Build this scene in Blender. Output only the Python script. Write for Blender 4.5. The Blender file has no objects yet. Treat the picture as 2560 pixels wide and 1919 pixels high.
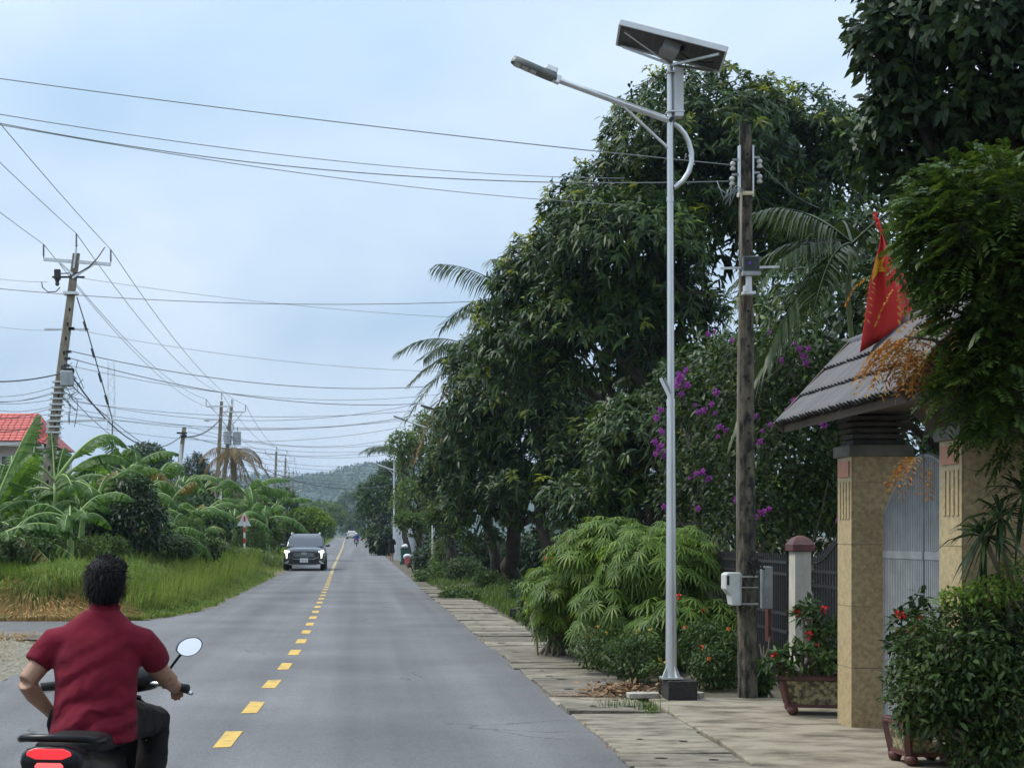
import bpy, bmesh, math, random
import numpy as np
from mathutils import Vector, Matrix

# ------------------------------------------------------------------ camera, sky, sun, exposure
SC = bpy.context.scene
COL = SC.collection
F, VX, VY, CH = 3820.0, 897.0, 1339.0, 1.6      # focal length and vanishing point in photo pixels, eye height
cam_d = bpy.data.cameras.new('camera'); cam = bpy.data.objects.new('camera', cam_d); COL.objects.link(cam)
cam.location = (0, 0, CH); cam.rotation_euler = (math.radians(90), 0, 0)
cam_d.sensor_width = 36; cam_d.lens = 36 * F / 2560
cam_d.shift_x = (1280 - VX) / 2560; cam_d.shift_y = (VY - 959.5) / 2560
cam_d.clip_start = 0.1; cam_d.clip_end = 20000
SC.camera = cam
SUN_EL, SUN_AZ = math.radians(56), math.radians(-72)     # azimuth from +Y towards +X
wd = bpy.data.worlds.new('World'); SC.world = wd; wd.use_nodes = True
wn, wl = wd.node_tree.nodes, wd.node_tree.links
wn.clear()
def WN(t, **k):
    n = wn.new(t)
    for a, b in k.items(): setattr(n, a, b)
    return n
w_out = WN('ShaderNodeOutputWorld'); w_bg = WN('ShaderNodeBackground'); w_bg.inputs[1].default_value = 0.1
w_sky = WN('ShaderNodeTexSky', sky_type='NISHITA', sun_disc=False)
w_sky.sun_elevation = SUN_EL; w_sky.sun_rotation = SUN_AZ; w_sky.dust_density = 2.0
w_tc = WN('ShaderNodeTexCoord'); w_sep = WN('ShaderNodeSeparateXYZ'); wl.new(w_tc.outputs['Generated'], w_sep.inputs[0])
def wmath(op, a, b=None, c=None, clamp=False):
    n = WN('ShaderNodeMath', operation=op); n.use_clamp = clamp
    for i, v in enumerate((a, b, c)):
        if v is None: continue
        if isinstance(v, (int, float)): n.inputs[i].default_value = v
        else: wl.new(v, n.inputs[i])
    return n.outputs[0]
zup = wmath('MAXIMUM', w_sep.outputs[2], 0.0)
den = wmath('ADD', zup, 0.42)
w_cmb = WN('ShaderNodeCombineXYZ')
wl.new(wmath('DIVIDE', w_sep.outputs[0], den), w_cmb.inputs[0])
wl.new(wmath('DIVIDE', w_sep.outputs[1], den), w_cmb.inputs[1])
w_cmb.inputs[2].default_value = 0.35
w_n1 = WN('ShaderNodeTexNoise'); w_n1.inputs['Scale'].default_value = 2.3; w_n1.inputs['Detail'].default_value = 5; w_n1.inputs['Roughness'].default_value = .45
w_n1.inputs['Distortion'].default_value = .35
wl.new(w_cmb.outputs[0], w_n1.inputs['Vector'])
w_r = WN('ShaderNodeValToRGB')
w_r.color_ramp.elements[0].position = .32; w_r.color_ramp.elements[0].color = (3.6, 5.0, 6.6, 1)
w_r.color_ramp.elements[1].position = .70; w_r.color_ramp.elements[1].color = (6.5, 7.3, 8.3, 1)
wl.new(w_n1.outputs['Fac'], w_r.inputs[0])
w_gain = wmath('MULTIPLY_ADD', wmath('SMOOTH_MAX', zup, 0.0, 0.05), 1.05, 0.94)        # overcast: the zenith is brighter than the horizon
w_mul = WN('ShaderNodeVectorMath', operation='SCALE'); wl.new(w_r.outputs[0], w_mul.inputs[0]); wl.new(w_gain, w_mul.inputs['Scale'])
w_hz = wmath('POWER', wmath('SUBTRACT', 1.0, zup, clamp=True), 26.0)                     # pale band at the horizon
w_mh = WN('ShaderNodeMix', data_type='RGBA'); wl.new(wmath('MULTIPLY', w_hz, .6), w_mh.inputs['Factor'])
wl.new(w_mul.outputs[0], w_mh.inputs['A']); w_mh.inputs['B'].default_value = (6.6, 6.9, 7.6, 1)
w_mx = WN('ShaderNodeMix', data_type='RGBA'); w_mx.inputs['Factor'].default_value = .93
wl.new(w_sky.outputs[0], w_mx.inputs['A']); wl.new(w_mh.outputs['Result'], w_mx.inputs['B'])
wl.new(w_mx.outputs['Result'], w_bg.inputs[0]); wl.new(w_bg.outputs[0], w_out.inputs[0])

sun_d = bpy.data.lights.new('sun', 'SUN'); sun = bpy.data.objects.new('sun', sun_d); COL.objects.link(sun)
sun_d.energy = 2.8; sun_d.angle = math.radians(20); sun_d.color = (1, .955, .88)
sd = Vector((math.sin(SUN_AZ) * math.cos(SUN_EL), math.cos(SUN_AZ) * math.cos(SUN_EL), math.sin(SUN_EL)))
sun.rotation_euler = sd.to_track_quat('Z', 'Y').to_euler(); sun.location = (-20, 10, 40)
SC.view_settings.view_transform = 'Standard'; SC.view_settings.look = 'None'
SC.view_settings.exposure = 0.28; SC.view_settings.gamma = 1.0; SC.view_settings.use_curve_mapping = False
SC.render.engine = 'CYCLES'
SC.cycles.use_denoising = True
SC.cycles.use_adaptive_sampling = True; SC.cycles.adaptive_threshold = .02
SC.cycles.max_bounces = 5; SC.cycles.diffuse_bounces = 3; SC.cycles.glossy_bounces = 3; SC.cycles.transmission_bounces = 4
SC.cycles.transparent_max_bounces = 8; SC.cycles.volume_bounces = 0
SC.cycles.caustics_reflective = False; SC.cycles.caustics_refractive = False

# ------------------------------------------------------------------ helpers
RN = random.Random(11); NP = np.random.default_rng(5)
def V(*a): return Vector(a)
def smooth(t): t = max(0., min(1., t)); return t * t * (3 - 2 * t)
def gz(Y):                                       # the road climbs gently beyond 50 m
    if Y < 50: return 0.0
    if Y < 70: return .0001 * (Y - 50) ** 2
    return min(.04 + .004 * (Y - 70), 1.0)
def W(px, py, Y): return Vector(((px - VX) / F * Y, Y, CH - (py - VY) / F * Y))
def G(px, py):
    Y = F * CH / (py - VY)
    for _ in range(12): Y = F * (CH - gz(Y)) / (py - VY)
    return W(px, py, Y)
ORG = {}
class MB:
    def __init__(s): s.v = []; s.f = []; s.m = []; s.cm = 0
    def add(s, vs, fs):
        b = len(s.v); s.v += [tuple(v) for v in vs]; s.f += [tuple(b + i for i in f) for f in fs]; s.m += [s.cm] * len(fs); return s
    def hexa(s, p):     # p: bottom 4 ccw, top 4 ccw
        return s.add(p, [(3, 2, 1, 0), (4, 5, 6, 7), (0, 1, 5, 4), (1, 2, 6, 5), (2, 3, 7, 6), (3, 0, 4, 7)])
    def box(s, c, d, M=None, taper=1.0):
        x, y, z = d[0] / 2, d[1] / 2, d[2] / 2
        p = [V(-x, -y, -z), V(x, -y, -z), V(x, y, -z), V(-x, y, -z), V(-x * taper, -y * taper, z), V(x * taper, -y * taper, z), V(x * taper, y * taper, z), V(-x * taper, y * taper, z)]
        if M is not None: p = [M @ q for q in p]
        return s.hexa([q + Vector(c) for q in p])
    def box2(s, a, b): return s.box([(a[i] + b[i]) / 2 for i in range(3)], [abs(b[i] - a[i]) for i in range(3)])
    def bar(s, a, b, w, h=None, up=(0, 0, 1)):
        a, b = Vector(a), Vector(b); h = h or w; d = (b - a).normalized(); u = Vector(up)
        if abs(d.dot(u)) > .98: u = V(0, 1, 0)
        r = d.cross(u).normalized(); u = r.cross(d)
        q = []
        for c in (a, b): q += [c - r * w / 2 - u * h / 2, c + r * w / 2 - u * h / 2, c + r * w / 2 + u * h / 2, c - r * w / 2 + u * h / 2]
        return s.hexa(q)
    def tube(s, pts, rad, n=8, cap=True, up=None):
        pts = [Vector(p) for p in pts]
        if isinstance(rad, (int, float)): rad = [rad] * len(pts)
        b = len(s.v); u = None
        for i, p in enumerate(pts):
            d = (pts[min(i + 1, len(pts) - 1)] - pts[max(i - 1, 0)])
            d = d.normalized() if d.length > 1e-9 else V(0, 0, 1)
            if u is None:
                u = Vector(up) if up else (V(0, 0, 1) if abs(d.z) < .9 else V(0, 1, 0))
            u = (u - d * u.dot(d)).normalized(); r = d.cross(u)
            for k in range(n):
                a = 2 * math.pi * k / n
                s.v.append(tuple(p + (u * math.cos(a) + r * math.sin(a)) * rad[i]))
        fs = []
        for i in range(len(pts) - 1):
            for k in range(n):
                k2 = (k + 1) % n
                fs.append((b + i * n + k, b + i * n + k2, b + (i + 1) * n + k2, b + (i + 1) * n + k))
        if cap:
            fs.append(tuple(b + k for k in reversed(range(n)))); fs.append(tuple(b + (len(pts) - 1) * n + k for k in range(n)))
        s.f += fs; s.m += [s.cm] * len(fs); return s
    def loft(s, rings, closed=True, cap=True):
        b = len(s.v); n = len(rings[0]); fs = []
        for r in rings: s.v += [tuple(p) for p in r]
        for i in range(len(rings) - 1):
            for k in range(n if closed else n - 1):
                k2 = (k + 1) % n
                fs.append((b + i * n + k, b + i * n + k2, b + (i + 1) * n + k2, b + (i + 1) * n + k))
        if cap and closed:
            fs.append(tuple(b + k for k in reversed(range(n)))); fs.append(tuple(b + (len(rings) - 1) * n + k for k in range(n)))
        s.f += fs; s.m += [s.cm] * len(fs); return s
    def lathe(s, prof, c=(0, 0, 0), n=16, M=None):
        rings = []
        for r, z in prof:
            q = [V(r * math.cos(2 * math.pi * k / n), r * math.sin(2 * math.pi * k / n), z) for k in range(n)]
            if M is not None: q = [M @ p for p in q]
            rings.append([p + Vector(c) for p in q])
        return s.loft(rings)
    def prism(s, poly, o, ux, uy, d):            # polygon in plane (ux,uy) at o, extruded by vector d
        o, ux, uy, d = Vector(o), Vector(ux), Vector(uy), Vector(d)
        a = [o + ux * x + uy * y for x, y in poly]; n = len(a)
        return s.add(a + [p + d for p in a], [tuple(reversed(range(n))), tuple(range(n, 2 * n))] + [(i, (i + 1) % n, n + (i + 1) % n, n + i) for i in range(n)])
    def ell(s, c, r, nu=12, nv=8, M=None):
        rings = []
        for j in range(1, nv):
            t = math.pi * j / nv
            q = [V(r[0] * math.sin(t) * math.cos(2 * math.pi * k / nu), r[1] * math.sin(t) * math.sin(2 * math.pi * k / nu), -r[2] * math.cos(t)) for k in range(nu)]
            if M is not None: q = [M @ p for p in q]
            rings.append([p + Vector(c) for p in q])
        return s.loft(rings)
    def quads(s, va, fa):
        b = len(s.v); s.v += [tuple(v) for v in va]; s.f += [tuple(int(i) + b for i in f) for f in fa]; s.m += [s.cm] * len(fa); return s
    def build(s, name, mat, parent=None, smooth_=False, at=None, bevel=0, auto=None):
        vs = np.array(s.v, dtype=np.float64).reshape(-1, 3)
        if parent is not None: o = ORG[parent.name]
        elif at is not None: o = Vector(at)
        else: o = Vector((float(vs[:, 0].mean()), float(vs[:, 1].mean()), float(vs[:, 2].min())))
        vs = vs - np.array(o)
        me = bpy.data.meshes.new(name); me.from_pydata(vs.tolist(), [], s.f); me.update()
        mats = mat if isinstance(mat, (list, tuple)) else [mat]
        for m in mats: me.materials.append(m)
        if len(mats) > 1: me.polygons.foreach_set('material_index', s.m)
        if smooth_: me.polygons.foreach_set('use_smooth', [True] * len(me.polygons))
        return link(me, name, parent, o, bevel, auto)
def link(me, name, parent, o, bevel=0, auto=None):
    ob = bpy.data.objects.new(name, me); COL.objects.link(ob)
    if parent is not None: ob.parent = parent
    else: ob.location = o
    ORG[ob.name] = Vector(o)
    if bevel:
        m = ob.modifiers.new('bevel', 'BEVEL'); m.width = bevel; m.segments = 2; m.limit_method = 'ANGLE'; m.angle_limit = math.radians(40)
    if auto:
        me.set_sharp_from_angle(angle=math.radians(auto)); me.polygons.foreach_set('use_smooth', [True] * len(me.polygons))
    return ob
def tag(o, label=None, cat=None, group=None, kind=None):
    if label: o['label'] = label
    if cat: o['category'] = cat
    if group: o['group'] = group
    if kind: o['kind'] = kind
    return o
def thing(name, label, cat, loc=(0, 0, 0), group=None, rotz=0, local=False):
    o = bpy.data.objects.new(name, None); COL.objects.link(o); o.location = loc; o.rotation_euler = (0, 0, rotz); o.empty_display_size = .2
    ORG[o.name] = Vector((0, 0, 0)) if local else Vector(loc)
    return tag(o, label, cat, group)
def struct(o): o['kind'] = 'structure'; return o
def copy_tree(o, parent=None):
    c = o.copy(); COL.objects.link(c); c.parent = parent
    for ch in list(o.children): copy_tree(ch, c)
    return c
def npmesh(name, va, fa, mat, parent=None, at=None, mi=None, smooth_=False):
    """fast mesh: va (N,3), fa list of (M,k) int arrays"""
    va = np.asarray(va, dtype=np.float64)
    o = ORG[parent.name] if parent is not None else Vector(at if at is not None else (float(va[:, 0].mean()), float(va[:, 1].mean()), float(va[:, 2].min())))
    me = bpy.data.meshes.new(name)
    fa = [np.asarray(f, dtype=np.int32) for f in fa if len(f)]
    tot = np.concatenate([np.full(len(f), f.shape[1], dtype=np.int32) for f in fa]); loops = np.concatenate([f.ravel() for f in fa])
    start = np.concatenate([[0], np.cumsum(tot)[:-1]]).astype(np.int32)
    me.vertices.add(len(va)); me.vertices.foreach_set('co', (va - np.array(o)).astype(np.float32).ravel())
    me.loops.add(len(loops)); me.loops.foreach_set('vertex_index', loops)
    me.polygons.add(len(tot)); me.polygons.foreach_set('loop_start', start); me.polygons.foreach_set('loop_total', tot)
    for m in (mat if isinstance(mat, (list, tuple)) else [mat]): me.materials.append(m)
    if mi is not None: me.polygons.foreach_set('material_index', np.asarray(mi, dtype=np.int32))
    if smooth_: me.polygons.foreach_set('use_smooth', np.ones(len(tot), dtype=bool))
    me.update(calc_edges=True)
    return link(me, name, parent, o)

# ------------------------------------------------------------------ materials
def newmat(name):
    m = bpy.data.materials.new(name); m.use_nodes = True
    n = m.node_tree.nodes; l = m.node_tree.links
    return m, n, l, n['Principled BSDF']
def mat(name, c1, c2=None, scale=6., rough=.7, metal=0., bump=0., bscale=None, st=(1, 1, 1), spec=.5, emit=None, es=1., c3=None, lo=.35, hi=.65, det=6., coat=0., rvar=0.):
    m, n, l, b = newmat(name)
    b.inputs['Roughness'].default_value = rough; b.inputs['Metallic'].default_value = metal; b.inputs['Specular IOR Level'].default_value = spec
    b.inputs['Base Color'].default_value = (*c1, 1)
    if coat: b.inputs['Coat Weight'].default_value = coat; b.inputs['Coat Roughness'].default_value = .06
    if emit: b.inputs['Emission Color'].default_value = (*emit, 1); b.inputs['Emission Strength'].default_value = es
    if c2 or bump:
        tc = n.new('ShaderNodeTexCoord'); mp = n.new('ShaderNodeMapping'); l.new(tc.outputs['Object'], mp.inputs[0]); mp.inputs['Scale'].default_value = st
    if c2:
        t = n.new('ShaderNodeTexNoise'); t.inputs['Scale'].default_value = scale; t.inputs['Detail'].default_value = det; t.inputs['Roughness'].default_value = .6
        r = n.new('ShaderNodeValToRGB'); e = r.color_ramp.elements; e[0].position = lo; e[0].color = (*c1, 1); e[1].position = hi; e[1].color = (*c2, 1)
        if c3: q = e.new((lo + hi) / 2); q.color = (*c3, 1)
        l.new(mp.outputs[0], t.inputs['Vector']); l.new(t.outputs['Fac'], r.inputs[0]); l.new(r.outputs[0], b.inputs['Base Color'])
        if rvar:
            q = n.new('ShaderNodeMath'); q.operation = 'MULTIPLY_ADD'; q.inputs[1].default_value = rvar; q.inputs[2].default_value = rough - rvar / 2; l.new(t.outputs['Fac'], q.inputs[0]); l.new(q.outputs[0], b.inputs['Roughness'])
    if bump:
        t2 = n.new('ShaderNodeTexNoise'); t2.inputs['Scale'].default_value = bscale or scale * 4; t2.inputs['Detail'].default_value = 5
        bp = n.new('ShaderNodeBump'); bp.inputs['Strength'].default_value = bump; bp.inputs['Distance'].default_value = .02
        l.new(mp.outputs[0], t2.inputs['Vector']); l.new(t2.outputs['Fac'], bp.inputs['Height']); l.new(bp.outputs[0], b.inputs['Normal'])
    return m
def leafmat(name, cols, rough=.55, trans=.25, tcol=None, spec=.22, clump=1.2):
    """colour by leaf (random per island) and by clump (low-frequency noise); light passes through the blade"""
    m, n, l, b = newmat(name)
    g = n.new('ShaderNodeNewGeometry'); tc = n.new('ShaderNodeTexCoord')
    t = n.new('ShaderNodeTexNoise'); t.inputs['Scale'].default_value = clump; t.inputs['Detail'].default_value = 2; l.new(tc.outputs['Object'], t.inputs['Vector'])
    a = n.new('ShaderNodeMath'); a.operation = 'MULTIPLY_ADD'; a.inputs[1].default_value = 1.1; a.inputs[2].default_value = -.55; l.new(t.outputs['Fac'], a.inputs[0])
    ad = n.new('ShaderNodeMath'); ad.operation = 'MULTIPLY_ADD'; ad.inputs[1].default_value = .8; l.new(g.outputs['Random Per Island'], ad.inputs[0])
    a2 = n.new('ShaderNodeMath'); a2.operation = 'ADD'; a2.inputs[1].default_value = .1; l.new(a.outputs[0], a2.inputs[0]); l.new(a2.outputs[0], ad.inputs[2])
    r = n.new('ShaderNodeValToRGB'); e = r.color_ramp.elements
    e[0].position = 0; e[0].color = (*cols[0], 1); e[1].position = 1; e[1].color = (*cols[-1], 1)
    for i, c in enumerate(cols[1:-1]): q = e.new((i + 1) / (len(cols) - 1)); q.color = (*c, 1)
    l.new(ad.outputs[0], r.inputs[0]); l.new(r.outputs[0], b.inputs['Base Color'])
    b.inputs['Roughness'].default_value = rough; b.inputs['Specular IOR Level'].default_value = spec
    tr = n.new('ShaderNodeBsdfTranslucent'); mx = n.new('ShaderNodeMixShader'); mx.inputs[0].default_value = trans
    h = n.new('ShaderNodeHueSaturation'); h.inputs['Value'].default_value = 1.7; h.inputs['Saturation'].default_value = 1.1; h.inputs['Hue'].default_value = .485; l.new(r.outputs[0], h.inputs['Color']); l.new(h.outputs[0], tr.inputs[0])
    l.new(b.outputs[0], mx.inputs[1]); l.new(tr.outputs[0], mx.inputs[2]); l.new(mx.outputs[0], n['Material Output'].inputs[0])
    return m
M = {}
M['galv'] = mat('galvanised steel', (.55, .56, .56), (.7, .71, .7), 9, .38, .85, bump=.04, st=(1, 1, .15), rvar=.2)
M['galv_old'] = mat('weathered steel', (.24, .25, .25), (.36, .37, .37), 9, .5, .5)
M['white_metal'] = mat('white painted metal', (.72, .74, .75), (.62, .64, .65), 5, .45)
M['dark_metal'] = mat('dark metal', (.02, .021, .022), (.04, .04, .04), 12, .5, .3)
M['pole_conc'] = mat('weathered pole concrete', (.17, .135, .09), (.31, .27, .2), 7, .9, bump=.35, st=(1, 1, .45), lo=.3, hi=.62)
M['pole_old'] = mat('mossy pole concrete', (.014, .014, .011), (.13, .11, .075), 9, .95, bump=.7, bscale=45, st=(1.6, 1.6, .6), lo=.4, hi=.6, det=10)
M['porcelain'] = mat('insulator porcelain', (.55, .54, .48), (.42, .4, .36), 20, .3)
M['polymer'] = mat('dark polymer insulator', (.035, .035, .04), None, rough=.5)
M['wire'] = mat('overhead cable', (.07, .08, .085), None, rough=.55)
M['wire_light'] = mat('aluminium cable', (.2, .22, .22), None, rough=.5)
M['black_box'] = mat('near black concrete', (.012, .012, .012), (.035, .032, .028), 25, .85, bump=.5, bscale=60)  # near-black tone for the lamp plinth and the kerb block
M['conc'] = mat('pale concrete', (.42, .39, .33), (.3, .275, .23), 8, .9, bump=.3)
M['black'] = mat('matt black', (.008, .008, .009), None, rough=.6)
# ------------------------------------------------------------------ the setting: ground, road, pavement, hills
M['soil'] = mat('soil and leaf litter', (.07, .06, .035), (.13, .1, .06), 3, .95, bump=.5, bscale=25, c3=(.08, .07, .045))
def asphalt(name, base, tint):
    m, n, l, b = newmat(name); tc = n.new('ShaderNodeTexCoord')
    def noise(s, d, st=None):
        t = n.new('ShaderNodeTexNoise'); t.inputs['Scale'].default_value = s; t.inputs['Detail'].default_value = d
        if st:
            mp = n.new('ShaderNodeMapping'); mp.inputs['Scale'].default_value = st; l.new(tc.outputs['Object'], mp.inputs[0]); l.new(mp.outputs[0], t.inputs['Vector'])
        else: l.new(tc.outputs['Object'], t.inputs['Vector'])
        return t.outputs['Fac']
    def mul(a, k, c):
        q = n.new('ShaderNodeMath'); q.operation = 'MULTIPLY_ADD'; l.new(a, q.inputs[0]); q.inputs[1].default_value = k; q.inputs[2].default_value = c; return q.outputs[0]
    def mm(a, c):
        q = n.new('ShaderNodeMath'); q.operation = 'MULTIPLY'; l.new(a, q.inputs[0]); l.new(c, q.inputs[1]); return q.outputs[0]
    vo = n.new('ShaderNodeTexVoronoi'); vo.inputs['Scale'].default_value = 75; l.new(tc.outputs['Object'], vo.inputs['Vector'])
    sp = n.new('ShaderNodeSeparateColor'); l.new(vo.outputs['Color'], sp.inputs[0])
    g = mm(mm(mul(sp.outputs[0], .4, .8), mul(noise(1.3, 3, (1, .015, 1)), 1.3, .35)), mul(noise(.45, 7), 1.0, .5))
    # hairline cracks where a broad mask allows them
    ve = n.new('ShaderNodeTexVoronoi'); ve.feature = 'DISTANCE_TO_EDGE'; ve.inputs['Scale'].default_value = .55
    wv = n.new('ShaderNodeTexNoise'); wv.inputs['Scale'].default_value = 2.5; wv.inputs['Detail'].default_value = 5; l.new(tc.outputs['Object'], wv.inputs['Vector'])
    wm = n.new('ShaderNodeMix'); wm.data_type = 'VECTOR'; wm.inputs['Factor'].default_value = .3; l.new(tc.outputs['Object'], wm.inputs['A']); l.new(wv.outputs['Color'], wm.inputs['B']); l.new(wm.outputs['Result'], ve.inputs['Vector'])
    cr = n.new('ShaderNodeMath'); cr.operation = 'GREATER_THAN'; cr.inputs[1].default_value = .0055; l.new(ve.outputs['Distance'], cr.inputs[0])
    mk = n.new('ShaderNodeMath'); mk.operation = 'GREATER_THAN'; mk.inputs[1].default_value = .56; l.new(noise(.22, 2), mk.inputs[0])
    iv = n.new('ShaderNodeMath'); iv.operation = 'SUBTRACT'; iv.inputs[0].default_value = 1.0; l.new(mk.outputs[0], iv.inputs[1])
    mxx = n.new('ShaderNodeMath'); mxx.operation = 'MAXIMUM'; l.new(cr.outputs[0], mxx.inputs[0]); l.new(iv.outputs[0], mxx.inputs[1])
    g = mm(g, mul(mxx.outputs[0], .4, .6))
    mx = n.new('ShaderNodeVectorMath'); mx.operation = 'SCALE'; mx.inputs[0].default_value = tint; l.new(mm(g, mul(noise(260, 2), .3, .85)), mx.inputs['Scale'])
    l.new(mx.outputs[0], b.inputs['Base Color']); b.inputs['Roughness'].default_value = .82; b.inputs['Specular IOR Level'].default_value = .35
    bp = n.new('ShaderNodeBump'); bp.inputs['Strength'].default_value = .45; bp.inputs['Distance'].default_value = .006; l.new(sp.outputs[0], bp.inputs['Height']); l.new(bp.outputs[0], b.inputs['Normal'])
    return m
M['asphalt'] = asphalt('worn asphalt', .15, (.126, .126, .129))
M['asphalt2'] = asphalt('side road asphalt', .13, (.115, .112, .11))
M['yellow'] = mat('yellow road paint', (.58, .37, .07), (.17, .14, .1), 7, .8, bump=.15, lo=.46, hi=.7, c3=(.46, .31, .09), det=12)
M['slab'] = mat('drain slab concrete', (.29, .255, .195), (.08, .07, .052), 4, .92, bump=.7, bscale=45, st=(.8, 1.6, 1), lo=.38, hi=.68, det=10, c3=(.2, .175, .13))
M['apron'] = mat('worn apron concrete', (.29, .255, .19), (.08, .066, .045), 2.2, .92, bump=.6, bscale=40, st=(.8, 1.5, 1), lo=.42, hi=.66, det=10, c3=(.2, .17, .12))
def per_piece(m, lo, hi):                            # each copy or piece a little lighter or darker
    n, l = m.node_tree.nodes, m.node_tree.links; b = n['Principled BSDF']; src = b.inputs['Base Color'].links[0].from_socket
    oi = n.new('ShaderNodeObjectInfo'); k = n.new('ShaderNodeMath'); k.operation = 'MULTIPLY_ADD'; k.inputs[1].default_value = hi - lo; k.inputs[2].default_value = lo; l.new(oi.outputs['Random'], k.inputs[0])
    v = n.new('ShaderNodeVectorMath'); v.operation = 'SCALE'; l.new(src, v.inputs[0]); l.new(k.outputs[0], v.inputs['Scale']); l.new(v.outputs[0], b.inputs['Base Color'])
per_piece(M['slab'], .55, 1.1)
M['hole'] = mat('dark hole fill', (.02, .017, .012), None, rough=1)  # flat dark colour for slab holes, climbing holes and pole slots
M['gravel'] = mat('roadside gravel', (.24, .21, .15), (.12, .105, .07), 16, .95, bump=.9, bscale=45)
M['hill'] = mat('forested hill', (.014, .032, .014), (.03, .055, .02), .035, .95, lo=.3, hi=.7, det=9)

def interp(tab, y):
    return float(np.interp(y, [t[0] for t in tab], [t[1] for t in tab]))
CLINE = [(4, -1.2), (8, -1.12), (12, -1.03), (16.5, -.94), (21, -.875), (26, -.875), (35, -.93), (50, -1.03), (74, -1.24), (155, -1.66), (300, -2.8), (420, -5.5)]
def cl(y): return interp(CLINE, y)
def drift(y): return cl(max(y, 74)) + 1.24
def road_l(y):
    if y < 20: x = -3.95
    elif y < 24.6: x = -3.95 - 1.3 * ((y - 20) / 4.6) ** 2
    elif y < 28.8: x = -5.4
    elif y < 34: x = -3.32 - .75 * ((34 - y) / 5.2) ** 1.6
    else: x = -3.32
    return x + drift(y)
def road_r(y): return 1.93 + drift(y) * .85
def bank(x, y):                                     # ground height beside the road
    h = 0.0
    if x < -3.3 and y > 29: h += .5 * smooth((-3.4 + drift(y) - x) / 2.6) * smooth((y - 29) / 2.5)
    if x > 2.9: h += .14 * smooth((x - 2.95) / 1.2) * smooth((y - 15.2) / 1.5)
    return h
# ground: one sheet to the horizon
gx = [-4000, -1500, -600, -250, -120, -70, -45, -30, -20, -14, -10, -8.5] + [round(-7.5 + .5 * i, 2) for i in range(34)] + [10, 11, 12, 14, 17, 22, 30, 45, 70, 120, 250, 600, 1500, 4000]
gy = [-60, -20, 0, 4] + [6 + i for i in range(60)] + [66 + 4 * i for i in range(30)] + [190, 220, 260, 300, 380, 500, 700, 1000, 1500, 2500, 5000]
va = []; fa = []
for y in gy:
    for x in gx: va.append((x, y, gz(y) - .03 + bank(x, y)))
nx = len(gx)
for j in range(len(gy) - 1):
    for i in range(nx - 1): fa.append((j * nx + i, j * nx + i + 1, (j + 1) * nx + i + 1, (j + 1) * nx + i))
struct(npmesh('ground', va, [np.array(fa)], M['soil'], at=(0, 0, 0), smooth_=True))
# side road, then the road above it
mb = MB(); ys = np.linspace(24.5, 29.0, 10); xs = np.linspace(-70, -3.0, 40); rr = random.Random(3)
for i, x in enumerate(xs):
    e0 = 24.6 + rr.uniform(-.12, .12) - (1.2 * smooth((x + 6.5) / 2)); e1 = 28.85 + rr.uniform(-.1, .1)
    mb.v += [(x, e0, -.006), (x, e1, -.006)]
for i in range(len(xs) - 1): mb.f.append((2 * i, 2 * i + 2, 2 * i + 3, 2 * i + 1)); mb.m.append(0)
struct(mb.build('side_road', M['asphalt2'], at=(0, 0, 0)))
ry = [-20, -5, 2] + list(np.arange(5, 80, .4)) + list(np.arange(80, 430, 4))
va = []; fa = []
for y in ry:
    l_, r_ = road_l(y), road_r(y); jl = rr.uniform(-.06, .06); jr = rr.uniform(-.035, .03)
    for t in (0, .25, .5, .75, 1): va.append((l_ + jl + (r_ + jr - l_ - jl) * t, y, gz(y)))
for j in range(len(ry) - 1):
    for i in range(4): fa.append((j * 5 + i, j * 5 + i + 1, j * 5 + 6 + i, j * 5 + 5 + i))
road = struct(npmesh('road', va, [np.array(fa)], M['asphalt'], at=(0, 0, 0)))
# soil washed over the ragged left edge
mb = MB(); yy = list(np.arange(29.2, 110, .35))
for y in yy: mb.v += [(road_l(y) - .5, y, gz(y) + .003), (road_l(y) + abs(rr.gauss(0, .11)) + .05 * math.sin(y * 1.3), y, gz(y) + .003)]
for i in range(len(yy) - 1): mb.f.append((2 * i, 2 * i + 1, 2 * i + 3, 2 * i + 2)); mb.m.append(0)
struct(mb.build('verge_soil', mat('washed soil', (.2, .165, .11), (.11, .095, .07), 5, .95, bump=.5, bscale=40), at=(0, 30, 0)))
# painted centre line: separate dashes, then a solid line far off
y0 = 12.03 - 2.24 * 2
while y0 < 63:
    mb = MB(); q = []
    a, b = y0 - .46, y0 + .46
    for yy, sx in ((a, -1), (a, 1), (b, 1), (b, -1)): q.append((cl(yy) + sx * .072 + rr.uniform(-.008, .008), yy + rr.uniform(-.04, .04), gz(yy) + .004))
    mb.add(q, [(0, 1, 2, 3)]); mb.build('lane_dash', M['yellow'], road); y0 += 2.24
mb = MB(); yy = np.arange(63, 400, 5)
for y in yy: mb.v += [(cl(y) - .075, y, gz(y) + .006), (cl(y) + .075, y, gz(y) + .006)]
for i in range(len(yy) - 1): mb.f.append((2 * i, 2 * i + 1, 2 * i + 3, 2 * i + 2)); mb.m.append(0)
mb.build('lane_line', mat('faded line paint', (.4, .31, .14), (.3, .25, .15), 2, .8), road)
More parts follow.
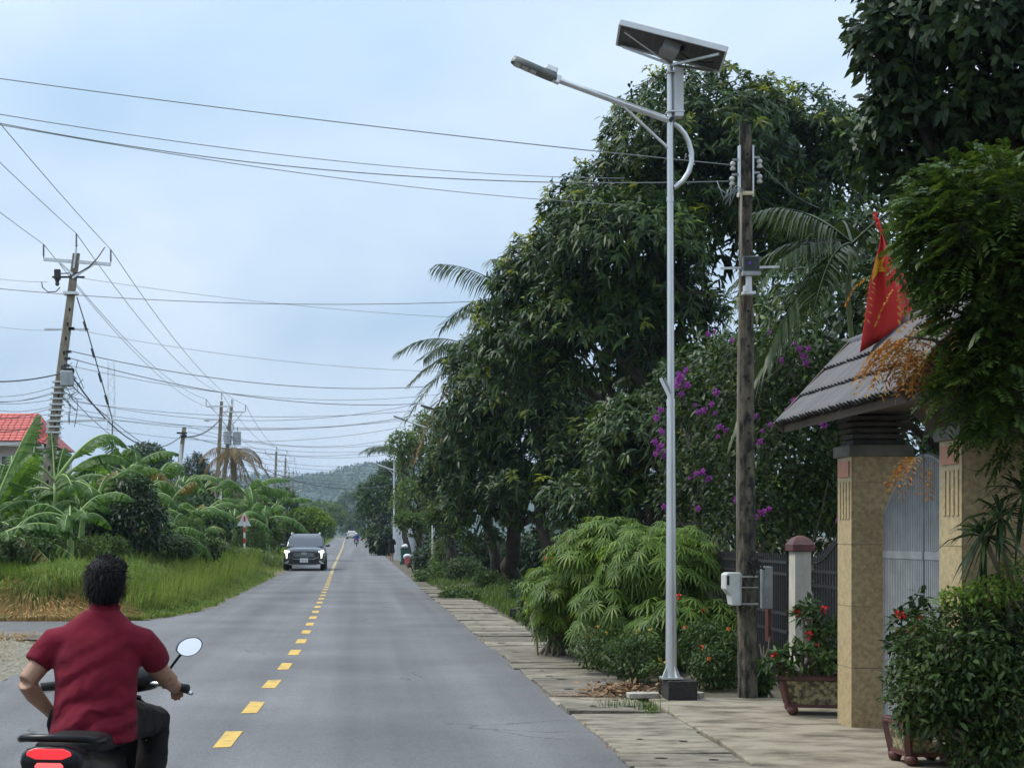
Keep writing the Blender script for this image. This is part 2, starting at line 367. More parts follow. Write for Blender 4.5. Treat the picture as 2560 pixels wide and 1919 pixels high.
# drain-cover slabs along the right edge, each its own piece
pav_bed = MB().box2((1.80, 6, -.3), (2.95, 47, -.012)).build('pavement', M['soil'], at=(2, 20, 0)); struct(pav_bed)
y0 = 7.2; k = 0
while y0 < 46.5:
    w = rr.choice((.62, .66, .7, 1.28)) if y0 < 30 else .68
    x0 = 1.9 + rr.uniform(-.05, .03); x1 = 2.72 + (0.12 if y0 > 15 else 0) + rr.uniform(-.02, .06); z = .022 + rr.uniform(-.014, .016); g = .012 + rr.random() * .02
    mb = MB(); rz = rr.uniform(-.018, .018); tz = rr.uniform(-.016, .016)
    mb.box(((x0 + x1) / 2, y0 + w / 2, z - .05), (x1 - x0, w - g, .1), Matrix.Rotation(rz, 3, 'Z') @ Matrix.Rotation(tz, 3, 'Y'))
    sl = mb.build('slab', M['slab'], pav_bed, bevel=.008)
    if y0 < 34:
        hs = MB()
        for hx in (x0 + .26, x1 - .24):
            if rr.random() < .6:
                cx, cy = hx + rr.uniform(-.04, .04), y0 + w * rr.uniform(.4, .6); n = 10; q1, q2 = rr.uniform(.025, .065), rr.uniform(.02, .05)
                hs.add([(cx + q1 * rr.uniform(.8, 1.2) * math.cos(t * 2 * math.pi / n), cy + q2 * rr.uniform(.8, 1.2) * math.sin(t * 2 * math.pi / n), z + .0045 + (cx - (x0 + x1) / 2) * -math.sin(tz)) for t in range(n)], [tuple(range(n))])
        if hs.v: hs.build('lifting_hole', M['hole'], sl)
    y0 += w; k += 1
# concrete apron before the gate: two cast fields with an open joint
ap = MB()
ap.prism([(2.74, 5.5), (9.5, 5.5), (9.5, 12.2), (5.4, 12.3), (4.3, 12.45), (2.77, 13.35), (2.79, 11.8), (2.73, 10.6), (2.78, 9)], (0, 0, -.12), (1, 0, 0), (0, 1, 0), (0, 0, .145))
apron = struct(ap.build('apron', M['apron'], at=(4, 10, 0), bevel=.012))
ap = MB().prism([(2.8, 13.37), (4.3, 12.48), (5.4, 12.34), (9.5, 12.24), (9.5, 14.6), (4.6, 14.75), (4.0, 14.95), (2.82, 15.0)], (0, 0, -.12), (1, 0, 0), (0, 1, 0), (0, 0, .14))
ap.build('cast_field', M['apron'], apron, bevel=.012)
# gravel shoulder at the junction
mb = MB(); n = 26; pts = [(-4.0, 16.5), (-3.95, 18), (-4.02, 20), (-4.4, 22), (-5.3, 23.4), (-7, 23.9), (-11, 24.1), (-30, 24.2), (-30, 9), (-4.0, 9)]
mb.prism([(x + rr.uniform(-.05, .05), y) for x, y in pts], (0, 0, -.1), (1, 0, 0), (0, 1, 0), (0, 0, .096)); struct(mb.build('gravel_shoulder', M['gravel'], at=(-6, 18, 0)))
N = 2600; c = np.stack([NP.uniform(-8.5, -3.75, N), NP.uniform(12, 23.8, N), np.zeros(N)], 1); s = NP.uniform(.012, .045, N)
keep = c[:, 0] < -3.8 - np.clip((c[:, 1] - 20) / 3.6, 0, 1) ** 2 * 1.4 - NP.random(N) * .5; c = c[keep]; s = s[keep]; N = len(c)
base = np.array([(1, 0, -.2), (-.5, .87, -.2), (-.5, -.87, -.2), (.1, .1, .7)])
va = (c[:, None, :] + base[None] * s[:, None, None] * NP.uniform(.6, 1.3, (N, 4, 1)) + np.array([0, 0, .008])).reshape(-1, 3)
ix = np.arange(N)[:, None] * 4; fa = np.concatenate([ix + np.array([[0, 1, 3]]), ix + np.array([[1, 2, 3]]), ix + np.array([[2, 0, 3]])])
tag(npmesh('gravel', va, [fa], mat('gravel stone', (.3, .28, .23), (.17, .155, .11), 3, .9)), 'loose pale gravel stones beside the road junction', 'gravel', kind='stuff')

# hills
HR = [(-1500, 1240), (-400, 1215), (300, 1200), (600, 1202), (640, 1199), (700, 1206), (735, 1207), (760, 1202), (800, 1198), (830, 1192), (860, 1183), (888, 1178), (920, 1172), (937, 1175), (1000, 1168), (1100, 1150), (1300, 1165), (1700, 1190), (2600, 1220), (4200, 1250)]
hy = 1500.; cols = np.linspace(-1500, 4200, 420); va = []; fa = []; nr = 22
h0 = np.interp(cols, [p[0] for p in HR], [p[1] for p in HR]); hill_n = NP.normal(0, 1, (nr, len(cols)))
for j in range(nr):
    t = j / (nr - 1); y = 900 + 600 * t
    for i, px in enumerate(cols):
        X = (px - VX) / F * hy; zr = CH - (h0[i] - VY) / F * hy
        z = 1 + (zr - 1) * smooth(t) + hill_n[j, i] * 1.3 * (.4 + t) + 5 * math.sin(i * .21 + j * .9) * math.sin(t * 3) * t
        va.append((X * (y / hy) ** .3, y, z))
nc = len(cols)
for j in range(nr - 1):
    for i in range(nc - 1): fa.append((j * nc + i, j * nc + i + 1, (j + 1) * nc + i + 1, (j + 1) * nc + i))
struct(npmesh('hills', va, [np.array(fa)], M['hill'], at=(0, 1200, 0), smooth_=False))
# ------------------------------------------------------------------ street furniture: poles, lamps, wires
def sag_pts(a, b, sag, n=14):
    a, b = Vector(a), Vector(b); return [a.lerp(b, t / n) - V(0, 0, 4 * sag * (t / n) * (1 - t / n)) for t in range(n + 1)]
def wire(a, b, sag=.3, r=.009, label=None, m='wire', name='overhead_wire', group='overhead wires', cat='wire', n=14):
    o = MB().tube(sag_pts(a, b, sag, n), r * .72, 5).build(name, M[m], at=(Vector(a) + Vector(b)) / 2, smooth_=True)
    return tag(o, label, cat, group)

# --- the solar street lamp
LY = 14.85
def L(px, py, dy=0): return W(px, py, LY + dy)
base = V(L(1678, 1753).x, LY, 0.02)
lamp = thing('solar_street_lamp', 'tall galvanised solar street lamp with tilted panel beside the pavement', 'street lamp', base)
bx = base.x + .08
MB().box2((bx - .14, LY - .16, .0), (bx + .14, LY + .14, .205)).build('plinth', M['black_box'], lamp, bevel=.008)
pb = .215; ptop = L(1675, 121).z
MB().tube([(base.x, LY, pb), (base.x - .003, LY, 2.9)], [.056, .039], 12).build('lower_pole', M['galv'], lamp, auto=50)
MB().tube([(base.x - .003, LY, 2.9), (base.x - .012, LY, ptop)], [.035, .029], 12).build('upper_pole', M['galv'], lamp, auto=50)
MB().tube([(base.x - .003, LY, 2.86), (base.x - .003, LY, 2.93)], .042, 12).build('joint_collar', M['galv'], lamp, auto=50)
for zc in (L(0, 505).z, L(0, 990).z - .2): MB().tube([(base.x - .008, LY, zc), (base.x - .008, LY, zc + .05)], .036, 12).build('band', M['galv'], lamp, auto=50)
MB().box((base.x, LY, pb + .008), (.2, .2, .016)).build('base_plate', M['galv'], lamp)
for a in range(4):
    d = V(math.cos(a * math.pi / 2 + .4), math.sin(a * math.pi / 2 + .4), 0); t = V(-d.y, d.x, 0)
    MB().prism([(.05, .016), (.105, .016), (.05, .13)], base + V(0, 0, pb - .02) - t * .004, d, V(0, 0, 1), t * .008).build('gusset', M['white_metal'], lamp)
# service flap tilted open at the joint
h0_ = L(1669, 990)
MB().bar(h0_ + V(0, -.06, 0), L(1648, 946) + V(0, -.06, 0), .03, .012, (0, 1, 0)).build('open_flap', M['white_metal'], lamp)
MB().bar(h0_ + V(.012, -.05, .02), L(1657, 945) + V(.01, -.05, 0), .022, .01, (0, 1, 0)).build('flap_bracket', M['galv_old'], lamp)
arm0, arm1 = L(1676, 302), L(1389, 198)
MB().tube([arm0, arm1], [.033, .03], 10).build('arm', M['galv'], lamp, auto=50)
MB().tube([L(1556, 263), L(1672, 372)], .014, 8).build('strut', M['galv'], lamp, auto=50)
bow = [(1684, 309), (1697, 318), (1712, 335), (1722, 355), (1729, 381), (1729, 406), (1722, 430), (1708, 452), (1686, 470)]
MB().tube([L(*p) for p in bow], .025, 10).build('bow', M['galv'], lamp, auto=60)
MB().tube([arm0 + V(0, -.07, 0), arm0 + V(0, .07, 0)], .022, 10).build('bolt', M['dark_metal'], lamp)
# lamp head, flat underside with three lens fields
ax = (L(1284, 152) - arm1); ln = ax.length + .02; ax.normalize(); upv = ax.cross(V(0, 1, 0)).normalized()
if upv.z < 0: upv = -upv
side = V(0, 1, 0)
def hp(t, s_, u): return arm1 + ax * (t * ln) + side * s_ + upv * u
outl = [(-.02, .04), (.08, .075), (.3, .085), (.7, .085), (.93, .07), (1.0, .03)]
rings = []
for u, k in ((-.022, .95), (-.002, 1.03), (.03, .9), (.046, .45)):
    pts = [(t, w) for t, w in outl] + [(t, -w) for t, w in reversed(outl)]
    rings.append([hp(.5 + (t - .5) * (1 if k > .9 else .96), w * k, u) for t, w in pts])
hd = MB().loft(rings).build('lamp_head', mat('grey lamp casting', (.11, .12, .11), (.15, .16, .15), 6, .5, .3), lamp, auto=50)
for t0, t1 in ((.42, .56), (.6, .74), (.78, .92)):
    MB().hexa([hp(t0, -.06, -.03), hp(t1, -.06, -.03), hp(t1, .06, -.03), hp(t0, .06, -.03), hp(t0, -.06, -.02), hp(t1, -.06, -.02), hp(t1, .06, -.02), hp(t0, .06, -.02)]).build('lens', mat('lamp lens', (.42, .42, .36), None, rough=.25), hd)
MB().hexa([hp(.02, -.05, .04), hp(.3, -.05, .04), hp(.3, .05, .04), hp(.02, .05, .04), hp(.04, -.045, .1), hp(.28, -.045, .1), hp(.28, .045, .1), hp(.04, .045, .1)]).build('driver_box', M['galv'], hd, bevel=.01)
MB().hexa([hp(-.1, -.035, -.035), hp(.04, -.035, -.035), hp(.04, .035, -.035), hp(-.1, .035, -.035), hp(-.1, -.03, .045), hp(.04, -.03, .045), hp(.04, .03, .045), hp(-.1, .03, .045)]).build('clamp', M['galv'], hd, bevel=.006)
# battery housing with steel bands
b0, b1 = L(1684, 172), L(1705, 295)
MB().box2((b0.x, LY - .06, b1.z), (b1.x + .006, LY + .05, b0.z)).build('battery_housing', M['white_metal'], lamp, bevel=.012)
for py in (184, 282): MB().box2((base.x - .05, LY - .066, L(0, py).z - .006), (b1.x + .012, LY + .056, L(0, py).z + .006)).build('steel_band', M['galv'], lamp)
# panel: aluminium frame, dark cells seen from below, support struts
TL, TR, BR, BL = W(1551, 57, 14.5), W(1817, 125, 14.3), W(1800, 177, 14.9), W(1543, 109, 15.1)
pn = (TR - TL).cross(BL - TL).normalized()
if pn.z < 0: pn = -pn
panel = MB().hexa([TL - pn * .002, TR - pn * .002, BR - pn * .002, BL - pn * .002, TL + pn * .02, TR + pn * .02, BR + pn * .02, BL + pn * .02]).build('solar_panel', mat('panel back sheet', (.03, .029, .032), (.04, .037, .04), 6, .45), lamp)
for a, b in ((TL, TR), (TR, BR), (BR, BL), (BL, TL)):
    MB().bar(a + pn * .004, b + pn * .004, .02, .05, pn).build('panel_frame', M['white_metal'], panel)
ex, ey = (TR - TL), (BL - TL)
for i in range(1, 9):
    a = TL + ex * (i / 9) - pn * .004; MB().bar(a + ey * .04, a + ey * .96, .004, .002, pn).build('cell_line', mat('cell gap', (.2, .2, .21), None, rough=.6) if i == 1 else bpy.data.materials['cell gap'], panel)
ptp = V(base.x - .012, LY, ptop)
MB().tube([ptp - V(0, 0, .02), ptp + V(0, 0, .06)], .036, 12).build('pole_cap', M['galv'], lamp)
MB().box(TL + ex * .5 + ey * .45 - pn * .05, (.16, .3, .09), Matrix.Rotation(math.atan2(-ex.z, ex.x), 3, 'Y')).build('mount_bracket', M['galv_old'], lamp, bevel=.004)
hub = L(1678, 164)
for tgt in (TL + ex * .06 + ey * .2, TR - ex * .05 + ey * .12, BL + ex * .06 - ey * .06, BR - ex * .06 - ey * .05):
    MB().bar(hub + V(0, -.02, 0), tgt - pn * .03, .022, .022).build('support_strut', M['galv'], lamp)
MB().box(TL + ex * .6 + ey * .4 - pn * .02, (.06, .05, .025)).build('junction_box', M['black'], lamp)
MB().tube([TL + ex * .6 + ey * .5 - pn * .03, TL + ex * .7 + ey * .55 - pn * .06, TL + ex * .85 + ey * .6 - pn * .05, TL + ex * .93 + ey * .55 - pn * .03], .008, 6).build('panel_cable', M['black'], lamp)

# --- the old utility pole beside it
PY = 14.95; pbx = W(1869, 1748, PY); ptx = W(1863, 312, PY)
pole = thing('utility_pole', 'old mossy concrete utility pole with meter box beside the driveway', 'utility pole', V(pbx.x, PY, .02))
def ppt(z):
    t = (z - .02) / (ptx.z - .02); return V(pbx.x + (ptx.x - pbx.x) * t, PY, z), .09 + (.054 - .09) * t
rings = []
for i in range(17):
    z = .0 + (ptx.z) * i / 16; c, hw = ppt(z); q = []
    for sx, sy in ((-1, -.5), (-.55, -1), (.55, -1), (1, -.5), (1, .5), (.55, 1), (-.55, 1), (-1, .5)): q.append(c + V(sx * hw + RN.uniform(-.003, .003), sy * hw * .8, 0))
    rings.append(q)
shaft = MB().loft(rings).build('shaft', M['pole_old'], pole)
hs = 0
z = .9
while z < ptx.z - .15:
    c, hw = ppt(z); n = 10
    if not (1.0 < z < 1.5):
        MB().add([c + V(.014 * math.cos(t * 2 * math.pi / n) + .008, -hw * .8 - .0035, .014 * math.sin(t * 2 * math.pi / n)) for t in range(n)], [tuple(range(n))]).build('climbing_hole', M['hole'], shaft)
    z += .17
def PP(px, py, dy=0): return W(px, py, PY + dy)
MB().tube([PP(1843, 1530, -.1), PP(1843, 1200, -.1), PP(1846, 900, -.09), PP(1852, 640, -.08), PP(1853, 480, -.08)], .011, 7).build('conduit', M['pole_conc'], pole, smooth_=True)
MB().tube([PP(1858, 560, -.085), PP(1862, 600, -.085), PP(1866, 660, -.08)], .006, 5).build('cable', M['black'], pole)
# grey meter box on the road side
m0, m1 = PP(1809, 1430, -.1), PP(1847, 1512, -.1)
mb = MB().prism([(m0.x + .03, m0.z), (m1.x, m0.z), (m1.x, m1.z), (m0.x + .065, m1.z), (m0.x + .05, m1.z + .1), (m0.x + .0, m0.z - .16), (m0.x + .0, m0.z - .02)], (0, PY - .19, 0), (1, 0, 0), (0, 0, 1), (0, .2, 0))
mbx = mb.build('meter_box', mat('white meter plastic', (.62, .63, .6), (.5, .51, .48), 8, .4), pole, bevel=.008)
MB().box((m0.x + .022, PY - .193, m0.z - .075), (.022, .006, .09)).build('sight_glass', M['black'], mbx)
MB().box((m1.x + .002, PY - .2, (m0.z + m1.z) / 2), (.004, .02, .3)).build('lid_seam', M['galv_old'], mbx)
for i, py in enumerate((1440, 1467, 1508)):
    c, hw = ppt(PP(0, py).z); MB().box(c, (hw * 2 + .012, hw * 1.6 + .012, .018 if i != 1 else .01)).build('steel_band', M['galv'], pole)
m0, m1 = PP(1907, 1415, .05), PP(1925, 1520, .05)
MB().box2((m0.x - .01, PY - .05, m1.z), (m1.x, PY + .12, m0.z)).build('grey_cabinet', M['galv_old'], pole, bevel=.006)
mb = MB(); rr2 = random.Random(9)
for k in range(7):
    c = PP(1889 + rr2.uniform(-14, 14), 1405 + rr2.uniform(-20, 18), -.12); mb.tube([c + V(rr2.uniform(-.08, .08), rr2.uniform(-.02, .02), rr2.uniform(-.08, .08)) for _ in range(5)], .008, 5)
mb.build('cable_coil', M['black'], pole, smooth_=True)
# insulators on both sides with brackets and looped tails
for px, py, s_ in ((1832, 415, -1), (1830, 452, -1), (1899, 409, 1), (1899, 447, 1)):
    c = PP(px, py)
    ins = MB().lathe([(.01, -.045), (.026, -.042), (.028, -.022), (.017, -.015), (.017, 0), (.027, .01), (.027, .027), (.015, .042)], c, 10).build('insulator', M['porcelain'], pole, auto=40)
    pc, hw = ppt(c.z); MB().bar((c.x, PY, c.z + .06), (pc.x + s_ * hw * .8, PY, c.z + .06), .02, .02).build('bracket', M['galv_old'], ins)
for s_ in (-1, 1):
    c, hw = ppt(PP(0, 430).z); MB().box((c.x + s_ * (hw + .008), PY - .02, c.z), (.016, .06, .5)).build('rack_plate', M['galv'], pole)
mb = MB()
for k in range(5): mb.tube([PP(1800 + rr2.uniform(-8, 30), 470 + rr2.uniform(-20, 12), -.05), PP(1815 + rr2.uniform(-10, 10), 490 + rr2.uniform(-5, 25), -.1), PP(1840, 470 + rr2.uniform(-10, 20), -.1), PP(1862, 478, -.1)], .005, 5)
mb.build('wire_tails', M['wire_light'], pole, smooth_=True)
c, hw = ppt(PP(0, 486).z); MB().box(c, (hw * 2 + .03, hw * 1.6 + .03, .04)).build('insulating_sleeve', mat('cream sleeve', (.6, .5, .33), None, rough=.6), pole, bevel=.01)
# flood lamp with its crossbar
MB().bar(PP(1801, 671, -.12), PP(1948, 667, -.12), .022, .022).build('crossbar', M['galv'], pole)
fl0, fl1 = PP(1857, 640, -.18), PP(1899, 686, -.18)
fl = MB().box2((fl0.x, PY - .2, fl1.z), (fl1.x, PY - .14, fl0.z)).build('flood_lamp', mat('tinted lamp face', (.035, .04, .038), (.06, .065, .06), 4, .2), pole, bevel=.012)
MB().box2((fl0.x - .006, PY - .21, fl1.z - .01), (fl1.x + .006, PY - .145, fl1.z + .028)).build('lamp_rim', M['galv_old'], fl)
MB().box2((fl0.x + .05, PY - .206, fl0.z - .085), (fl0.x + .075, PY - .2, fl0.z - .06)).build('indicator', mat('violet glass', (.12, .05, .4), None, rough=.3), fl)
MB().tube([PP(1872, 690, -.16), PP(1872, 728, -.15)], .03, 10).build('motor_housing', M['white_metal'], pole, auto=40)
MB().box(PP(1871, 733, -.13), (.12, .1, .025)).build('mount_plate', M['white_metal'], pole)
MB().box(PP(1863, 722, -.16), (.03, .06, .06)).build('cable_gland', M['white_metal'], pole)
# --- the line of concrete power poles on the far side of the road
M['tank'] = mat('transformer grey', (.42, .44, .46), (.3, .32, .33), 6, .5)
def pshaft(t, base, top, w0, w1, m='pole_conc', slots=6):
    base, top = Vector(base), Vector(top); rings = []; H = (top - base).length
    for i in range(9):
        k = i / 8; c = base.lerp(top, k); w = (w0 + (w1 - w0) * k) / 2
        rings.append([c + V(sx * w, sy * w * .8, 0) for sx, sy in ((-1, -.75), (-.75, -1), (.75, -1), (1, -.75), (1, .75), (.75, 1), (-.75, 1), (-1, .75))])
    s_ = MB().loft(rings).build('shaft', M[m], t)
    for i in range(slots):                       # the ladder slots cast into the shaft
        k = .25 + .62 * i / max(1, slots); c = base.lerp(top, k); w = (w0 + (w1 - w0) * k) / 2
        MB().box(c + V(w * .25, -w * .8 - .002, 0), (w * .45, .006, w * .9)).build('slot', M['hole'], s_)
    return s_
def insulator(t, c, h=.42, m='polymer', r=.05):
    prof = [(.012, 0)]
    for i in range(5): z = h * (.18 + .16 * i); prof += [(.018, z), (r * (1 - .06 * i), z + h * .02), (.018, z + h * .06)]
    prof += [(.02, h)]
    return MB().lathe(prof, c, 8).build('insulator', M[m], t, auto=30)
def crossarm(t, c, l, r, ty=0, drop=.75, ins=(1, 1), brace=True):
    a, b = c + V(-l, ty, 0), c + V(r, ty, 0)
    MB().bar(a, b, .09, .09).build('crossarm', M['galv'], t)
    if brace:
        for e in (a.lerp(c, .22), b.lerp(c, .22)): MB().bar(e - V(0, .05, 0), c - V(0, .05, drop), .05, .05).build('brace', M['galv'], t)
    out = []
    for e, on in zip((a, b), ins):
        if on: insulator(t, e + V(0, 0, .05)); out.append(e + V(0, 0, .48))
    return out
def PX(px, py, Y): return W(px, py, Y)
Y1 = 45.
p1b, p1t = V(PX(87, 1441, Y1).x, Y1, .35), PX(191, 634, Y1)
P1 = thing('power_pole', 'leaning concrete power pole with steel crossarm behind the banana plants', 'power pole', p1b)
pshaft(P1, p1b, p1t, .36, .2, slots=14)
def p1(py): k = (p1t.z - PX(0, py, Y1).z) / (p1t.z - p1b.z); return p1t.lerp(p1b, k)
tl_, tr_ = PX(109, 648, Y1), PX(277, 661, Y1); arm_c = p1(653)
MB().bar(tl_, tr_, .09, .09).build('crossarm', M['galv'], P1)
for e, k in ((tl_.lerp(tr_, .2), p1(688)), (tr_.lerp(tl_, .22), p1(697))): MB().bar(e - V(0, .1, 0), k - V(0, .13, 0), .06, .06).build('brace', M['galv'], P1)
MB().tube([p1(672) - V(0, .12, 0), p1t + V(.02, -.12, .15)], .03, 8).build('pin', M['galv'], P1)
C1 = []
for b_, hh in ((tl_, .4), (p1t + V(.02, -.12, .08), .45), (tr_, .4)): insulator(P1, b_ + V(0, 0, .04), hh); C1.append(b_ + V(0, 0, hh + .04))
MB().box(p1(692) + V(-.45, -.1, .05), (.18, .16, .3)).build('fuse_switch', M['dark_metal'], P1, bevel=.02)
MB().lathe([(.03, 0), (.07, .05), (.05, .1), (.07, .16), (.04, .24)], p1(716) + V(-.42, -.1, 0), 8).build('surge_arrester', M['polymer'], P1)
MB().bar(p1(694) + V(-.6, -.1, 0), p1(694) + V(.35, -.1, 0), .07, .05).build('fuse_bracket', M['dark_metal'], P1)
MB().tube([p1(694) + V(-.45, -.1, .1)] + [PX(x, y, Y1 - .15) for x, y in ((196, 682), (222, 668), (244, 645), (262, 618))], .016, 6).build('jumper', M['black'], P1, smooth_=True)
MB().tube([PX(104, 704, Y1 - .1), PX(106, 718, Y1 - .1), PX(120, 730, Y1 - .1), PX(140, 729, Y1 - .1), PX(150, 718, Y1 - .1)], .016, 6).build('jumper', M['black'], P1, smooth_=True)
MB().box(p1(734) + V(0, -.02, 0), (.42, .34, .08)).build('pole_band', M['galv'], P1)
gy_ = [PX(192, 742, Y1 - .1), PX(215, 815, Y1 - .1), PX(262, 980, Y1 - .1), PX(281, 1049, Y1 - .1), PX(280, 1130, Y1 - .1)]
MB().tube(gy_, .018, 6).build('guy_wire', M['dark_metal'], P1)
for k in (.2, .42, .62, .8): q = gy_[0].lerp(gy_[3], k); MB().tube([q, q + (gy_[3] - gy_[0]).normalized() * .28], .04, 6).build('guy_insulator', M['polymer'], P1)
MB().bar(p1(1054), PX(282, 1049, Y1 - .1), .06, .06).build('guy_strut', M['galv'], P1)
MB().box(PX(168, 946, Y1 - .3), (.36, .28, .45)).build('junction_cabinet', M['tank'], P1, bevel=.03)
MB().box(PX(172, 926, Y1 - .3), (.3, .2, .14)).build('cable_clamp', M['black'], P1, bevel=.02)
for py in (880, 897, 915, 822, 823): MB().box(p1(py) + V(.16, -.1, 0), (.16, .1, .07)).build('dead_end_clamp', M['dark_metal'], P1)
MB().box(p1(823) + V(0, -.02, 0), (1.3, .05, .05)).build('spacer_bar', M['galv'], P1)
for k in range(10): MB().box(p1(955 + 14 * k) + V(0, -.02, 0), (.4, .34, .045)).build('steel_band', M['white_metal'], P1)
mb = MB(); r3 = random.Random(4)
for k in range(12):
    x0, y0 = 172 + r3.uniform(-5, 22), 930 + r3.uniform(-40, 60)
    mb.tube([PX(x0 + r3.uniform(-22, 22), y0 + j * r3.uniform(12, 26), Y1 - .25) for j in range(5)], .011, 5)
mb.build('loose_cables', M['wire'], P1, smooth_=True)

# the two poles with transformers
Y2 = 100.
def pole_at(name_label, bx, by, tx, ty, Y, w0=.34, w1=.2, slots=5, group='power poles across the road'):
    b = V(PX(bx, by, Y).x, Y, gz(Y) + .35); t_ = PX(tx, ty, Y)
    b.x = t_.x + (PX(bx, by, Y).x - t_.x) * (t_.z - b.z) / max(.1, t_.z - PX(bx, by, Y).z)
    o = thing('power_pole', name_label, 'power pole', b, group); pshaft(o, b, t_, w0, w1, slots=slots); return o, b, t_
P2, p2b, p2t = pole_at('tall power pole with crossarm just left of the twin transformers', 540, 1270, 554, 1003, Y2)
C2 = crossarm(P2, PX(554, 1016, Y2) + V(0, -.15, 0), 1.0, .75)
insulator(P2, p2t + V(0, 0, .05), .5); MB().tube([p2t - V(0, 0, .4), p2t + V(0, 0, .1)], .03, 6).build('pin', M['galv'], P2); C2.insert(1, p2t + V(0, 0, .55))
MB().bar(PX(549, 1048, Y2), PX(515, 1051, Y2), .06, .06).build('lamp_arm', M['galv'], P2)
MB().box(PX(517, 1051, Y2), (.35, .16, .08)).build('lamp_head', M['galv_old'], P2)
P2b, p3b, p3t = pole_at('power pole carrying two grey transformer drums', 553, 1262, 579, 1014, Y2 + 2)
C3 = crossarm(P2b, PX(586, 1030, Y2 + 2) + V(0, -.15, 0), .9, .75)
insulator(P2b, p3t + V(0, 0, .05), .4)
for k, (px, py) in enumerate(((569, 1094), (593, 1095))):
    c = PX(px, py, Y2 + 1.6)
    tk = MB().lathe([(.2, -.44), (.26, -.42), (.26, .36), (.28, .37), (.28, .41), (.1, .45)], c, 14).build('transformer_drum', M['tank'], P2b, auto=40)
    insulator(tk, c + V(.02, 0, .42), .35, r=.04); MB().box(c + V(-.24, -.05, .1), (.08, .1, .5)).build('cooling_fin', M['tank'], tk)
MB().bar(PX(556, 1120, Y2 + 1.8), PX(604, 1122, Y2 + 1.8), .08, .1).build('transformer_beam', M['galv_old'], P2b)
for k in range(5): MB().box(p2b.lerp(p2t, .15 + .07 * k) - V(0, .02, 0), (.36, .3, .05)).build('steel_band', M['white_metal'], P2)
MB().box(PX(551, 1225, Y2 - .2), (.14, .14, 2.3)).build('white_conduit', M['white_metal'], P2)
mb = MB()
for k in range(8): mb.tube([PX(566 + r3.uniform(-10, 22), 1060 + j * 14 + r3.uniform(-6, 6), Y2 + 1.7) for j in range(5)], .014, 5)
mb.build('loose_cables', M['wire'], P2b)
# a short service pole nearer
P4, p4b, p4t = pole_at('short leaning service pole with cable clamps beyond the banana leaves', 440, 1233, 461, 1067, 75., .3, .19, 4)
MB().box(PX(455, 1082, 74.8), (.5, .15, .08)).build('clamp_bar', M['dark_metal'], P4); MB().box(PX(459, 1090, 74.7), (.3, .2, .16)).build('cable_clamp', M['black'], P4, bevel=.02)
MB().tube([PX(452, 1110, 74.7), PX(449, 1230, 74.7)], .07, 8).build('white_conduit', M['white_metal'], P4)
FAR = []
for k, (bx, by, tx, ty, Y, lab) in enumerate(((686, 1249, 691, 1128, 160, 'distant power pole with hanging fuse line, nearest beyond the transformers'), (711, 1260, 714, 1145, 186, 'distant power pole with low double crossarm, second beyond the transformers'), (720, 1262, 723, 1180, 232, 'small far power pole standing third beyond the transformers'), (731, 1262, 733, 1178, 262, 'small far power pole standing fourth beyond the transformers'), (745, 1270, 747, 1205, 330, 'tiny farthest power pole in the line on the hill side'))):
    o, b, t_ = pole_at(lab, bx, by, tx, ty, Y, .36, .22, 0)
    cs = crossarm(o, t_ - V(0, .12, .35), 1.15, 1.1); insulator(o, t_, .5, r=.06); FAR.append((o, b, t_, [cs[0], t_ + V(0, 0, .5), cs[1]]))
    if k < 3: crossarm(o, t_ - V(0, .12, 2.0), .9, 1.3, brace=False)
q = PX(673, 1180, 160); MB().tube([PX(664, 1160, 160), PX(662, 1172, 160), PX(671, 1185, 160), PX(673, 1205, 160)], .03, 5).build('fuse_line', M['wire'], FAR[0][0])
MB().box(PX(677, 1216, 160), (.6, .4, 1.0)).build('transformer_drum', M['tank'], FAR[0][0], bevel=.05)

# conductors strung pole to pole
lab_c = ('lower left', 'topmost centre', 'right hand')
P0 = [V(-10.3, 6, 10.6), V(-9.0, 6, 11.2), V(-7.2, 6, 10.7)]
for k in range(3):
    wire(P0[k], C1[k], .35, .012, 'bare conductor rising off frame from the leaning pole, ' + lab_c[k] + ' of three')
for k, (a, b) in enumerate(((C1[0], C2[0]), (C1[1], C2[1]), (C1[2], C3[1]))):
    wire(a, b, .8, .014, 'bare conductor descending from the leaning pole to the transformers, ' + lab_c[k] + ' of three')
wire(p1(705), C3[0] - V(0, 0, .3), .9, .012, 'thin lower wire descending from the leaning pole towards the transformers')
for k, (a, b) in enumerate(((C2[0], FAR[0][3][0]), (C2[1], FAR[0][3][1]), (C3[1], FAR[0][3][2]))): wire(a, b, .9, .02, 'conductor running on from the transformers to the distant poles, ' + ('left', 'middle', 'right')[k] + ' of three')
for i in range(4):
    for k in range(3): wire(FAR[i][3][k], FAR[i + 1][3][k], .5, .022, 'conductor running between the distant poles', group='far conductors')
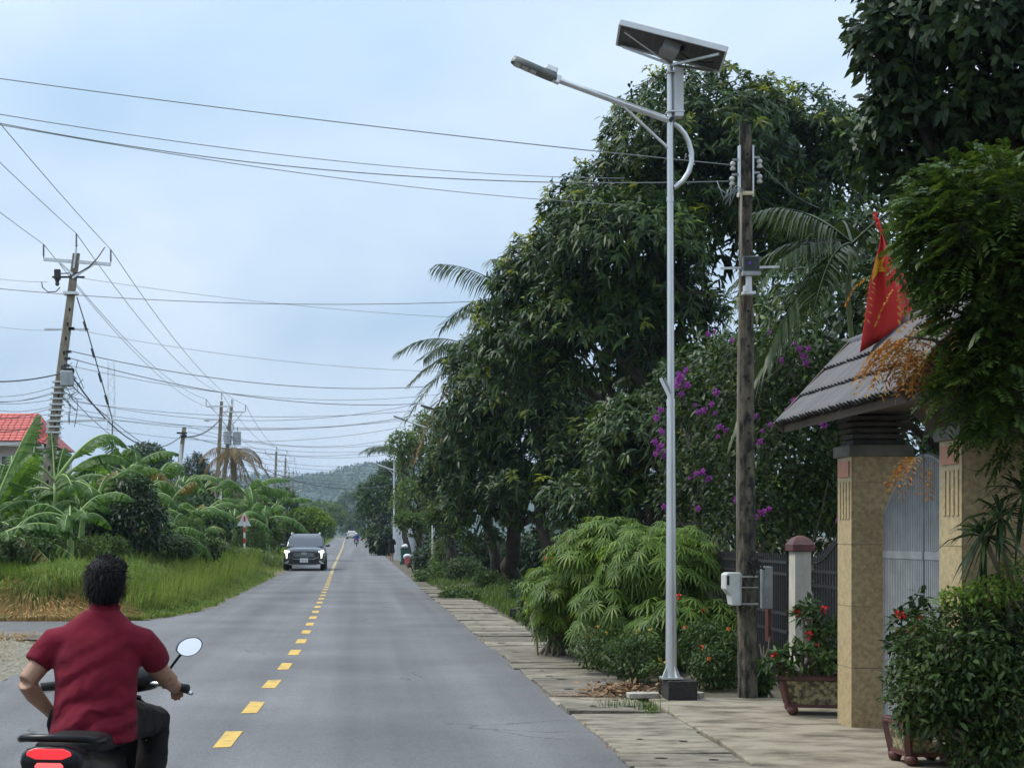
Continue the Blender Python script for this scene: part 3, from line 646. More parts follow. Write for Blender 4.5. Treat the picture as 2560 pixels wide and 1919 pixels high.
# cables crossing the road: (left px, py, Y), (right px, py, Y), sag, radius, label
CR = [((-330, 150, 16), (1830, 413, PY), .05, .0075, 'uppermost cable crossing the sky to the mossy utility pole'),
      ((-330, 236, 16), (1828, 453, PY), .30, .0075, 'lower cable crossing the sky to the mossy utility pole'),
      ((-330, 228, 16.5), (1560, 446, 26), .22, .0075, 'second cable crossing the sky that ends inside the mango crown'),
      ((-330, 250, 16.5), (1560, 512, 26), .18, .0075, 'fourth cable crossing the sky that ends inside the mango crown'),
      ((-60, 716, 46), (1230, 752, 46), .28, .014, 'level dark cable crossing the road below the leaning pole crossarm'),
      ((196, 694, 45), (1235, 798, 48), .18, .009, 'thin cable sloping from the leaning pole fuse to the palm fronds'),
      ((-60, 688, 45), (120, 705, 45), .05, .009, 'short cable entering from the frame edge to the pole fuse'),
      ((-60, 806, 45), (170, 824, 45), .1, .008, 'faint cable from the frame edge to the pole spacer bar'),
      ((190, 824, 45), (1200, 930, 50), .3, .009, 'faint cable sloping from the spacer bar across the sky'),
      ((180, 878, 45), (1080, 965, 55), .45, .017, 'thick twisted cable leaving the leaning pole clamps, upper one'),
      ((178, 896, 45), (1060, 1008, 55), .5, .017, 'thick twisted cable leaving the leaning pole clamps, lower one'),
      ((176, 914, 45), (1100, 985, 60), .55, .011, 'thin cable between the two twisted cables'),
      ((172, 928, 44.8), (456, 1086, 74.8), 1.3, .035, 'heavy black cable sagging from the leaning pole to the service pole'),
      ((-80, 950, 44.8), (150, 934, 44.8), .12, .03, 'heavy black cable entering at the frame edge below the leaning pole'),
      ((460, 1092, 74.8), (548, 1050, 100), .3, .06, 'stiff diagonal cable rising from the service pole to the tall pole'),
      ((175, 960, 44.8), (500, 1172, 90), .5, .02, 'dark cable dropping from the cabinet into the foliage'),
      ((170, 985, 44.8), (345, 1128, 60), .2, .016, 'second dark cable dropping from the cabinet into the foliage')]
for a, b, s_, r_, lab in CR: wire(PX(*a), PX(*b), s_, r_, lab, m='wire' if r_ > .01 else 'wire_light', n=24)
rw = random.Random(21)
for k in range(13):                                 # the thicket of thin lines towards the left pole
    y0 = 985 + k * 11 + rw.uniform(-5, 5)
    wire(PX(-60, y0 + rw.uniform(-15, 15), 45), PX(150 + rw.uniform(-10, 10), 960 + k * 11, 45), rw.uniform(.05, .3), .011, 'thin drop line running from the frame edge to the leaning pole', group='drop lines at the leaning pole')
ORD = 'first second third fourth fifth sixth seventh eighth ninth tenth eleventh twelfth thirteenth fourteenth fifteenth last'.split()
for k in range(16):
    yl = 990 + k * 12 + rw.uniform(-6, 6); yr = 1000 + k * 14 + rw.uniform(-12, 12); Yl = 46 + k * 5.5
    xl = 160 if k < 6 else (470 if k < 10 else 560)
    wire(PX(xl, yl, Yl), PX(1020 - k * 2 + rw.uniform(0, 60), yr, Yl + rw.uniform(0, 14)), rw.uniform(.3, 1.0), .011 + k * .0007, 'thin line crossing low above the road, ' + ORD[k] + ' of sixteen from the top', group='thin lines across the road')
wire(PX(560, 1120, 100), PX(1010, 1203, 112), 1.4, .035, 'heavy cable sagging across the road in front of the hill')
for k in range(6): wire(PX(700, 1190 + 14 * k, 160), PX(985, 1212 + 17 * k, 150 + 6 * k), .9, .022, 'far line crossing the road before the hill', group='far lines before the hill')
wire(PX(1905, 415, PY), PX(2050, 520, 18), .06, .006, 'service drop from the mossy pole into the palm', m='wire_light')

# --- the row of solar lamps along the road
def far_lamp(label):
    t = thing('solar_street_lamp', label, 'street lamp', (0, 0, 0), 'row of solar lamps receding along the right verge', local=True)
    MB().tube([(0, 0, 0), (0, 0, 2.9), (-.01, 0, 6.3)], [.06, .05, .038], 8).build('pole', M['white_metal'], t, auto=50)
    MB().tube([(0, 0, 5.6), (-1.12, 0, 6.0)], .034, 8).build('arm', M['white_metal'], t, auto=50)
    MB().box((-1.3, 0, 6.06), (.45, .17, .06), Matrix.Rotation(.34, 3, 'Y')).build('lamp_head', M['galv_old'], t)
    MB().tube([(.03, 0, 5.6), (.15, 0, 5.48), (.21, 0, 5.28), (.15, 0, 5.08), (.03, 0, 4.98)], .028, 6).build('bow', M['white_metal'], t, smooth_=True)
    MB().tube([(-.45, 0, 5.74), (-.02, 0, 5.35)], .014, 6).build('strut', M['white_metal'], t)
    MB().box((.07, 0, 5.9), (.08, .1, .46)).build('battery_housing', M['white_metal'], t)
    MB().box((.03, .02, 6.4), (1.05, .6, .03), Matrix.Rotation(.3, 3, 'Y')).build('solar_panel', bpy.data.materials['panel back sheet'], t)
    return t
fl_ = far_lamp('solar street lamp half hidden by the palm fronds, second in the row'); fl_.location = (2.85, 58.6, .05)
nth = ['solar street lamp by the standing person, third in the row', 'far solar street lamp, fourth in the row', 'far solar street lamp, fifth in the row', 'tiny solar street lamp, sixth in the row', 'tiny solar street lamp, seventh in the row', 'tiny solar street lamp, eighth in the row']
for k, y in enumerate((104, 146, 190, 234, 290, 345)):
    c = copy_tree(fl_); c['label'] = nth[k]; c.location = (road_r(y) + (.6 if k == 0 else .75), y, gz(y)); c.scale = (1.05,) * 3
for k, (px, py, Y) in enumerate(((729, 1233, 165), (740, 1261, 225), (752, 1275, 290))):
    c = copy_tree(fl_); c['label'] = ('white street lamp above the left verge foliage, nearest of three', 'white street lamp above the left verge foliage, middle of three', 'white street lamp above the left verge foliage, farthest of three')[k]
    c['group'] = 'street lamps above the left verge'; q = PX(px, py, Y); c.location = (q.x, Y, q.z - 5.6); c.scale = (-1, 1, 1)

# --- lattice mast far off
t = thing('lattice_mast', 'tall thin lattice radio mast behind the leaning pole', 'mast', (PX(278, 1339, 400).x, 400, 1))
mx_ = PX(278, 1339, 400).x; mtop = PX(278, 905, 400).z
for sx, sy in ((-1, -1), (1, -1), (1, 1), (-1, 1)): MB().tube([(mx_ + sx * 1.1, 400 + sy * 1.1, 1), (mx_ + sx * .8, 400 + sy * .8, mtop)], .07, 5).build('leg', M['white_metal'], t)
mb = MB()
for i in range(26):
    z0, z1 = 1 + (mtop - 1) * i / 26, 1 + (mtop - 1) * (i + 1) / 26; w = 1.1 - .3 * i / 26; s_ = 1 if i % 2 else -1
    for sy in (-1, 1): mb.bar((mx_ - s_ * w, 400 + sy * w, z0), (mx_ + s_ * w, 400 + sy * w, z1), .06, .06)
    for sx in (-1, 1): mb.bar((mx_ + sx * w, 400 - s_ * w, z0), (mx_ + sx * w, 400 + s_ * w, z1), .06, .06)
mb.build('lattice_bracing', M['white_metal'], t)

# --- triangular warning sign seen from behind
SY = 68.; sg = PX(608, 1402, SY); t = thing('warning_sign', 'triangular road sign seen from behind on red and white post', 'road sign', V(sg.x, SY, .4))
a, b, c = PX(610.5, 1281, SY), PX(593, 1314, SY), PX(628, 1314, SY)
MB().add([p + V(0, 0, 0) for p in (b, c, a)] + [p + V(0, .02, 0) for p in (b, c, a)], [(0, 1, 2), (5, 4, 3), (0, 3, 4, 1), (1, 4, 5, 2), (2, 5, 3, 0)]).build('sign_plate', mat('bare sign back', (.66, .67, .67), (.58, .6, .6), 4, .5, .0), t)
red = mat('red post paint', (.5, .03, .03), (.4, .03, .03), 4, .6); ztop = PX(0, 1290, SY).z; n = 9
for i in range(n):
    z0, z1 = .3 + (ztop - .3) * i / n, .3 + (ztop - .3) * (i + 1) / n
    MB().tube([(sg.x + .06, SY - .04, z0), (sg.x + .06, SY - .04, z1)], .045, 10).build('post_band', red if i % 2 == 0 else M['white_metal'], t, auto=50)

# --- red-roofed house behind the bananas
HY = 72.; hx = lambda px: PX(px, 0, HY).x; hz_ = lambda py: PX(0, py, HY).z
M['rooftile'] = mat('red roof tiles', (.55, .10, .07), (.45, .08, .06), 3, .55); M['plaster'] = mat('white plaster', (.7, .7, .66), (.58, .58, .54), 2, .8, bump=.1)
t = thing('house', 'two storey white house with red tiled roof beyond the bananas', 'house', (hx(0), HY, .4))
wl_ = MB().box2((hx(-260), HY + 1, .3), (hx(64), HY + 9, hz_(1104))).build('wall', M['plaster'], t)
MB().box2((hx(60), HY + 1.5, .3), (hx(100), HY + 8, hz_(1112))).build('wall', M['plaster'], t)
MB().box2((hx(70), HY + 4.2, hz_(1104)), (hx(89), HY + 6, hz_(1036))).build('parapet', M['plaster'], t)
def roof(x0, x1, y0, y1, ze, zr, inset):
    rf = MB().add([(x0, y0, ze), (x1, y0, ze), (x1 - inset, (y0 + y1) / 2, zr), (x0 + inset, (y0 + y1) / 2, zr), (x0, y1, ze), (x1, y1, ze)], [(0, 1, 2, 3), (1, 5, 2), (5, 4, 3, 2), (4, 0, 3), (0, 4, 5, 1)]).build('roof', M['rooftile'], t)
    nrow = 11; tl = MB()
    for i in range(nrow):
        k0, k1 = i / nrow, (i + 1) / nrow + .02; ym = (y0 + y1) / 2
        xa0, xa1 = x0 + inset * k0, x1 - inset * k0; xb0, xb1 = x0 + inset * min(1, k1), x1 - inset * min(1, k1)
        n = max(2, int((xa1 - xa0) / .3)); d = V(0, -.03, .05)
        for j in range(n):
            f0, f1 = j / n, (j + .86) / n
            P = lambda f, k, xa, xb: V(xa + (xb - xa) * f, y0 + (ym - y0) * k, ze + (zr - ze) * k)
            a_, b_, c_, d_ = P(f0, k0, xa0, xa1) + d, P(f1, k0, xa0, xa1) + d, P(f1, min(1, k1), xb0, xb1) + d * .4, P(f0, min(1, k1), xb0, xb1) + d * .4
            tl.add([a_, b_, c_, d_, a_ - d, b_ - d], [(0, 1, 2, 3), (4, 5, 1, 0)])
    o = tl.build('roof_tiles', M['rooftile'], t); o['kind'] = 'stuff'
    MB().box2((x0 + .1, y0 + .05, ze - .22), (x1 - .1, y0 + .25, ze - .01)).build('eave_board', M['plaster'], t)
roof(hx(-300), hx(72), HY - .2, HY + 10, hz_(1103), hz_(1013), .5)
roof(hx(50), hx(106), HY + .6, HY + 8.5, hz_(1106), hz_(1063), .4)
for k, (xa, xb, ya, yb) in enumerate(((-8, 14, 1135, 1195), (36, 56, 1135, 1190))):
    f = MB().box2((hx(xa), HY + .93, hz_(yb)), (hx(xb), HY + 1.02, hz_(ya))).build('window', M['white_metal'], t)
    MB().box2((hx(xa + 2), HY + .9, hz_(yb - 3)), (hx(xb - 2), HY + .94, hz_(ya + 3))).build('pane', mat('dark window glass', (.02, .025, .03), None, rough=.1) if k == 0 else bpy.data.materials['dark window glass'], f)
# ------------------------------------------------------------------ vegetation
def unit(a): return a / np.maximum(np.linalg.norm(a, axis=-1, keepdims=True), 1e-9)
def leaves(pos, dr, up, Ln, Wd, droop=.3, w1=.85, w2=.75, t1=.3, t2=.68):
    """N bent leaf blades of six vertices each"""
    N = len(pos); dr = unit(dr); sd_ = unit(np.cross(dr, up)); Ln = np.broadcast_to(Ln, N)[:, None]; Wd = np.broadcast_to(Wd, N)[:, None] / 2; dp = np.broadcast_to(droop, N)[:, None]
    z = np.array([0, 0, 1.])
    def at(t): return pos + dr * Ln * t * (1 - .25 * dp * t) - z * dp * Ln * t * t
    a, b, c = at(t1), at(t2), at(1.)
    va = np.stack([pos, a - sd_ * Wd * w1, a + sd_ * Wd * w1, b - sd_ * Wd * w2, b + sd_ * Wd * w2, c], 1).reshape(-1, 3)
    i = np.arange(N)[:, None] * 6
    return va, [np.concatenate([i + np.array([[0, 2, 1]]), i + np.array([[3, 4, 5]])]), i + np.array([[1, 2, 4, 3]])]
def diamonds(pos, dr, up, Ln, Wd, droop=.2):
    N = len(pos); dr = unit(dr); sd_ = unit(np.cross(dr, up)); Ln = np.broadcast_to(Ln, N)[:, None]; Wd = np.broadcast_to(Wd, N)[:, None] / 2
    dp = np.broadcast_to(droop, N)[:, None] * np.array([0, 0, 1.])
    va = np.stack([pos, pos + dr * Ln * .45 + sd_ * Wd - dp * Ln * .2, pos + dr * Ln - dp * Ln, pos + dr * Ln * .45 - sd_ * Wd - dp * Ln * .2], 1).reshape(-1, 3)
    return va, [np.arange(N)[:, None] * 4 + np.array([[0, 1, 2, 3]])]
def join(parts):
    va = []; fs = {}; b = 0
    for v, f in parts:
        va.append(v)
        for q in f: fs.setdefault(q.shape[1], []).append(q + b)
        b += len(v)
    return np.concatenate(va), [np.concatenate(q) for q in fs.values()]
def shell(blobs, N, lo=.72, hi=1.06, gap=.0, seed=0, under=.25):
    """points spread over the outside of a union of ellipsoids, with outward normals; 'gap' opens holes"""
    g = np.random.default_rng(seed); B = [(np.array(c, float), np.array(r, float)) for c, r in blobs]
    wt = np.array([r[0] * r[1] + r[1] * r[2] + r[0] * r[2] for _, r in B]); wt /= wt.sum()
    P = []; Nn = []; k = 0; thr = min(.42, lo * lo * .8); it = 0
    while k < N:
        it += 1
        if it > 40: raise RuntimeError('shell')
        idx = g.choice(len(B), N, p=wt); d = unit(g.normal(size=(N, 3))); d[:, 2] = np.where((d[:, 2] < -.2) & (g.random(N) > under), -d[:, 2], d[:, 2])
        c = np.stack([B[i][0] for i in idx]); r = np.stack([B[i][1] for i in idx]); f = lo + (hi - lo) * g.random(N) ** .7
        p = c + d * r * f[:, None]; keep = np.ones(N, bool)
        for bc, br in B:
            keep &= np.sum(((p - bc) / br) ** 2, 1) > thr
        if gap:
            s_ = np.sin(p @ np.array([2.1, 1.3, 1.7]) + seed) + np.sin(p @ np.array([-1.2, 2.3, 2.6]) + 1.7 * seed) + np.sin(p @ np.array([3.3, -1.9, 1.1])); keep &= s_ > -1.9 + gap * 3
        p = p[keep]; P.append(p); Nn.append(unit(d / r)[keep]); k += len(p)
    return np.concatenate(P)[:N], np.concatenate(Nn)[:N]
def rosettes(pos, nrm, n, Ln, Wd, droop, seed=0, up=.35, spread=(35, 100), jit=.25):
    g = np.random.default_rng(seed); N = len(pos); ax = unit(nrm + np.array([0, 0, up]) + g.normal(size=(N, 3)) * .3)
    ax = np.repeat(ax, n, 0); p = np.repeat(pos, n, 0) + g.normal(size=(N * n, 3)) * Ln * .12
    rad = unit(np.cross(ax, g.normal(size=(N * n, 3)))); a = np.radians(g.uniform(spread[0], spread[1], N * n))[:, None]
    d = ax * np.cos(a) + rad * np.sin(a); u = unit(ax + g.normal(size=(N * n, 3)) * jit)
    return leaves(p, d, u, Ln * g.uniform(.65, 1.15, N * n), Wd * g.uniform(.75, 1.15, N * n), droop * g.uniform(.5, 1.3, N * n))
def scatter(pos, nrm, Ln, Wd, droop=.25, seed=0, six=False):
    g = np.random.default_rng(seed); N = len(pos); d = unit(nrm * .6 + g.normal(size=(N, 3)) * .8); u = unit(np.array([0, 0, 1.]) + nrm * .5 + g.normal(size=(N, 3)) * .4)
    f = leaves if six else diamonds
    return f(pos, d, u, Ln * g.uniform(.6, 1.25, N), Wd * g.uniform(.7, 1.2, N), droop)
M['bark'] = mat('dark bark', (.035, .028, .02), (.075, .06, .045), 9, .95, bump=.8, bscale=30, st=(1, 1, .3))
M['stem'] = mat('green stem', (.1, .14, .04), (.16, .19, .07), 6, .6)
M['twig'] = mat('pale twig', (.14, .12, .08), (.2, .17, .12), 10, .9)
M['mango'] = leafmat('mango leaf', [(0.0121, 0.0280, 0.0084), (0.0202, 0.0451, 0.0118), (0.0304, 0.0624, 0.0151), (0.0455, 0.0806, 0.0168), (0.1012, 0.1613, 0.0210)], .42, .2, clump=.8)
M['mango2'] = leafmat('bright mango leaf', [(0.0180, 0.0378, 0.0108), (0.0315, 0.0630, 0.0162), (0.0540, 0.0900, 0.0198), (0.1080, 0.1530, 0.0270)], .45, .25, clump=.7)
M['broad'] = leafmat('broad tree leaf', [(0.0090, 0.0225, 0.0090), (0.0165, 0.0360, 0.0120), (0.0263, 0.0488, 0.0150), (0.0525, 0.0825, 0.0188)], .45, .22, clump=.9)
M['lightree'] = leafmat('light tree leaf', [(.03, .06, .015), (.055, .1, .022), (.085, .14, .03), (.13, .18, .035)], .5, .3, clump=.5)
M['banana'] = leafmat('banana leaf', [(0.0330, 0.0814, 0.0135), (0.0536, 0.1202, 0.0203), (0.0784, 0.1552, 0.0281), (0.1072, 0.1940, 0.0394)], .5, .4, spec=.2, clump=.8)
M['banana_old'] = leafmat('withered banana leaf', [(.16, .1, .03), (.2, .16, .04), (.1, .12, .03)], .6, .25)
M['rib'] = mat('banana midrib', (.2, .3, .08), (.24, .34, .1), 5, .5)
M['palm'] = leafmat('palm leaflet', [(0.0175, 0.0360, 0.0096), (0.0315, 0.0540, 0.0150), (0.0490, 0.0720, 0.0240)], .4, .2)
M['palm_dry'] = leafmat('dry palm leaflet', [(.12, .08, .035), (.17, .12, .05), (.1, .09, .04)], .7, .2)
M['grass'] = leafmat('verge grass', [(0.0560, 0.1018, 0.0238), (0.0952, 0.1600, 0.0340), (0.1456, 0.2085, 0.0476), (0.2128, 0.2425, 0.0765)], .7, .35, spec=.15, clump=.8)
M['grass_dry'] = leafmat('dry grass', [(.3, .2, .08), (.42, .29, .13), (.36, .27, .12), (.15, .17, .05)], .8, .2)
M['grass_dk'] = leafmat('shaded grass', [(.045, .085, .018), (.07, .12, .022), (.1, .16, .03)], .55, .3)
M['boug'] = leafmat('bougainvillea leaf', [(0.0105, 0.0240, 0.0090), (0.0188, 0.0375, 0.0112), (0.0338, 0.0600, 0.0150), (0.0675, 0.0975, 0.0225)], .5, .25, clump=1.4)
M['purple'] = leafmat('purple bract', [(0.2700, 0.0450, 0.2700), (0.3750, 0.0975, 0.3750), (0.1950, 0.0300, 0.2025)], .6, .35)
M['jatropha'] = leafmat('jatropha leaflet', [(0.0517, 0.0935, 0.0180), (0.0805, 0.1375, 0.0250), (0.1150, 0.1870, 0.0300), (0.1725, 0.2420, 0.0400)], .5, .3, clump=1.1)
M['shrub'] = leafmat('low shrub leaf', [(0.0180, 0.0405, 0.0108), (0.0315, 0.0630, 0.0144), (0.0495, 0.0900, 0.0198), (0.0765, 0.1170, 0.0270)], .5, .25, clump=2.)
M['shrub_dk'] = leafmat('dark pot shrub leaf', [(.012, .026, .008), (.022, .044, .01), (.038, .07, .014), (.07, .105, .022)], .5, .2, clump=3.)
M['shrub_lt'] = leafmat('bright shrub leaf', [(.06, .12, .018), (.1, .17, .024), (.15, .22, .03)], .5, .3, clump=1.)
M['cassia'] = leafmat('feathery leaflet', [(0.0198, 0.0450, 0.0108), (0.0360, 0.0720, 0.0144), (0.0585, 0.1035, 0.0180), (0.0900, 0.1350, 0.0225)], .5, .25, clump=1.5)
M['wilt'] = leafmat('wilted orange leaflet', [(.3, .12, .035), (.36, .17, .045), (.28, .2, .05), (.22, .07, .03)], .7, .25, clump=3)
M['red'] = mat('red petal', (.7, .03, .025), (.55, .02, .02), 20, .6)
M['orange'] = mat('orange petal', (.75, .2, .05), None, rough=.6)
M['yellow_pt'] = mat('yellow petal', (.75, .5, .06), None, rough=.6)

def limb_path(a, b, n=6, wob=.12, seed=0, bow=.0):
    g = random.Random(seed); a, b = Vector(a), Vector(b); L_ = (b - a).length
    return [a.lerp(b, i / n) + V(g.uniform(-1, 1), g.uniform(-1, 1), g.uniform(-.4, .4)) * wob * L_ * math.sin(math.pi * i / n) + V(0, 0, bow * L_ * math.sin(math.pi * i / n)) for i in range(n + 1)]
def tree(name, label, base, blobs, crown, trunk_r=.18, fork=.35, cat='tree', group=None, limbs=9, seed=1, bark='bark'):
    """thing > trunk, limbs, crown; crown is (verts, faces, material)"""
    base = Vector(base); t = thing(name, label, cat, base, group); g = random.Random(seed)
    cz = sum(b[0][2] for b in blobs) / len(blobs); cx = sum(b[0][0] for b in blobs) / len(blobs); cy = sum(b[0][1] for b in blobs) / len(blobs)
    top = base.lerp(V(cx, cy, cz), fork)
    p = limb_path(base, top, 6, .05, seed); n = len(p)
    MB().tube([base - V(0, 0, .1)] + p, [trunk_r * 1.5] + [trunk_r * (1.25 - .45 * i / n) for i in range(n)], 10).build('trunk', M[bark], t, smooth_=True)
    mb = MB()
    for k in range(limbs):
        c, r = blobs[k % len(blobs)]; e = Vector(c) + V(g.uniform(-.6, .6) * r[0], g.uniform(-.6, .6) * r[1], g.uniform(-.3, .7) * r[2])
        q = limb_path(top, e, 7, .09, seed * 31 + k, .04); m_ = len(q)
        mb.tube(q, [trunk_r * .62 * (1 - .85 * i / m_) for i in range(m_)], 7)
        for j in range(3):
            s_ = q[3 + j]; e2 = s_ + V(g.uniform(-1, 1) * r[0], g.uniform(-1, 1) * r[1], g.uniform(-.2, .8) * r[2]) * .55
            mb.tube(limb_path(s_, e2, 4, .1, seed * 7 + k * 3 + j), [trunk_r * .2, trunk_r * .15, trunk_r * .1, trunk_r * .07, trunk_r * .04], 5)
    mb.build('limbs', M[bark], t, smooth_=True)
    npmesh('crown', crown[0], crown[1], M[crown[2]], t)
    return t
def pxblob(px, py, rx, ry, Y, ry_m=None):
    c = W(px, py, Y); k = Y / F; return ((c.x, Y, c.z), (rx * k, ry_m if ry_m else rx * k, ry * k))

# --- mango trees
def mango(label, base, blobs, N, Ln, seed, m='mango', n=8, trunk_r=.2, gap=.12, group='mango trees on the right verge', fork=.35, limbs=10, tips=60):
    P, Nn = shell(blobs, N, .6, 1.06, gap, seed); v, f = rosettes(P, Nn, n, Ln, Ln * .26, .42, seed, up=.45, spread=(40, 112)); Pi, Ni = shell(blobs, N // 4, .3, .62, 0, seed + 50); v, f = join([(v, f), rosettes(Pi, Ni, 5, Ln * 1.3, Ln * .45, .7, seed + 51)])
    t = tree('mango_tree', label, base, blobs, (v, f, m), trunk_r, fork, 'tree', group, limbs, seed)
    k = np.random.default_rng(seed + 5).choice(len(P), tips, replace=False); k = k[Nn[k][:, 2] > -.1]
    v, f = rosettes(P[k] + Nn[k] * .2, Nn[k], 12, Ln * .9, Ln * .24, .45, seed + 9, up=.6)
    npmesh('young_leaves', v, f, M['young'], t); return t
M['young'] = leafmat('young mango leaf', [(.1, .14, .02), (.15, .2, .03), (.2, .24, .04), (.22, .2, .05)], .5, .35)
A_ = [pxblob(1745, 395, 250, 215, 35), pxblob(1960, 400, 190, 180, 36), pxblob(1510, 560, 160, 150, 35), pxblob(1345, 740, 125, 150, 35.5), pxblob(1265, 840, 90, 110, 37), pxblob(1560, 640, 230, 150, 33.5), pxblob(1800, 560, 260, 160, 36), pxblob(1480, 830, 190, 150, 34.5), pxblob(1330, 900, 140, 120, 36), pxblob(1690, 800, 120, 130, 34), pxblob(2080, 430, 130, 150, 35), pxblob(2050, 620, 150, 130, 34), pxblob(1640, 950, 150, 120, 38), pxblob(1560, 760, 160, 130, 38)]
mango('large dense mango tree with high dome crown behind the lamp', V(W(1745, 0, 36.5).x, 36.5, .1), A_, 6800, .27, 3, gap=.03, n=9, trunk_r=.26, fork=.3, limbs=14, tips=330)
B_ = [pxblob(1300, 1010, 190, 130, 44), pxblob(1200, 1130, 120, 170, 45), pxblob(1400, 1080, 170, 150, 43), pxblob(1180, 1270, 90, 100, 46), pxblob(1320, 1240, 120, 90, 43), pxblob(1220, 930, 110, 100, 46), pxblob(1480, 1180, 150, 150, 42)]
mango('darker lower mango tree with thick trunk standing at the grass', G(1284, 1470) + V(0, 1, 0), B_, 3900, .27, 5, gap=.05, n=9, trunk_r=.24, fork=.45, tips=110)
M['under'] = M['shrub']
C_ = [pxblob(1640, 1130, 200, 150, 30), pxblob(1800, 1000, 160, 160, 31), pxblob(1500, 1260, 150, 90, 31)]
mango('shaded mango sapling behind the jatropha shrub', V(W(1620, 0, 30).x, 30, .1), C_, 1700, .25, 8, gap=.1, trunk_r=.12, tips=26)
mango('dark mango tree rising behind the gate garden', V(9.0, 27, .1), [((8.6, 27, 4.6), (2.2, 2, 2.2)), ((7.0, 26, 3.2), (1.8, 1.6, 2.0)), ((10.8, 27, 4.2), (2, 2, 2.4)), ((8.6, 25.6, 2.0), (2.6, 1.2, 1.6))], 2200, .25, 12, gap=.02, tips=20)
# --- broad-leaved tree over the gate
D_ = [pxblob(2420, 100, 240, 200, 17), pxblob(2210, 130, 110, 110, 17.2), pxblob(2330, 330, 200, 150, 17.5), pxblob(2560, 330, 200, 220, 17), pxblob(2230, 300, 90, 90, 17.4), pxblob(2500, 560, 190, 130, 18), pxblob(2480, -60, 330, 150, 17.5), pxblob(2290, 470, 80, 60, 17.6), pxblob(2170, 400, 80, 90, 17.8)]
P, Nn = shell(D_, 3200, .55, 1.08, .06, 21); v, f = rosettes(P, Nn, 6, .17, .075, .35, 22, up=.15, spread=(30, 95))
P2_, N2_ = shell(D_, 1500, .3, .7, 0, 24); v2, f2 = rosettes(P2_, N2_, 5, .19, .1, .35, 25)
v, f = join([(v, f), (v2, f2)])
tree('broadleaf_tree', 'large broad-leaved tree overhanging the top right corner', V(8.4, 18.5, .1), D_, (v, f, 'broad'), .2, .5, limbs=16, seed=22)
# unseen tree added beside the camera to shade the gate
Z_ = [((5.6, .5, 6.2), (3.2, 4.2, 2.0)), ((6.8, 5.8, 5.6), (2.3, 2.6, 2.2)), ((7.5, 2.0, 4.0), (2.5, 3.5, 2.0)), ((4.6, -4, 5.6), (3.0, 3, 2.2))]
P, Nn = shell(Z_, 2000, .5, 1.05, 0, 27); v, f = rosettes(P, Nn, 6, .26, .11, .35, 28); tree('added_shade_tree', 'spreading tree added out of view right of the camera to shade the gate', V(7.2, 2.2, 0), Z_, (v, f, 'broad'), .2, .5, seed=28, limbs=12)
# dense dark screen of garden trees behind the gate roof
E_ = [((9.2, 21, 2.6), (2.6, 1.2, 2.4)), ((7.2, 20.5, 3.4), (1.3, 1., 1.8)), ((8.8, 20.6, 5.2), (2.4, 1, 1.5)), ((11.5, 21, 4.6), (2, 1.2, 3))]
P, Nn = shell(E_, 2600, .6, 1.05, 0, 31); v, f = rosettes(P, Nn, 6, .17, .075, .3, 32); tree('garden_tree', 'dark garden tree filling the space behind the gate roof', V(9, 21.2, .1), E_, (v, f, 'broad'), .14, .4, seed=32, limbs=8)

# --- palms: every frond its own part
def frond_mesh(Ln, n=30, leaf=.42, droop=.9, lift=.25, w=.028, seed=0, hang=.5, rib=.018):
    g = np.random.default_rng(seed); t = np.linspace(0, 1, 40); x = Ln * (t - .13 * droop * t ** 2); z = Ln * (lift * t - droop * .55 * t ** 2.1)
    tt = np.repeat(np.linspace(.14, .99, n), 2); s_ = np.tile([1., -1.], n); px = np.interp(tt, t, x); pz = np.interp(tt, t, z)
    pos = np.stack([px, np.zeros_like(px), pz], 1); k = 1 - .75 * np.abs(tt - .42) ** 1.3
    dr = np.stack([.55 + .25 * tt, s_ * (1 - .35 * tt), -hang * .4 + g.normal(size=len(tt)) * .12 + .1], 1)
    v, f = leaves(pos, dr, np.tile([[0, 0, 1.]], (len(tt), 1)) + g.normal(size=(len(tt), 3)) * .2, leaf * k * g.uniform(.85, 1.1, len(tt)), w, hang, 1, .9, .15, .6)
    m = MB(); m.tube([(np.interp(q, t, x), 0, np.interp(q, t, z)) for q in np.linspace(0, 1, 12)], [rib * (1.2 - 1.0 * q) for q in np.linspace(0, 1, 12)], 5)
    nf = len(m.v); rv = np.array(m.v); rf4 = np.array([q for q in m.f if len(q) == 4]) if m.f else np.zeros((0, 4), int)
    return join([(v, f), (rv, [rf4])])
def palm(name, label, base, node, specs, m='palm', trunk_r=.14, trunk_top=None, group=None, tm='bark', swell=1.3):
    base, node = Vector(base), Vector(node); t = thing(name, label, 'palm', base, group)
    p = limb_path(base, node, 8, .03, 3); MB().tube(p, [trunk_r * (swell - (swell - .8) * i / 8) for i in range(9)], 10).build('trunk', M[tm], t, smooth_=True)
    for k, s_ in enumerate(specs):
        v, f = frond_mesh(s_['L'], s_.get('n', 30), s_.get('leaf', .42), s_.get('droop', .9), s_.get('lift', .3), s_.get('w', .03), k + s_.get('seed', 0), s_.get('hang', .6))
        az = math.radians(s_['az']); el = math.radians(s_.get('roll', 0)); c, s2 = math.cos(az), math.sin(az)
        if el: v = np.stack([v[:, 0], v[:, 1] * math.cos(el) - v[:, 2] * math.sin(el) * .0, v[:, 2] + v[:, 1] * math.sin(el)], 1)
        v = np.stack([v[:, 0] * c - v[:, 1] * s2, v[:, 0] * s2 + v[:, 1] * c, v[:, 2]], 1) + np.array(node)
        npmesh('frond', v, f, M[s_.get('m', m)], t)
    return t
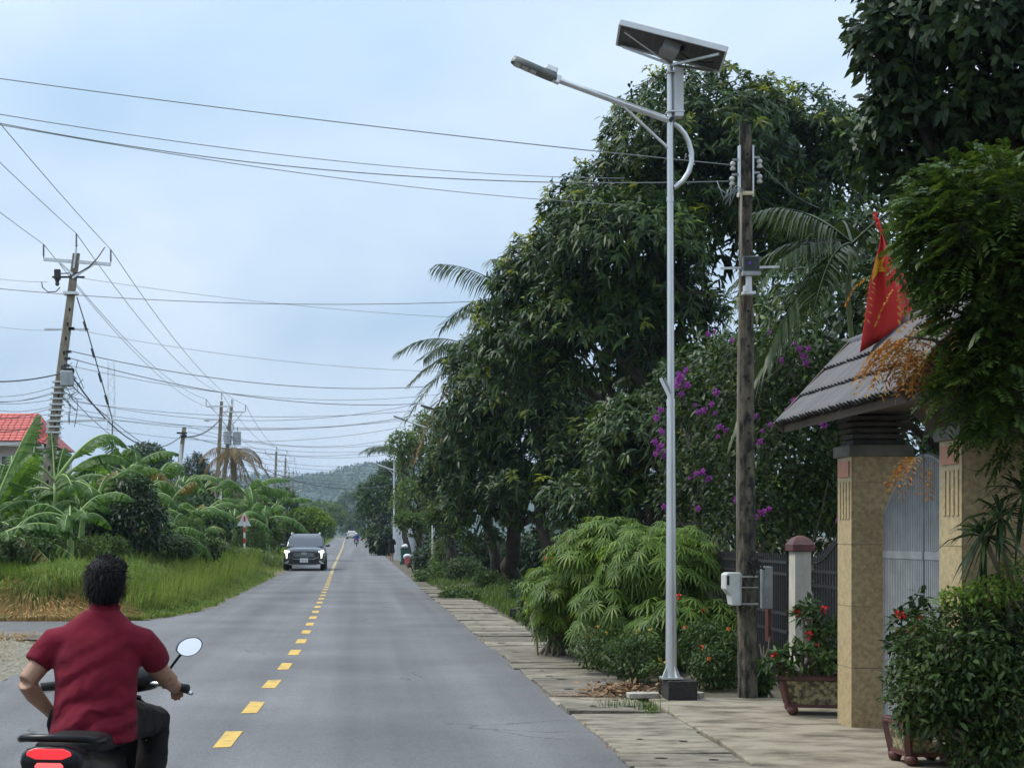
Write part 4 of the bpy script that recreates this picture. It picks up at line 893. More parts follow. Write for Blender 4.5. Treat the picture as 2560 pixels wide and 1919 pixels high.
n1 = W(1330, 770, 42); palm('coconut_palm', 'coconut palm with upper fronds poking left from the mango crown', V(n1.x + .6, 42.5, .1), n1, [dict(L=2.9, az=172, lift=.85, droop=.75, leaf=.8, n=36, w=.05), dict(L=2.7, az=195, lift=.35, droop=1.0, leaf=.8, n=36, w=.05), dict(L=3.2, az=150, lift=.5, droop=1.1, leaf=.7, w=.05), dict(L=3, az=60, lift=.7, leaf=.7, w=.05), dict(L=3, az=10, lift=.7, leaf=.7, w=.05), dict(L=3, az=300, lift=.5, leaf=.7, w=.05), dict(L=3, az=240, lift=.8, leaf=.7, w=.05)], group='coconut palms behind the mango trees')
n1 = W(1205, 880, 47); palm('coconut_palm', 'coconut palm with fronds arching low over the road', V(n1.x + .5, 47.5, .1), n1, [dict(L=2.9, az=178, lift=.55, droop=1.0, leaf=.7, n=34, w=.05), dict(L=2.4, az=186, lift=.1, droop=.9, leaf=.7, n=34, w=.05), dict(L=2.9, az=205, lift=-.25, droop=.9, leaf=.6, w=.05), dict(L=2.6, az=200, lift=-.6, droop=1.3, leaf=.7, w=.05, m='palm_dry'), dict(L=2.6, az=225, lift=-.7, droop=1.2, leaf=.7, w=.05, m='palm_dry'), dict(L=3, az=130, lift=.5, leaf=.7, w=.05), dict(L=3, az=60, lift=.7, leaf=.7, w=.05), dict(L=3, az=320, lift=.6, leaf=.7, w=.05), dict(L=2.6, az=255, lift=.5, leaf=.7, w=.05)], group='coconut palms behind the mango trees')
n1 = W(1000, 1130, 84); palm('coconut_palm', 'small distant coconut palm beside the standing person', V(n1.x + .5, 84, .1), n1, [dict(L=2.4, az=a, lift=.5, leaf=.6, n=22, w=.06) for a in range(10, 370, 45)], group='coconut palms behind the mango trees')
n1 = W(585, 1128, 86); palm('dry_palm', 'dying palm with brown drooping fronds behind the transformers', V(n1.x, 86, .4), n1, [dict(L=2.3, az=a, lift=.5 if a % 80 else .1, droop=1.3, leaf=.55, n=24, w=.045, m='palm_dry', hang=1.0) for a in range(0, 360, 40)] + [dict(L=2.2, az=a, lift=-1.2, droop=1.2, leaf=.4, n=18, w=.05, m='palm_dry', hang=1.2) for a in range(20, 360, 60)], trunk_r=.2, tm='twig')
n1 = W(2130, 610, 18.6); palm('areca_palm', 'areca palm with drooping fronds between utility pole and flag', V(n1.x + .1, 18.7, .1), n1, [dict(L=1.5, az=190, lift=.75, droop=1.0, leaf=.5, n=34, w=.03), dict(L=1.55, az=203, lift=.15, droop=.95, leaf=.5, n=34, w=.03), dict(L=1.7, az=214, lift=-.35, droop=.9, leaf=.55, n=34, w=.032, hang=.9), dict(L=1.6, az=180, lift=-.9, droop=1.0, leaf=.6, n=30, w=.032, hang=.9), dict(L=1.6, az=170, lift=.3, droop=1.1, leaf=.5, w=.03), dict(L=1.4, az=120, lift=.9, leaf=.45, w=.03), dict(L=1.4, az=80, lift=.8, leaf=.45, w=.03), dict(L=1.3, az=330, lift=.9, leaf=.45, w=.03), dict(L=1.6, az=232, lift=-.1, droop=1.2, leaf=.5, w=.03)], trunk_r=.035, tm='stem')
# --- background trees
def simple_tree(name, label, base, blobs, N, Ln, m, seed, trunk_r=.16, gap=.1, group=None, fork=.4, wd=.45, limbs=7, lo=.55):
    P, Nn = shell(blobs, N, lo, 1.08, gap, seed); v, f = scatter(P, Nn, Ln, Ln * wd, .25, seed)
    return tree(name, label, base, blobs, (v, f, m), trunk_r, fork, 'tree', group, limbs, seed)
def gb(px, Y): return V(W(px, 0, Y).x, Y, gz(Y) - .02)
simple_tree('round_tree', 'dark round-crowned tree behind the banana grove', gb(365, 112) + V(0, 0, .4), [pxblob(365, 1165, 62, 55, 112), pxblob(405, 1190, 35, 35, 111), pxblob(320, 1180, 35, 45, 112)], 5200, .34, 'mango', 41, .25)
simple_tree('casuarina_tree', 'dark feathery conifer-like tree behind the service pole', gb(492, 112) + V(0, 0, .4), [pxblob(488, 1180, 30, 45, 112), pxblob(505, 1210, 45, 35, 111), pxblob(490, 1230, 50, 35, 112)], 5200, .5, 'broad', 42, .14, wd=.12)
gR = 'trees along the right verge'
simple_tree('verge_tree', 'light green tree with loose crown behind the standing person', gb(1045, 76), [pxblob(1010, 1120, 45, 45, 76), pxblob(1060, 1170, 70, 90, 77), pxblob(1040, 1260, 60, 70, 75), pxblob(1090, 1080, 60, 60, 78)], 7000, .22, 'lightree', 51, .16, group=gR)
simple_tree('verge_tree', 'yellowish low tree with thin stems near the bins', gb(1060, 70), [pxblob(1035, 1310, 45, 28, 70), pxblob(1075, 1320, 40, 40, 71), pxblob(1010, 1300, 25, 20, 70)], 3000, .2, 'lightree', 52, .06, group=gR)
simple_tree('verge_tree', 'dark spreading tree beyond the third solar lamp', gb(965, 128), [pxblob(945, 1240, 55, 50, 128), pxblob(975, 1290, 60, 55, 127), pxblob(925, 1290, 35, 50, 129), pxblob(980, 1190, 40, 40, 130)], 8000, .32, 'mango', 53, .2, group=gR)
simple_tree('verge_tree', 'small bright bush tree at the far lamp foot', gb(935, 150), [pxblob(935, 1330, 16, 20, 150), pxblob(910, 1335, 10, 16, 160)], 1400, .3, 'lightree', 54, .08, group=gR)
simple_tree('verge_tree', 'dark tree at the end of the road beneath the hill', gb(868, 340), [pxblob(862, 1305, 26, 25, 340), pxblob(885, 1315, 22, 22, 330), pxblob(905, 1300, 20, 25, 325)], 3200, .7, 'mango2', 55, .2, group=gR)
simple_tree('verge_tree', 'tall tree whose crown shows below the hill crest', gb(880, 460), [pxblob(880, 1255, 34, 26, 460), pxblob(920, 1262, 34, 30, 450), pxblob(845, 1275, 25, 18, 470)], 3600, .9, 'mango2', 56, .3, group=gR)
simple_tree('verge_tree', 'dense mango green tree between palms and far lamp', gb(1135, 57), [pxblob(1115, 1190, 60, 110, 57), pxblob(1150, 1090, 70, 80, 58), pxblob(1120, 1300, 55, 60, 56), pxblob(1075, 1220, 28, 70, 57)], 7500, .22, 'mango2', 57, .18, group=gR)
gL = 'trees along the left verge'
for k, (px, py, rx, ry, Y, N, m, lab) in enumerate(((770, 1300, 55, 30, 92, 3600, 'shrub_lt', 'bright yellow-green bush behind the oncoming car'), (812, 1322, 20, 18, 200, 1500, 'lightree', 'small green bush right of the oncoming car roof'), (660, 1330, 40, 40, 78, 2600, 'lightree', 'green thicket bush between the sign and the car'), (700, 1250, 40, 30, 150, 1600, 'mango2', 'far dark bush below the distant power poles'), (560, 1240, 60, 40, 118, 2400, 'mango2', 'dark bush at the foot of the twin transformer poles'), (800, 1275, 60, 22, 240, 2200, 'lightree', 'far pale tree clump on the left of the road'))):
    simple_tree('verge_bush', lab, gb(px, Y) + V(0, 0, .3), [pxblob(px, py, rx, ry, Y), pxblob(px + rx * .6, py + ry * .4, rx * .6, ry * .7, Y - 1), pxblob(px - rx * .6, py + ry * .4, rx * .6, ry * .7, Y + .5)], N, .26 if Y < 130 else .5, m, 60 + k, .08, group=gL)
# distant woodland that closes the view
g = np.random.default_rng(77); parts = []
for k in range(46):
    X = g.uniform(-260, 240); Y = g.uniform(420, 620)
    if -30 < X < 22 and Y < 500: Y += 120
    P, Nn = shell([((X, Y, 4.5), (g.uniform(6, 12), 5, g.uniform(3.5, 6.5)))], 260, .7, 1.05, 0, 100 + k); parts.append(scatter(P, Nn, 1.5, .9, .2, k))
v, f = join(parts); tag(npmesh('distant_woodland', v, f, M['mango2']), 'distant belt of woodland below the hills', 'woodland', kind='stuff')

parts = []; g = np.random.default_rng(78)
for k in range(620):                                 # tree crowns on the slope of the hill
    px = g.uniform(540, 1060); t = g.random() ** .6; zr = CH - (float(np.interp(px, [q[0] for q in HR], [q[1] for q in HR])) - VY) / F * hy; y = 900 + 600 * t
    c = np.array([(px - VX) / F * hy * (y / hy) ** .3, y - 2, 1 + (zr - 1) * smooth(t) + 1.5]); r = g.uniform(2.2, 5.0)
    d = unit(g.normal(size=(26, 3))); parts.append(scatter(c + d * np.array([r, r, r * .9]), d, 3.2, 2.2, .2, k))
v, f = join(parts); tag(npmesh('hill_forest', v, f, M['mango2']), 'forest crowns covering the far hill slope', 'forest', kind='stuff')
# --- banana grove: each leaf a part with a ribbed, partly torn blade
def banana_leaf(Ln, wd, lift, droop, tear, seed, fold=.35, twist=0.):
    g = random.Random(seed); n = 28; vs = []; fs = []; pet = .16
    k_ = 1.12 / math.sqrt(1 + lift * lift)
    def pt(t): return V(Ln * (t * k_ - .1 * droop * t * t), 0, Ln * (lift * k_ * t - droop * .62 * t ** 2.2))
    prev = None
    for i in range(n):
        t0, t1 = pet + (1 - pet) * i / n, pet + (1 - pet) * (i + 1) / n
        for s_ in (-1, 1):
            if tear > .01 and g.random() < tear: ang = fold + g.uniform(.1, 1.1); sh = g.uniform(0, .12)
            else: ang = fold + .06 * math.sin(i * 1.9 + seed) ; sh = 0.
            q = []
            for t in (t0, t1):
                u = (t - pet) / (1 - pet); w = wd * (min(1, u * 5) ** .7) * (1 - max(0, u - .55) ** 2 * 4.2) ** .8 if u < .98 else wd * .05
                w = max(w, .02)
                tg = (pt(t + .01) - pt(t - .01)).normalized(); nr = V(-tg.z, 0, tg.x)
                a = ang + twist * s_; q.append((pt(t), pt(t) + (V(0, s_, 0) * math.cos(a) - nr * math.sin(a)) * w * .55 + tg * .02 * Ln, pt(t) + (V(0, s_, 0) * math.cos(a + .25) - nr * math.sin(a + .25)) * w + tg * .04 * Ln))
            b = len(vs); gp = (t1 - t0) * Ln * .06 if tear < .01 else (t1 - t0) * Ln * (.04 + sh); tg = V(1, 0, 0) * gp
            vs += [q[0][0], q[0][1] + tg * .5, q[0][2] + tg, q[1][0], q[1][1], q[1][2] - tg * .2]
            fs += [(b, b + 1, b + 4, b + 3), (b + 1, b + 2, b + 5, b + 4)] if s_ < 0 else [(b + 3, b + 4, b + 1, b), (b + 4, b + 5, b + 2, b + 1)]
    m = MB(); m.tube([pt(i / 12) for i in range(13)], [.032 * (1.15 - i / 12) * (Ln / 2) for i in range(13)], 5)
    return vs, fs, m
def banana(label, node, specs, stem_h=None, seed=0, old=()):
    node = Vector(node); base = V(node.x, node.y, gz(node.y) + bank(node.x, node.y) - .05)
    t = thing('banana_plant', label, 'banana plant', base, 'banana plants on the left verge')
    MB().tube(limb_path(base, node, 5, .02, seed), [.13, .12, .105, .09, .07, .05], 9).build('stem', M['rib'], t, smooth_=True)
    for k, (az, Ln, wd, lift, droop, tear) in enumerate(specs):
        vs, fs, rb = banana_leaf(Ln, wd, lift, droop, tear, seed * 17 + k, .3 + .25 * ((k * 7) % 3) / 2)
        R_ = Matrix.Rotation(math.radians(az), 3, 'Z'); n0 = node - V(0, 0, .12 * (k % 3))
        o = MB().add([R_ @ q + n0 for q in vs], fs).build('leaf', M['banana_old' if k in old else 'banana'], t)
        MB().add([R_ @ Vector(q) + n0 for q in rb.v], rb.f).build('midrib', M['rib'], o, smooth_=True)
    return t
def fan(seed, n, Ln, up=1.0, tear=.15, droop=1.0):
    g = random.Random(seed); out = []; a0 = g.uniform(0, 360)
    for k in range(n):
        l_ = g.uniform(.3, 1.5) * up; out.append((a0 + k * 137.5 + g.uniform(-20, 20), Ln * g.uniform(.8, 1.15), Ln * g.uniform(.15, .2), l_, droop * g.uniform(.7, 1.25) * (1 if l_ < 1.1 else 1.1), g.choice((.05, tear, .35, .6)) ))
    return out
banana('tall banana plant with one great leaf arching right over the grove', W(138, 1205, 42), [(4, 3.7, .46, 1.5, 1.05, .05), (-6, 2.9, .4, 1.0, .9, .1), (178, 2.1, .36, .75, 1.1, .1), (205, 2.0, .34, 1.3, 1.5, .25), (80, 1.7, .3, 2.2, .6, .1), (-35, 2.3, .36, .55, 1.35, .1), (-60, 2.2, .36, .5, 1.5, .2), (95, 1.8, .3, 1.6, .9, .7), (150, 2.0, .34, .3, 1.1, .2), (-20, 2.1, .34, .15, 1.1, .25), (110, 1.9, .3, 2.6, .4, .8)], seed=1)
banana('banana plant cut by the frame edge with broad upright leaf', W(-28, 1300, 39), [(20, 3.2, .5, 2.6, .35, .05), (-25, 2.9, .48, 1.9, .6, .05), (0, 2.2, .36, .55, 1.0, .1), (60, 1.6, .34, 2.8, .3, .1), (-50, 2.2, .34, .2, .9, .3), (-15, 2.0, .34, -.1, .8, .5), (15, 1.9, .32, .9, .9, .2)], seed=2, old=())
banana('low banana plant with torn hanging leaves above the dry grass', W(5, 1335, 36), [(2, 1.9, .3, .5, .85, .35), (-12, 1.8, .28, .2, .75, .6), (12, 1.7, .3, .9, 1.0, .1), (-30, 1.6, .28, -.05, .75, .8), (-70, 1.4, .26, .5, .8, .4), (40, 1.5, .28, 1.2, .6, .2), (160, 1.6, .28, .5, .8, .3)], seed=3, old=(3,))
banana('banana plant with shredded upright leaf before the red roof', W(78, 1225, 47), [(90, 2.7, .3, 3., .3, .9), (15, 2.4, .36, 1.9, .8, .5), (168, 2.5, .36, 1.6, .9, .4), (-60, 2.1, .36, .8, 1., .3), (130, 2.2, .3, 2.2, .7, .7), (200, 2.2, .36, .9, .9, .3), (-20, 2.2, .36, .9, 1., .2)], seed=4)
bl = [(205, 1265, 40, 1.8, 8, 'young banana plant in front of the tall arching one'), (285, 1200, 47, 1.9, 8, 'banana plant with pleated leaves left of the dark shrub'), (70, 1265, 44, 2.0, 8, 'banana plant below the red-roofed house'), (360, 1235, 52, 1.8, 8, 'banana plant between dark shrub and service pole'), (425, 1250, 55, 2.0, 9, 'banana plant beneath the service pole'), (400, 1330, 46, 1.7, 8, 'low banana plant sprawling over the tall grass'), (475, 1300, 54, 1.9, 8, 'banana plant with wide glossy leaves left of the sign'), (500, 1335, 58, 1.5, 8, 'low banana plant immediately left of the sign post'), (560, 1268, 76, 2.0, 8, 'banana plant above and left of the triangular sign'), (615, 1232, 76, 2.5, 9, 'tall banana plant fanning out above the triangular sign'), (668, 1290, 74, 2.2, 8, 'banana plant just left of the oncoming car'), (690, 1262, 92, 2.5, 8, 'banana plant beyond the sign near the distant poles'), (30, 1200, 50, 2.2, 8, 'banana plant with shredded leaves in front of the white house'), (455, 1215, 70, 2.3, 8, 'banana plant behind the service pole base'), (505, 1230, 80, 2.4, 8, 'banana plant at the tall pole foot'), (115, 1345, 39, 1.5, 8, 'low banana sucker in the grass left of the rider head'), (300, 1350, 42, 1.5, 8, 'low banana sucker in the grass right of the rider head'), (235, 1325, 45, 1.7, 8, 'banana sucker in front of the undergrowth shrub'), (440, 1350, 50, 1.6, 8, 'low banana sucker beneath the pale weed clump'), (345, 1345, 50, 1.7, 8, 'low banana sucker beside the dark leafy shrub'), (655, 1335, 82, 1.9, 8, 'low banana sucker right of the sign post'), (175, 1300, 37, 1.7, 9, 'low banana plant rising from the grass behind the rider head'), (245, 1235, 44, 2.1, 9, 'banana plant under the great arching leaf'), (320, 1170, 58, 2.4, 9, 'tall banana plant in front of the round tree'), (390, 1200, 62, 2.3, 9, 'banana plant just left of the service pole'), (500, 1290, 60, 2.0, 9, 'banana plant leaning towards the triangular sign'), (585, 1300, 72, 2.1, 8, 'banana plant directly behind the triangular sign')]
for k, (px, py, Y, Ln, n, lab) in enumerate(bl): banana(lab, W(px, py, Y), fan(40 + k, n, Ln, 1.0, .18), seed=10 + k, old=(k % 8,) if k % 3 else ())
def bush(name, label, blobs, N, Ln, m, seed, wd=.5, group=None, cat='shrub', six=True, ros=0, droop=.35, gap=.03, lo=.45, flowers=None, base=None, stems=8):
    lowest = min(b[0][2] - b[1][2] for b in blobs); cx = sum(b[0][0] for b in blobs) / len(blobs); cy = sum(b[0][1] for b in blobs) / len(blobs)
    bz = Vector(base) if base is not None else V(cx, cy, gz(cy) + bank(cx, cy) - .03)
    t = thing(name, label, cat, bz, group); P, Nn = shell(blobs, N, lo, 1.08, gap, seed, under=.6)
    v, f = rosettes(P, Nn, ros, Ln, Ln * wd, droop, seed) if ros else scatter(P, Nn, Ln, Ln * wd, droop, seed, six)
    keep = None
    npmesh('foliage', v, f, M[m], t); mb = MB(); g = random.Random(seed)
    for k in range(stems):
        c, r = blobs[k % len(blobs)]; e = Vector(c) + V(g.uniform(-.6, .6) * r[0], g.uniform(-.6, .6) * r[1], g.uniform(0, .7) * r[2])
        b0 = bz + V(g.uniform(-.12, .12), g.uniform(-.12, .12), 0); mb.tube(limb_path(b0, e, 5, .08, seed + k), [.016 * (1.4 - i / 5) for i in range(6)], 5)
    mb.build('stems', M['twig'], t)
    if flowers:
        fm, fn, fs = flowers; idx = np.random.default_rng(seed + 3).choice(len(P), min(fn * 6, len(P)), replace=False); idx = [i for i in idx if Nn[i][1] < .35 and Nn[i][2] > -.4][:fn]
        fmesh = None
        for i in idx:
            if fmesh is None:
                g2 = np.random.default_rng(1); n = 22; d = unit(g2.normal(size=(n, 3))); q = d * fs * g2.uniform(.1, .55, (n, 1))
                v, f = diamonds(q, d + g2.normal(size=(n, 3)) * .4, unit(g2.normal(size=(n, 3))), fs * .6, fs * .5, .1)
                fmesh = npmesh('flower', v + np.array(P[i] + Nn[i] * .04), f, M[fm], t); fpos = Vector(P[i] + Nn[i] * .04)
            else:
                c = fmesh.copy(); COL.objects.link(c); c.location = Vector(P[i] + Nn[i] * .04) - fpos
                # turn the copy about its own cluster
                a = g.uniform(0, 6.28); s_ = g.uniform(.55, 1.25); o_ = fpos - ORG[t.name]; R_ = Matrix.Rotation(a, 3, 'Z') * s_
                c.rotation_euler = (0, 0, a); c.scale = (s_,) * 3; c.location = Vector(P[i] + Nn[i] * .04) - ORG[t.name] - R_ @ o_
    return t
bush('leafy_shrub', 'dark leafy shrub in the tall grass beside the bananas', [pxblob(330, 1240, 60, 55, 41), pxblob(350, 1310, 70, 70, 40.5), pxblob(270, 1330, 60, 55, 41)], 4200, .2, 'broad', 71, .36, six=True)
bush('leafy_shrub', 'dense green undergrowth shrub behind the rider head', [pxblob(230, 1340, 110, 55, 43), pxblob(120, 1350, 90, 50, 42)], 3200, .18, 'shrub', 72, .35)
bush('leafy_shrub', 'low mixed weeds under the leftmost banana leaves', [pxblob(60, 1370, 100, 40, 36), pxblob(-40, 1350, 80, 60, 36.5)], 3000, .15, 'shrub', 75, .4)
bush('leafy_shrub', 'low mixed weeds below the arching banana', [pxblob(190, 1375, 80, 30, 38), pxblob(260, 1370, 60, 35, 39)], 2600, .14, 'lightree', 76, .4)
bush('leafy_shrub', 'broad-leaved weeds right of the dark leafy shrub', [pxblob(420, 1365, 70, 32, 44), pxblob(500, 1370, 60, 30, 48), pxblob(380, 1350, 40, 35, 43)], 3200, .17, 'shrub', 77, .45)
bush('leafy_shrub', 'creeping weeds at the foot of the sign post', [pxblob(560, 1385, 50, 20, 58), pxblob(620, 1385, 40, 16, 62)], 2000, .14, 'lightree', 78, .4)
bush('leafy_shrub', 'rounded green shrub between the sign and the car', [pxblob(640, 1350, 42, 28, 72), pxblob(600, 1362, 30, 20, 71)], 2400, .14, 'lightree', 73, .4)
bush('leafy_shrub', 'pale seeding weed clump left of the sign', [pxblob(475, 1315, 34, 24, 50)], 1200, .12, 'lightree', 74, .3)
for k, (px, py, rx, ry, Y, lab) in enumerate(((40, 1300, 130, 75, 56, 'leafy thicket below the red-roofed house'), (210, 1270, 120, 80, 58, 'leafy thicket behind the tall arching banana'), (360, 1270, 110, 65, 62, 'leafy thicket behind the dark grass shrub'), (470, 1285, 90, 55, 70, 'leafy thicket at the service pole foot'), (565, 1300, 70, 45, 82, 'leafy thicket at the tall pole foot'), (645, 1310, 60, 40, 96, 'leafy thicket behind the triangular sign'), (-90, 1270, 130, 100, 54, 'leafy thicket at the left frame edge'), (720, 1320, 50, 30, 118, 'leafy thicket behind the oncoming car roof'))):
    bush('thicket', lab, [pxblob(px, py, rx, ry, Y), pxblob(px + rx * .6, py + ry * .4, rx * .7, ry * .7, Y - 1), pxblob(px - rx * .6, py + ry * .4, rx * .7, ry * .7, Y + 1)], 3400, .3 * Y / 60, ('lightree', 'broad', 'lightree', 'shrub')[k % 4], 170 + k, .4, group='thickets behind the banana plants', lo=.35)
for k, (px, py, rx, ry, Y, lab) in enumerate(((1420, 1370, 130, 75, 52, 'dark hedge in the shade between the mango trunks'), (1250, 1390, 110, 60, 58, 'dark hedge behind the lower mango trunk'), (1600, 1330, 150, 110, 46, 'dark hedge behind the jatropha shrubs'), (1800, 1280, 170, 140, 42, 'dark hedge behind the bougainvillea'), (1130, 1390, 80, 55, 66, 'dark hedge near the second solar lamp'), (2050, 1250, 180, 170, 38, 'dark hedge deep behind the iron gate'), (1000, 1345, 60, 30, 110, 'far dark hedge beside the third solar lamp'))):
    bush('hedge', lab, [pxblob(px, py, rx, ry, Y, 1.2), pxblob(px + rx * .6, py + ry * .3, rx * .7, ry * .8, Y - .6, 1.), pxblob(px - rx * .6, py + ry * .3, rx * .7, ry * .8, Y + .6, 1.)], 3600, .24 * Y / 48, 'broad', 190 + k, .42, group='shaded hedges under the mango trees', lo=.35)
# --- grass: nobody could count the blades
def grass(name, label, pos, h, m, w=.016, seed=0, lean=.45):
    g = np.random.default_rng(seed); N = len(pos); a = g.uniform(0, 2 * np.pi, N); d = np.stack([np.cos(a), np.sin(a), np.zeros(N)], 1); h = h * g.uniform(.5, 1.2, N); s_ = np.stack([-d[:, 1], d[:, 0], np.zeros(N)], 1)
    le = lean * g.uniform(.2, 1.8, N); b = pos; mid = b + d * (h * le * .3)[:, None] + np.array([0, 0, 1.]) * (h * .62)[:, None]; tip = b + d * (h * le)[:, None] + np.array([0, 0, 1.]) * (h * np.clip(1.0 - le * .45, .3, 1))[:, None]
    wd = (w * g.uniform(.6, 1.3, N) / 2)[:, None]
    va = np.stack([b - s_ * wd, b + s_ * wd, mid - s_ * wd * .8, mid + s_ * wd * .8, tip], 1).reshape(-1, 3); i = np.arange(N)[:, None] * 5
    return tag(npmesh(name, va, [i + np.array([[0, 1, 3, 2]]), i + np.array([[2, 3, 4]])], M[m]), label, 'grass', kind='stuff')
def gpos(N, x0, x1, y0, y1, seed, f=None):
    g = np.random.default_rng(seed); x = g.uniform(0, 1, N); y = y0 + (y1 - y0) * g.random(N) ** 1.5; X = np.array([(x0(q) if callable(x0) else x0) for q in y]); X2 = np.array([(x1(q) if callable(x1) else x1) for q in y])
    xx = X + (X2 - X) * x; keep = np.array([f(a, b) for a, b in zip(xx, y)]) if f else np.ones(N, bool); xx, y = xx[keep], y[keep]
    return np.stack([xx, y, np.array([gz(b) + bank(a, b) - .04 for a, b in zip(xx, y)])], 1)
edge = lambda y: road_l(max(y, 28.9)) + .1 * math.sin(y * 2.1) * math.sin(y * .7) + .02
g_ = gpos(42000, lambda y: road_l(max(y, 29)) - 3.6, edge, 28.95, 60, 1, lambda x, y: not (x < -4.7 - max(0, (y - 29)) * .0 and y < 30.6 + RN.uniform(-.4, .4)))
dist = np.clip((np.array([edge(y) for y in g_[:, 1]]) - g_[:, 0]) / 1.6, .25, 1.0)
tuft = .75 + .35 * np.sin(g_[:, 0] * 3.1 + 1.3 * np.sin(g_[:, 1] * 1.7)) * np.sin(g_[:, 1] * 2.3 + g_[:, 0]); grass('tall_grass', 'tall bright green verge grass beside the left road edge', g_, .85 * dist * tuft, 'grass', .021, 1, .75)
g2_ = gpos(3800, lambda y: road_l(max(y, 29)) - 3.4, lambda y: road_l(max(y, 29)) - .4, 30, 62, 41); grass('tall_stalks', 'sparse taller pale grass stalks rising from the verge', g2_, 1.15, 'grass', .013, 41, .55)
g_ = gpos(12000, lambda y: road_l(y) - 6, lambda y: road_l(y) + .05, 60, 300, 2); grass('verge_grass', 'shorter green verge grass beyond the road sign', g_, .4, 'grass', .05, 2)
g_ = gpos(7500, -13, lambda y: -4.15 - max(0, y - 29.0) * .35, 28.85, 32.5, 3); grass('dry_grass', 'straw coloured dry grass along the side road', g_, .42, 'grass_dry', .017, 3, .8)
g_ = gpos(2600, -13, -5.0, 23.6, 24.7, 4); grass('dry_grass', 'low dry grass tufts at the gravel edge', g_, .14, 'grass_dry', .013, 4, .9)
g_ = gpos(3000, -11, lambda y: -4.5 - max(0, y - 20) * .25, 18, 24, 42); grass('dry_grass', 'sparse dry grass growing through the gravel', g_, .1, 'grass_dry', .011, 42, .9)
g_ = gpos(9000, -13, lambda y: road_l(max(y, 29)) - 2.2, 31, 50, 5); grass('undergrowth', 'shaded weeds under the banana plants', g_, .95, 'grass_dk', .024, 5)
rv = lambda y: 2.72 + (0.15 if y > 50 else 0)
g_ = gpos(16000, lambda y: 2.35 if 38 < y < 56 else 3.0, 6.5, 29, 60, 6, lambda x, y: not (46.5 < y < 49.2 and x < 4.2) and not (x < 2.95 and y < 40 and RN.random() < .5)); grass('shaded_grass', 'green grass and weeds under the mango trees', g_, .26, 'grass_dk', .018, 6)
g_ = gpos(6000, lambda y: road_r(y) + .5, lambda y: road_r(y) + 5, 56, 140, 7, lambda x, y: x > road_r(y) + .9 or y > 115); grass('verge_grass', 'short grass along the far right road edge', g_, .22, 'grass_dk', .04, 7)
g_ = np.concatenate([np.array([[2.62 + NP.normal(0, .05), 13.75 + NP.normal(0, .09), .02] for _ in range(90)]), np.array([[2.42 + NP.normal(0, .12), 14.05 + NP.normal(0, .1), .02] for _ in range(60)])]); grass('weed_tuft', 'small grass tuft growing in the slab joint by the lamp', g_, .13, 'grass_dk', .008, 8, .7)
g_ = np.array([[1.9 + RN.gauss(0, .03), y, .0] for y in np.arange(8, 34, .09) if math.sin(y * 1.7) + math.sin(y * .6) > .7]); grass('edge_weeds', 'thin weeds along the seam between road and slabs', g_, .05, 'grass_dry', .008, 9, .8)
# ------------------------------------------------------------------ the gate, its garden fence and pots
def granite(name, a, b, c):
    return mat(name, a, b, 28, .45, bump=.08, bscale=90, c3=c, lo=.36, hi=.62, det=8, spec=.4)
M['granite'] = granite('beige granite', (.46, .35, .19), (.3, .215, .115), (.39, .29, .16))
M['granite_y'] = granite('yellow granite', (.46, .36, .2), (.32, .25, .13), (.4, .31, .17))
M['pinktile'] = mat('pink brick tile', (.5, .22, .14), (.42, .2, .13), 12, .7)
M['grout'] = mat('grout', (.5, .48, .43), (.38, .36, .32), 20, .9)
M['capstone'] = mat('grey cap stone', (.17, .165, .14), (.1, .098, .085), 8, .85, bump=.2)
M['darkslab'] = mat('dark layered slab', (.09, .085, .075), (.055, .052, .048), 8, .9)
M['grooftile'] = mat('grey clay roof tile', (.075, .076, .082), (.045, .045, .05), 5, .6, bump=.2, c3=(.06, .058, .062)); per_piece(M['grooftile'], .7, 1.25)
M['timber'] = mat('dark timber', (.06, .045, .03), (.1, .075, .05), 6, .85, st=(1, .2, 1))
M['gategrey'] = mat('grey gate paint', (.27, .29, .295), (.2, .215, .22), 6, .5)
M['iron'] = mat('black wrought iron', (.012, .012, .013), (.024, .023, .022), 14, .6, .0)
GX = 4.057
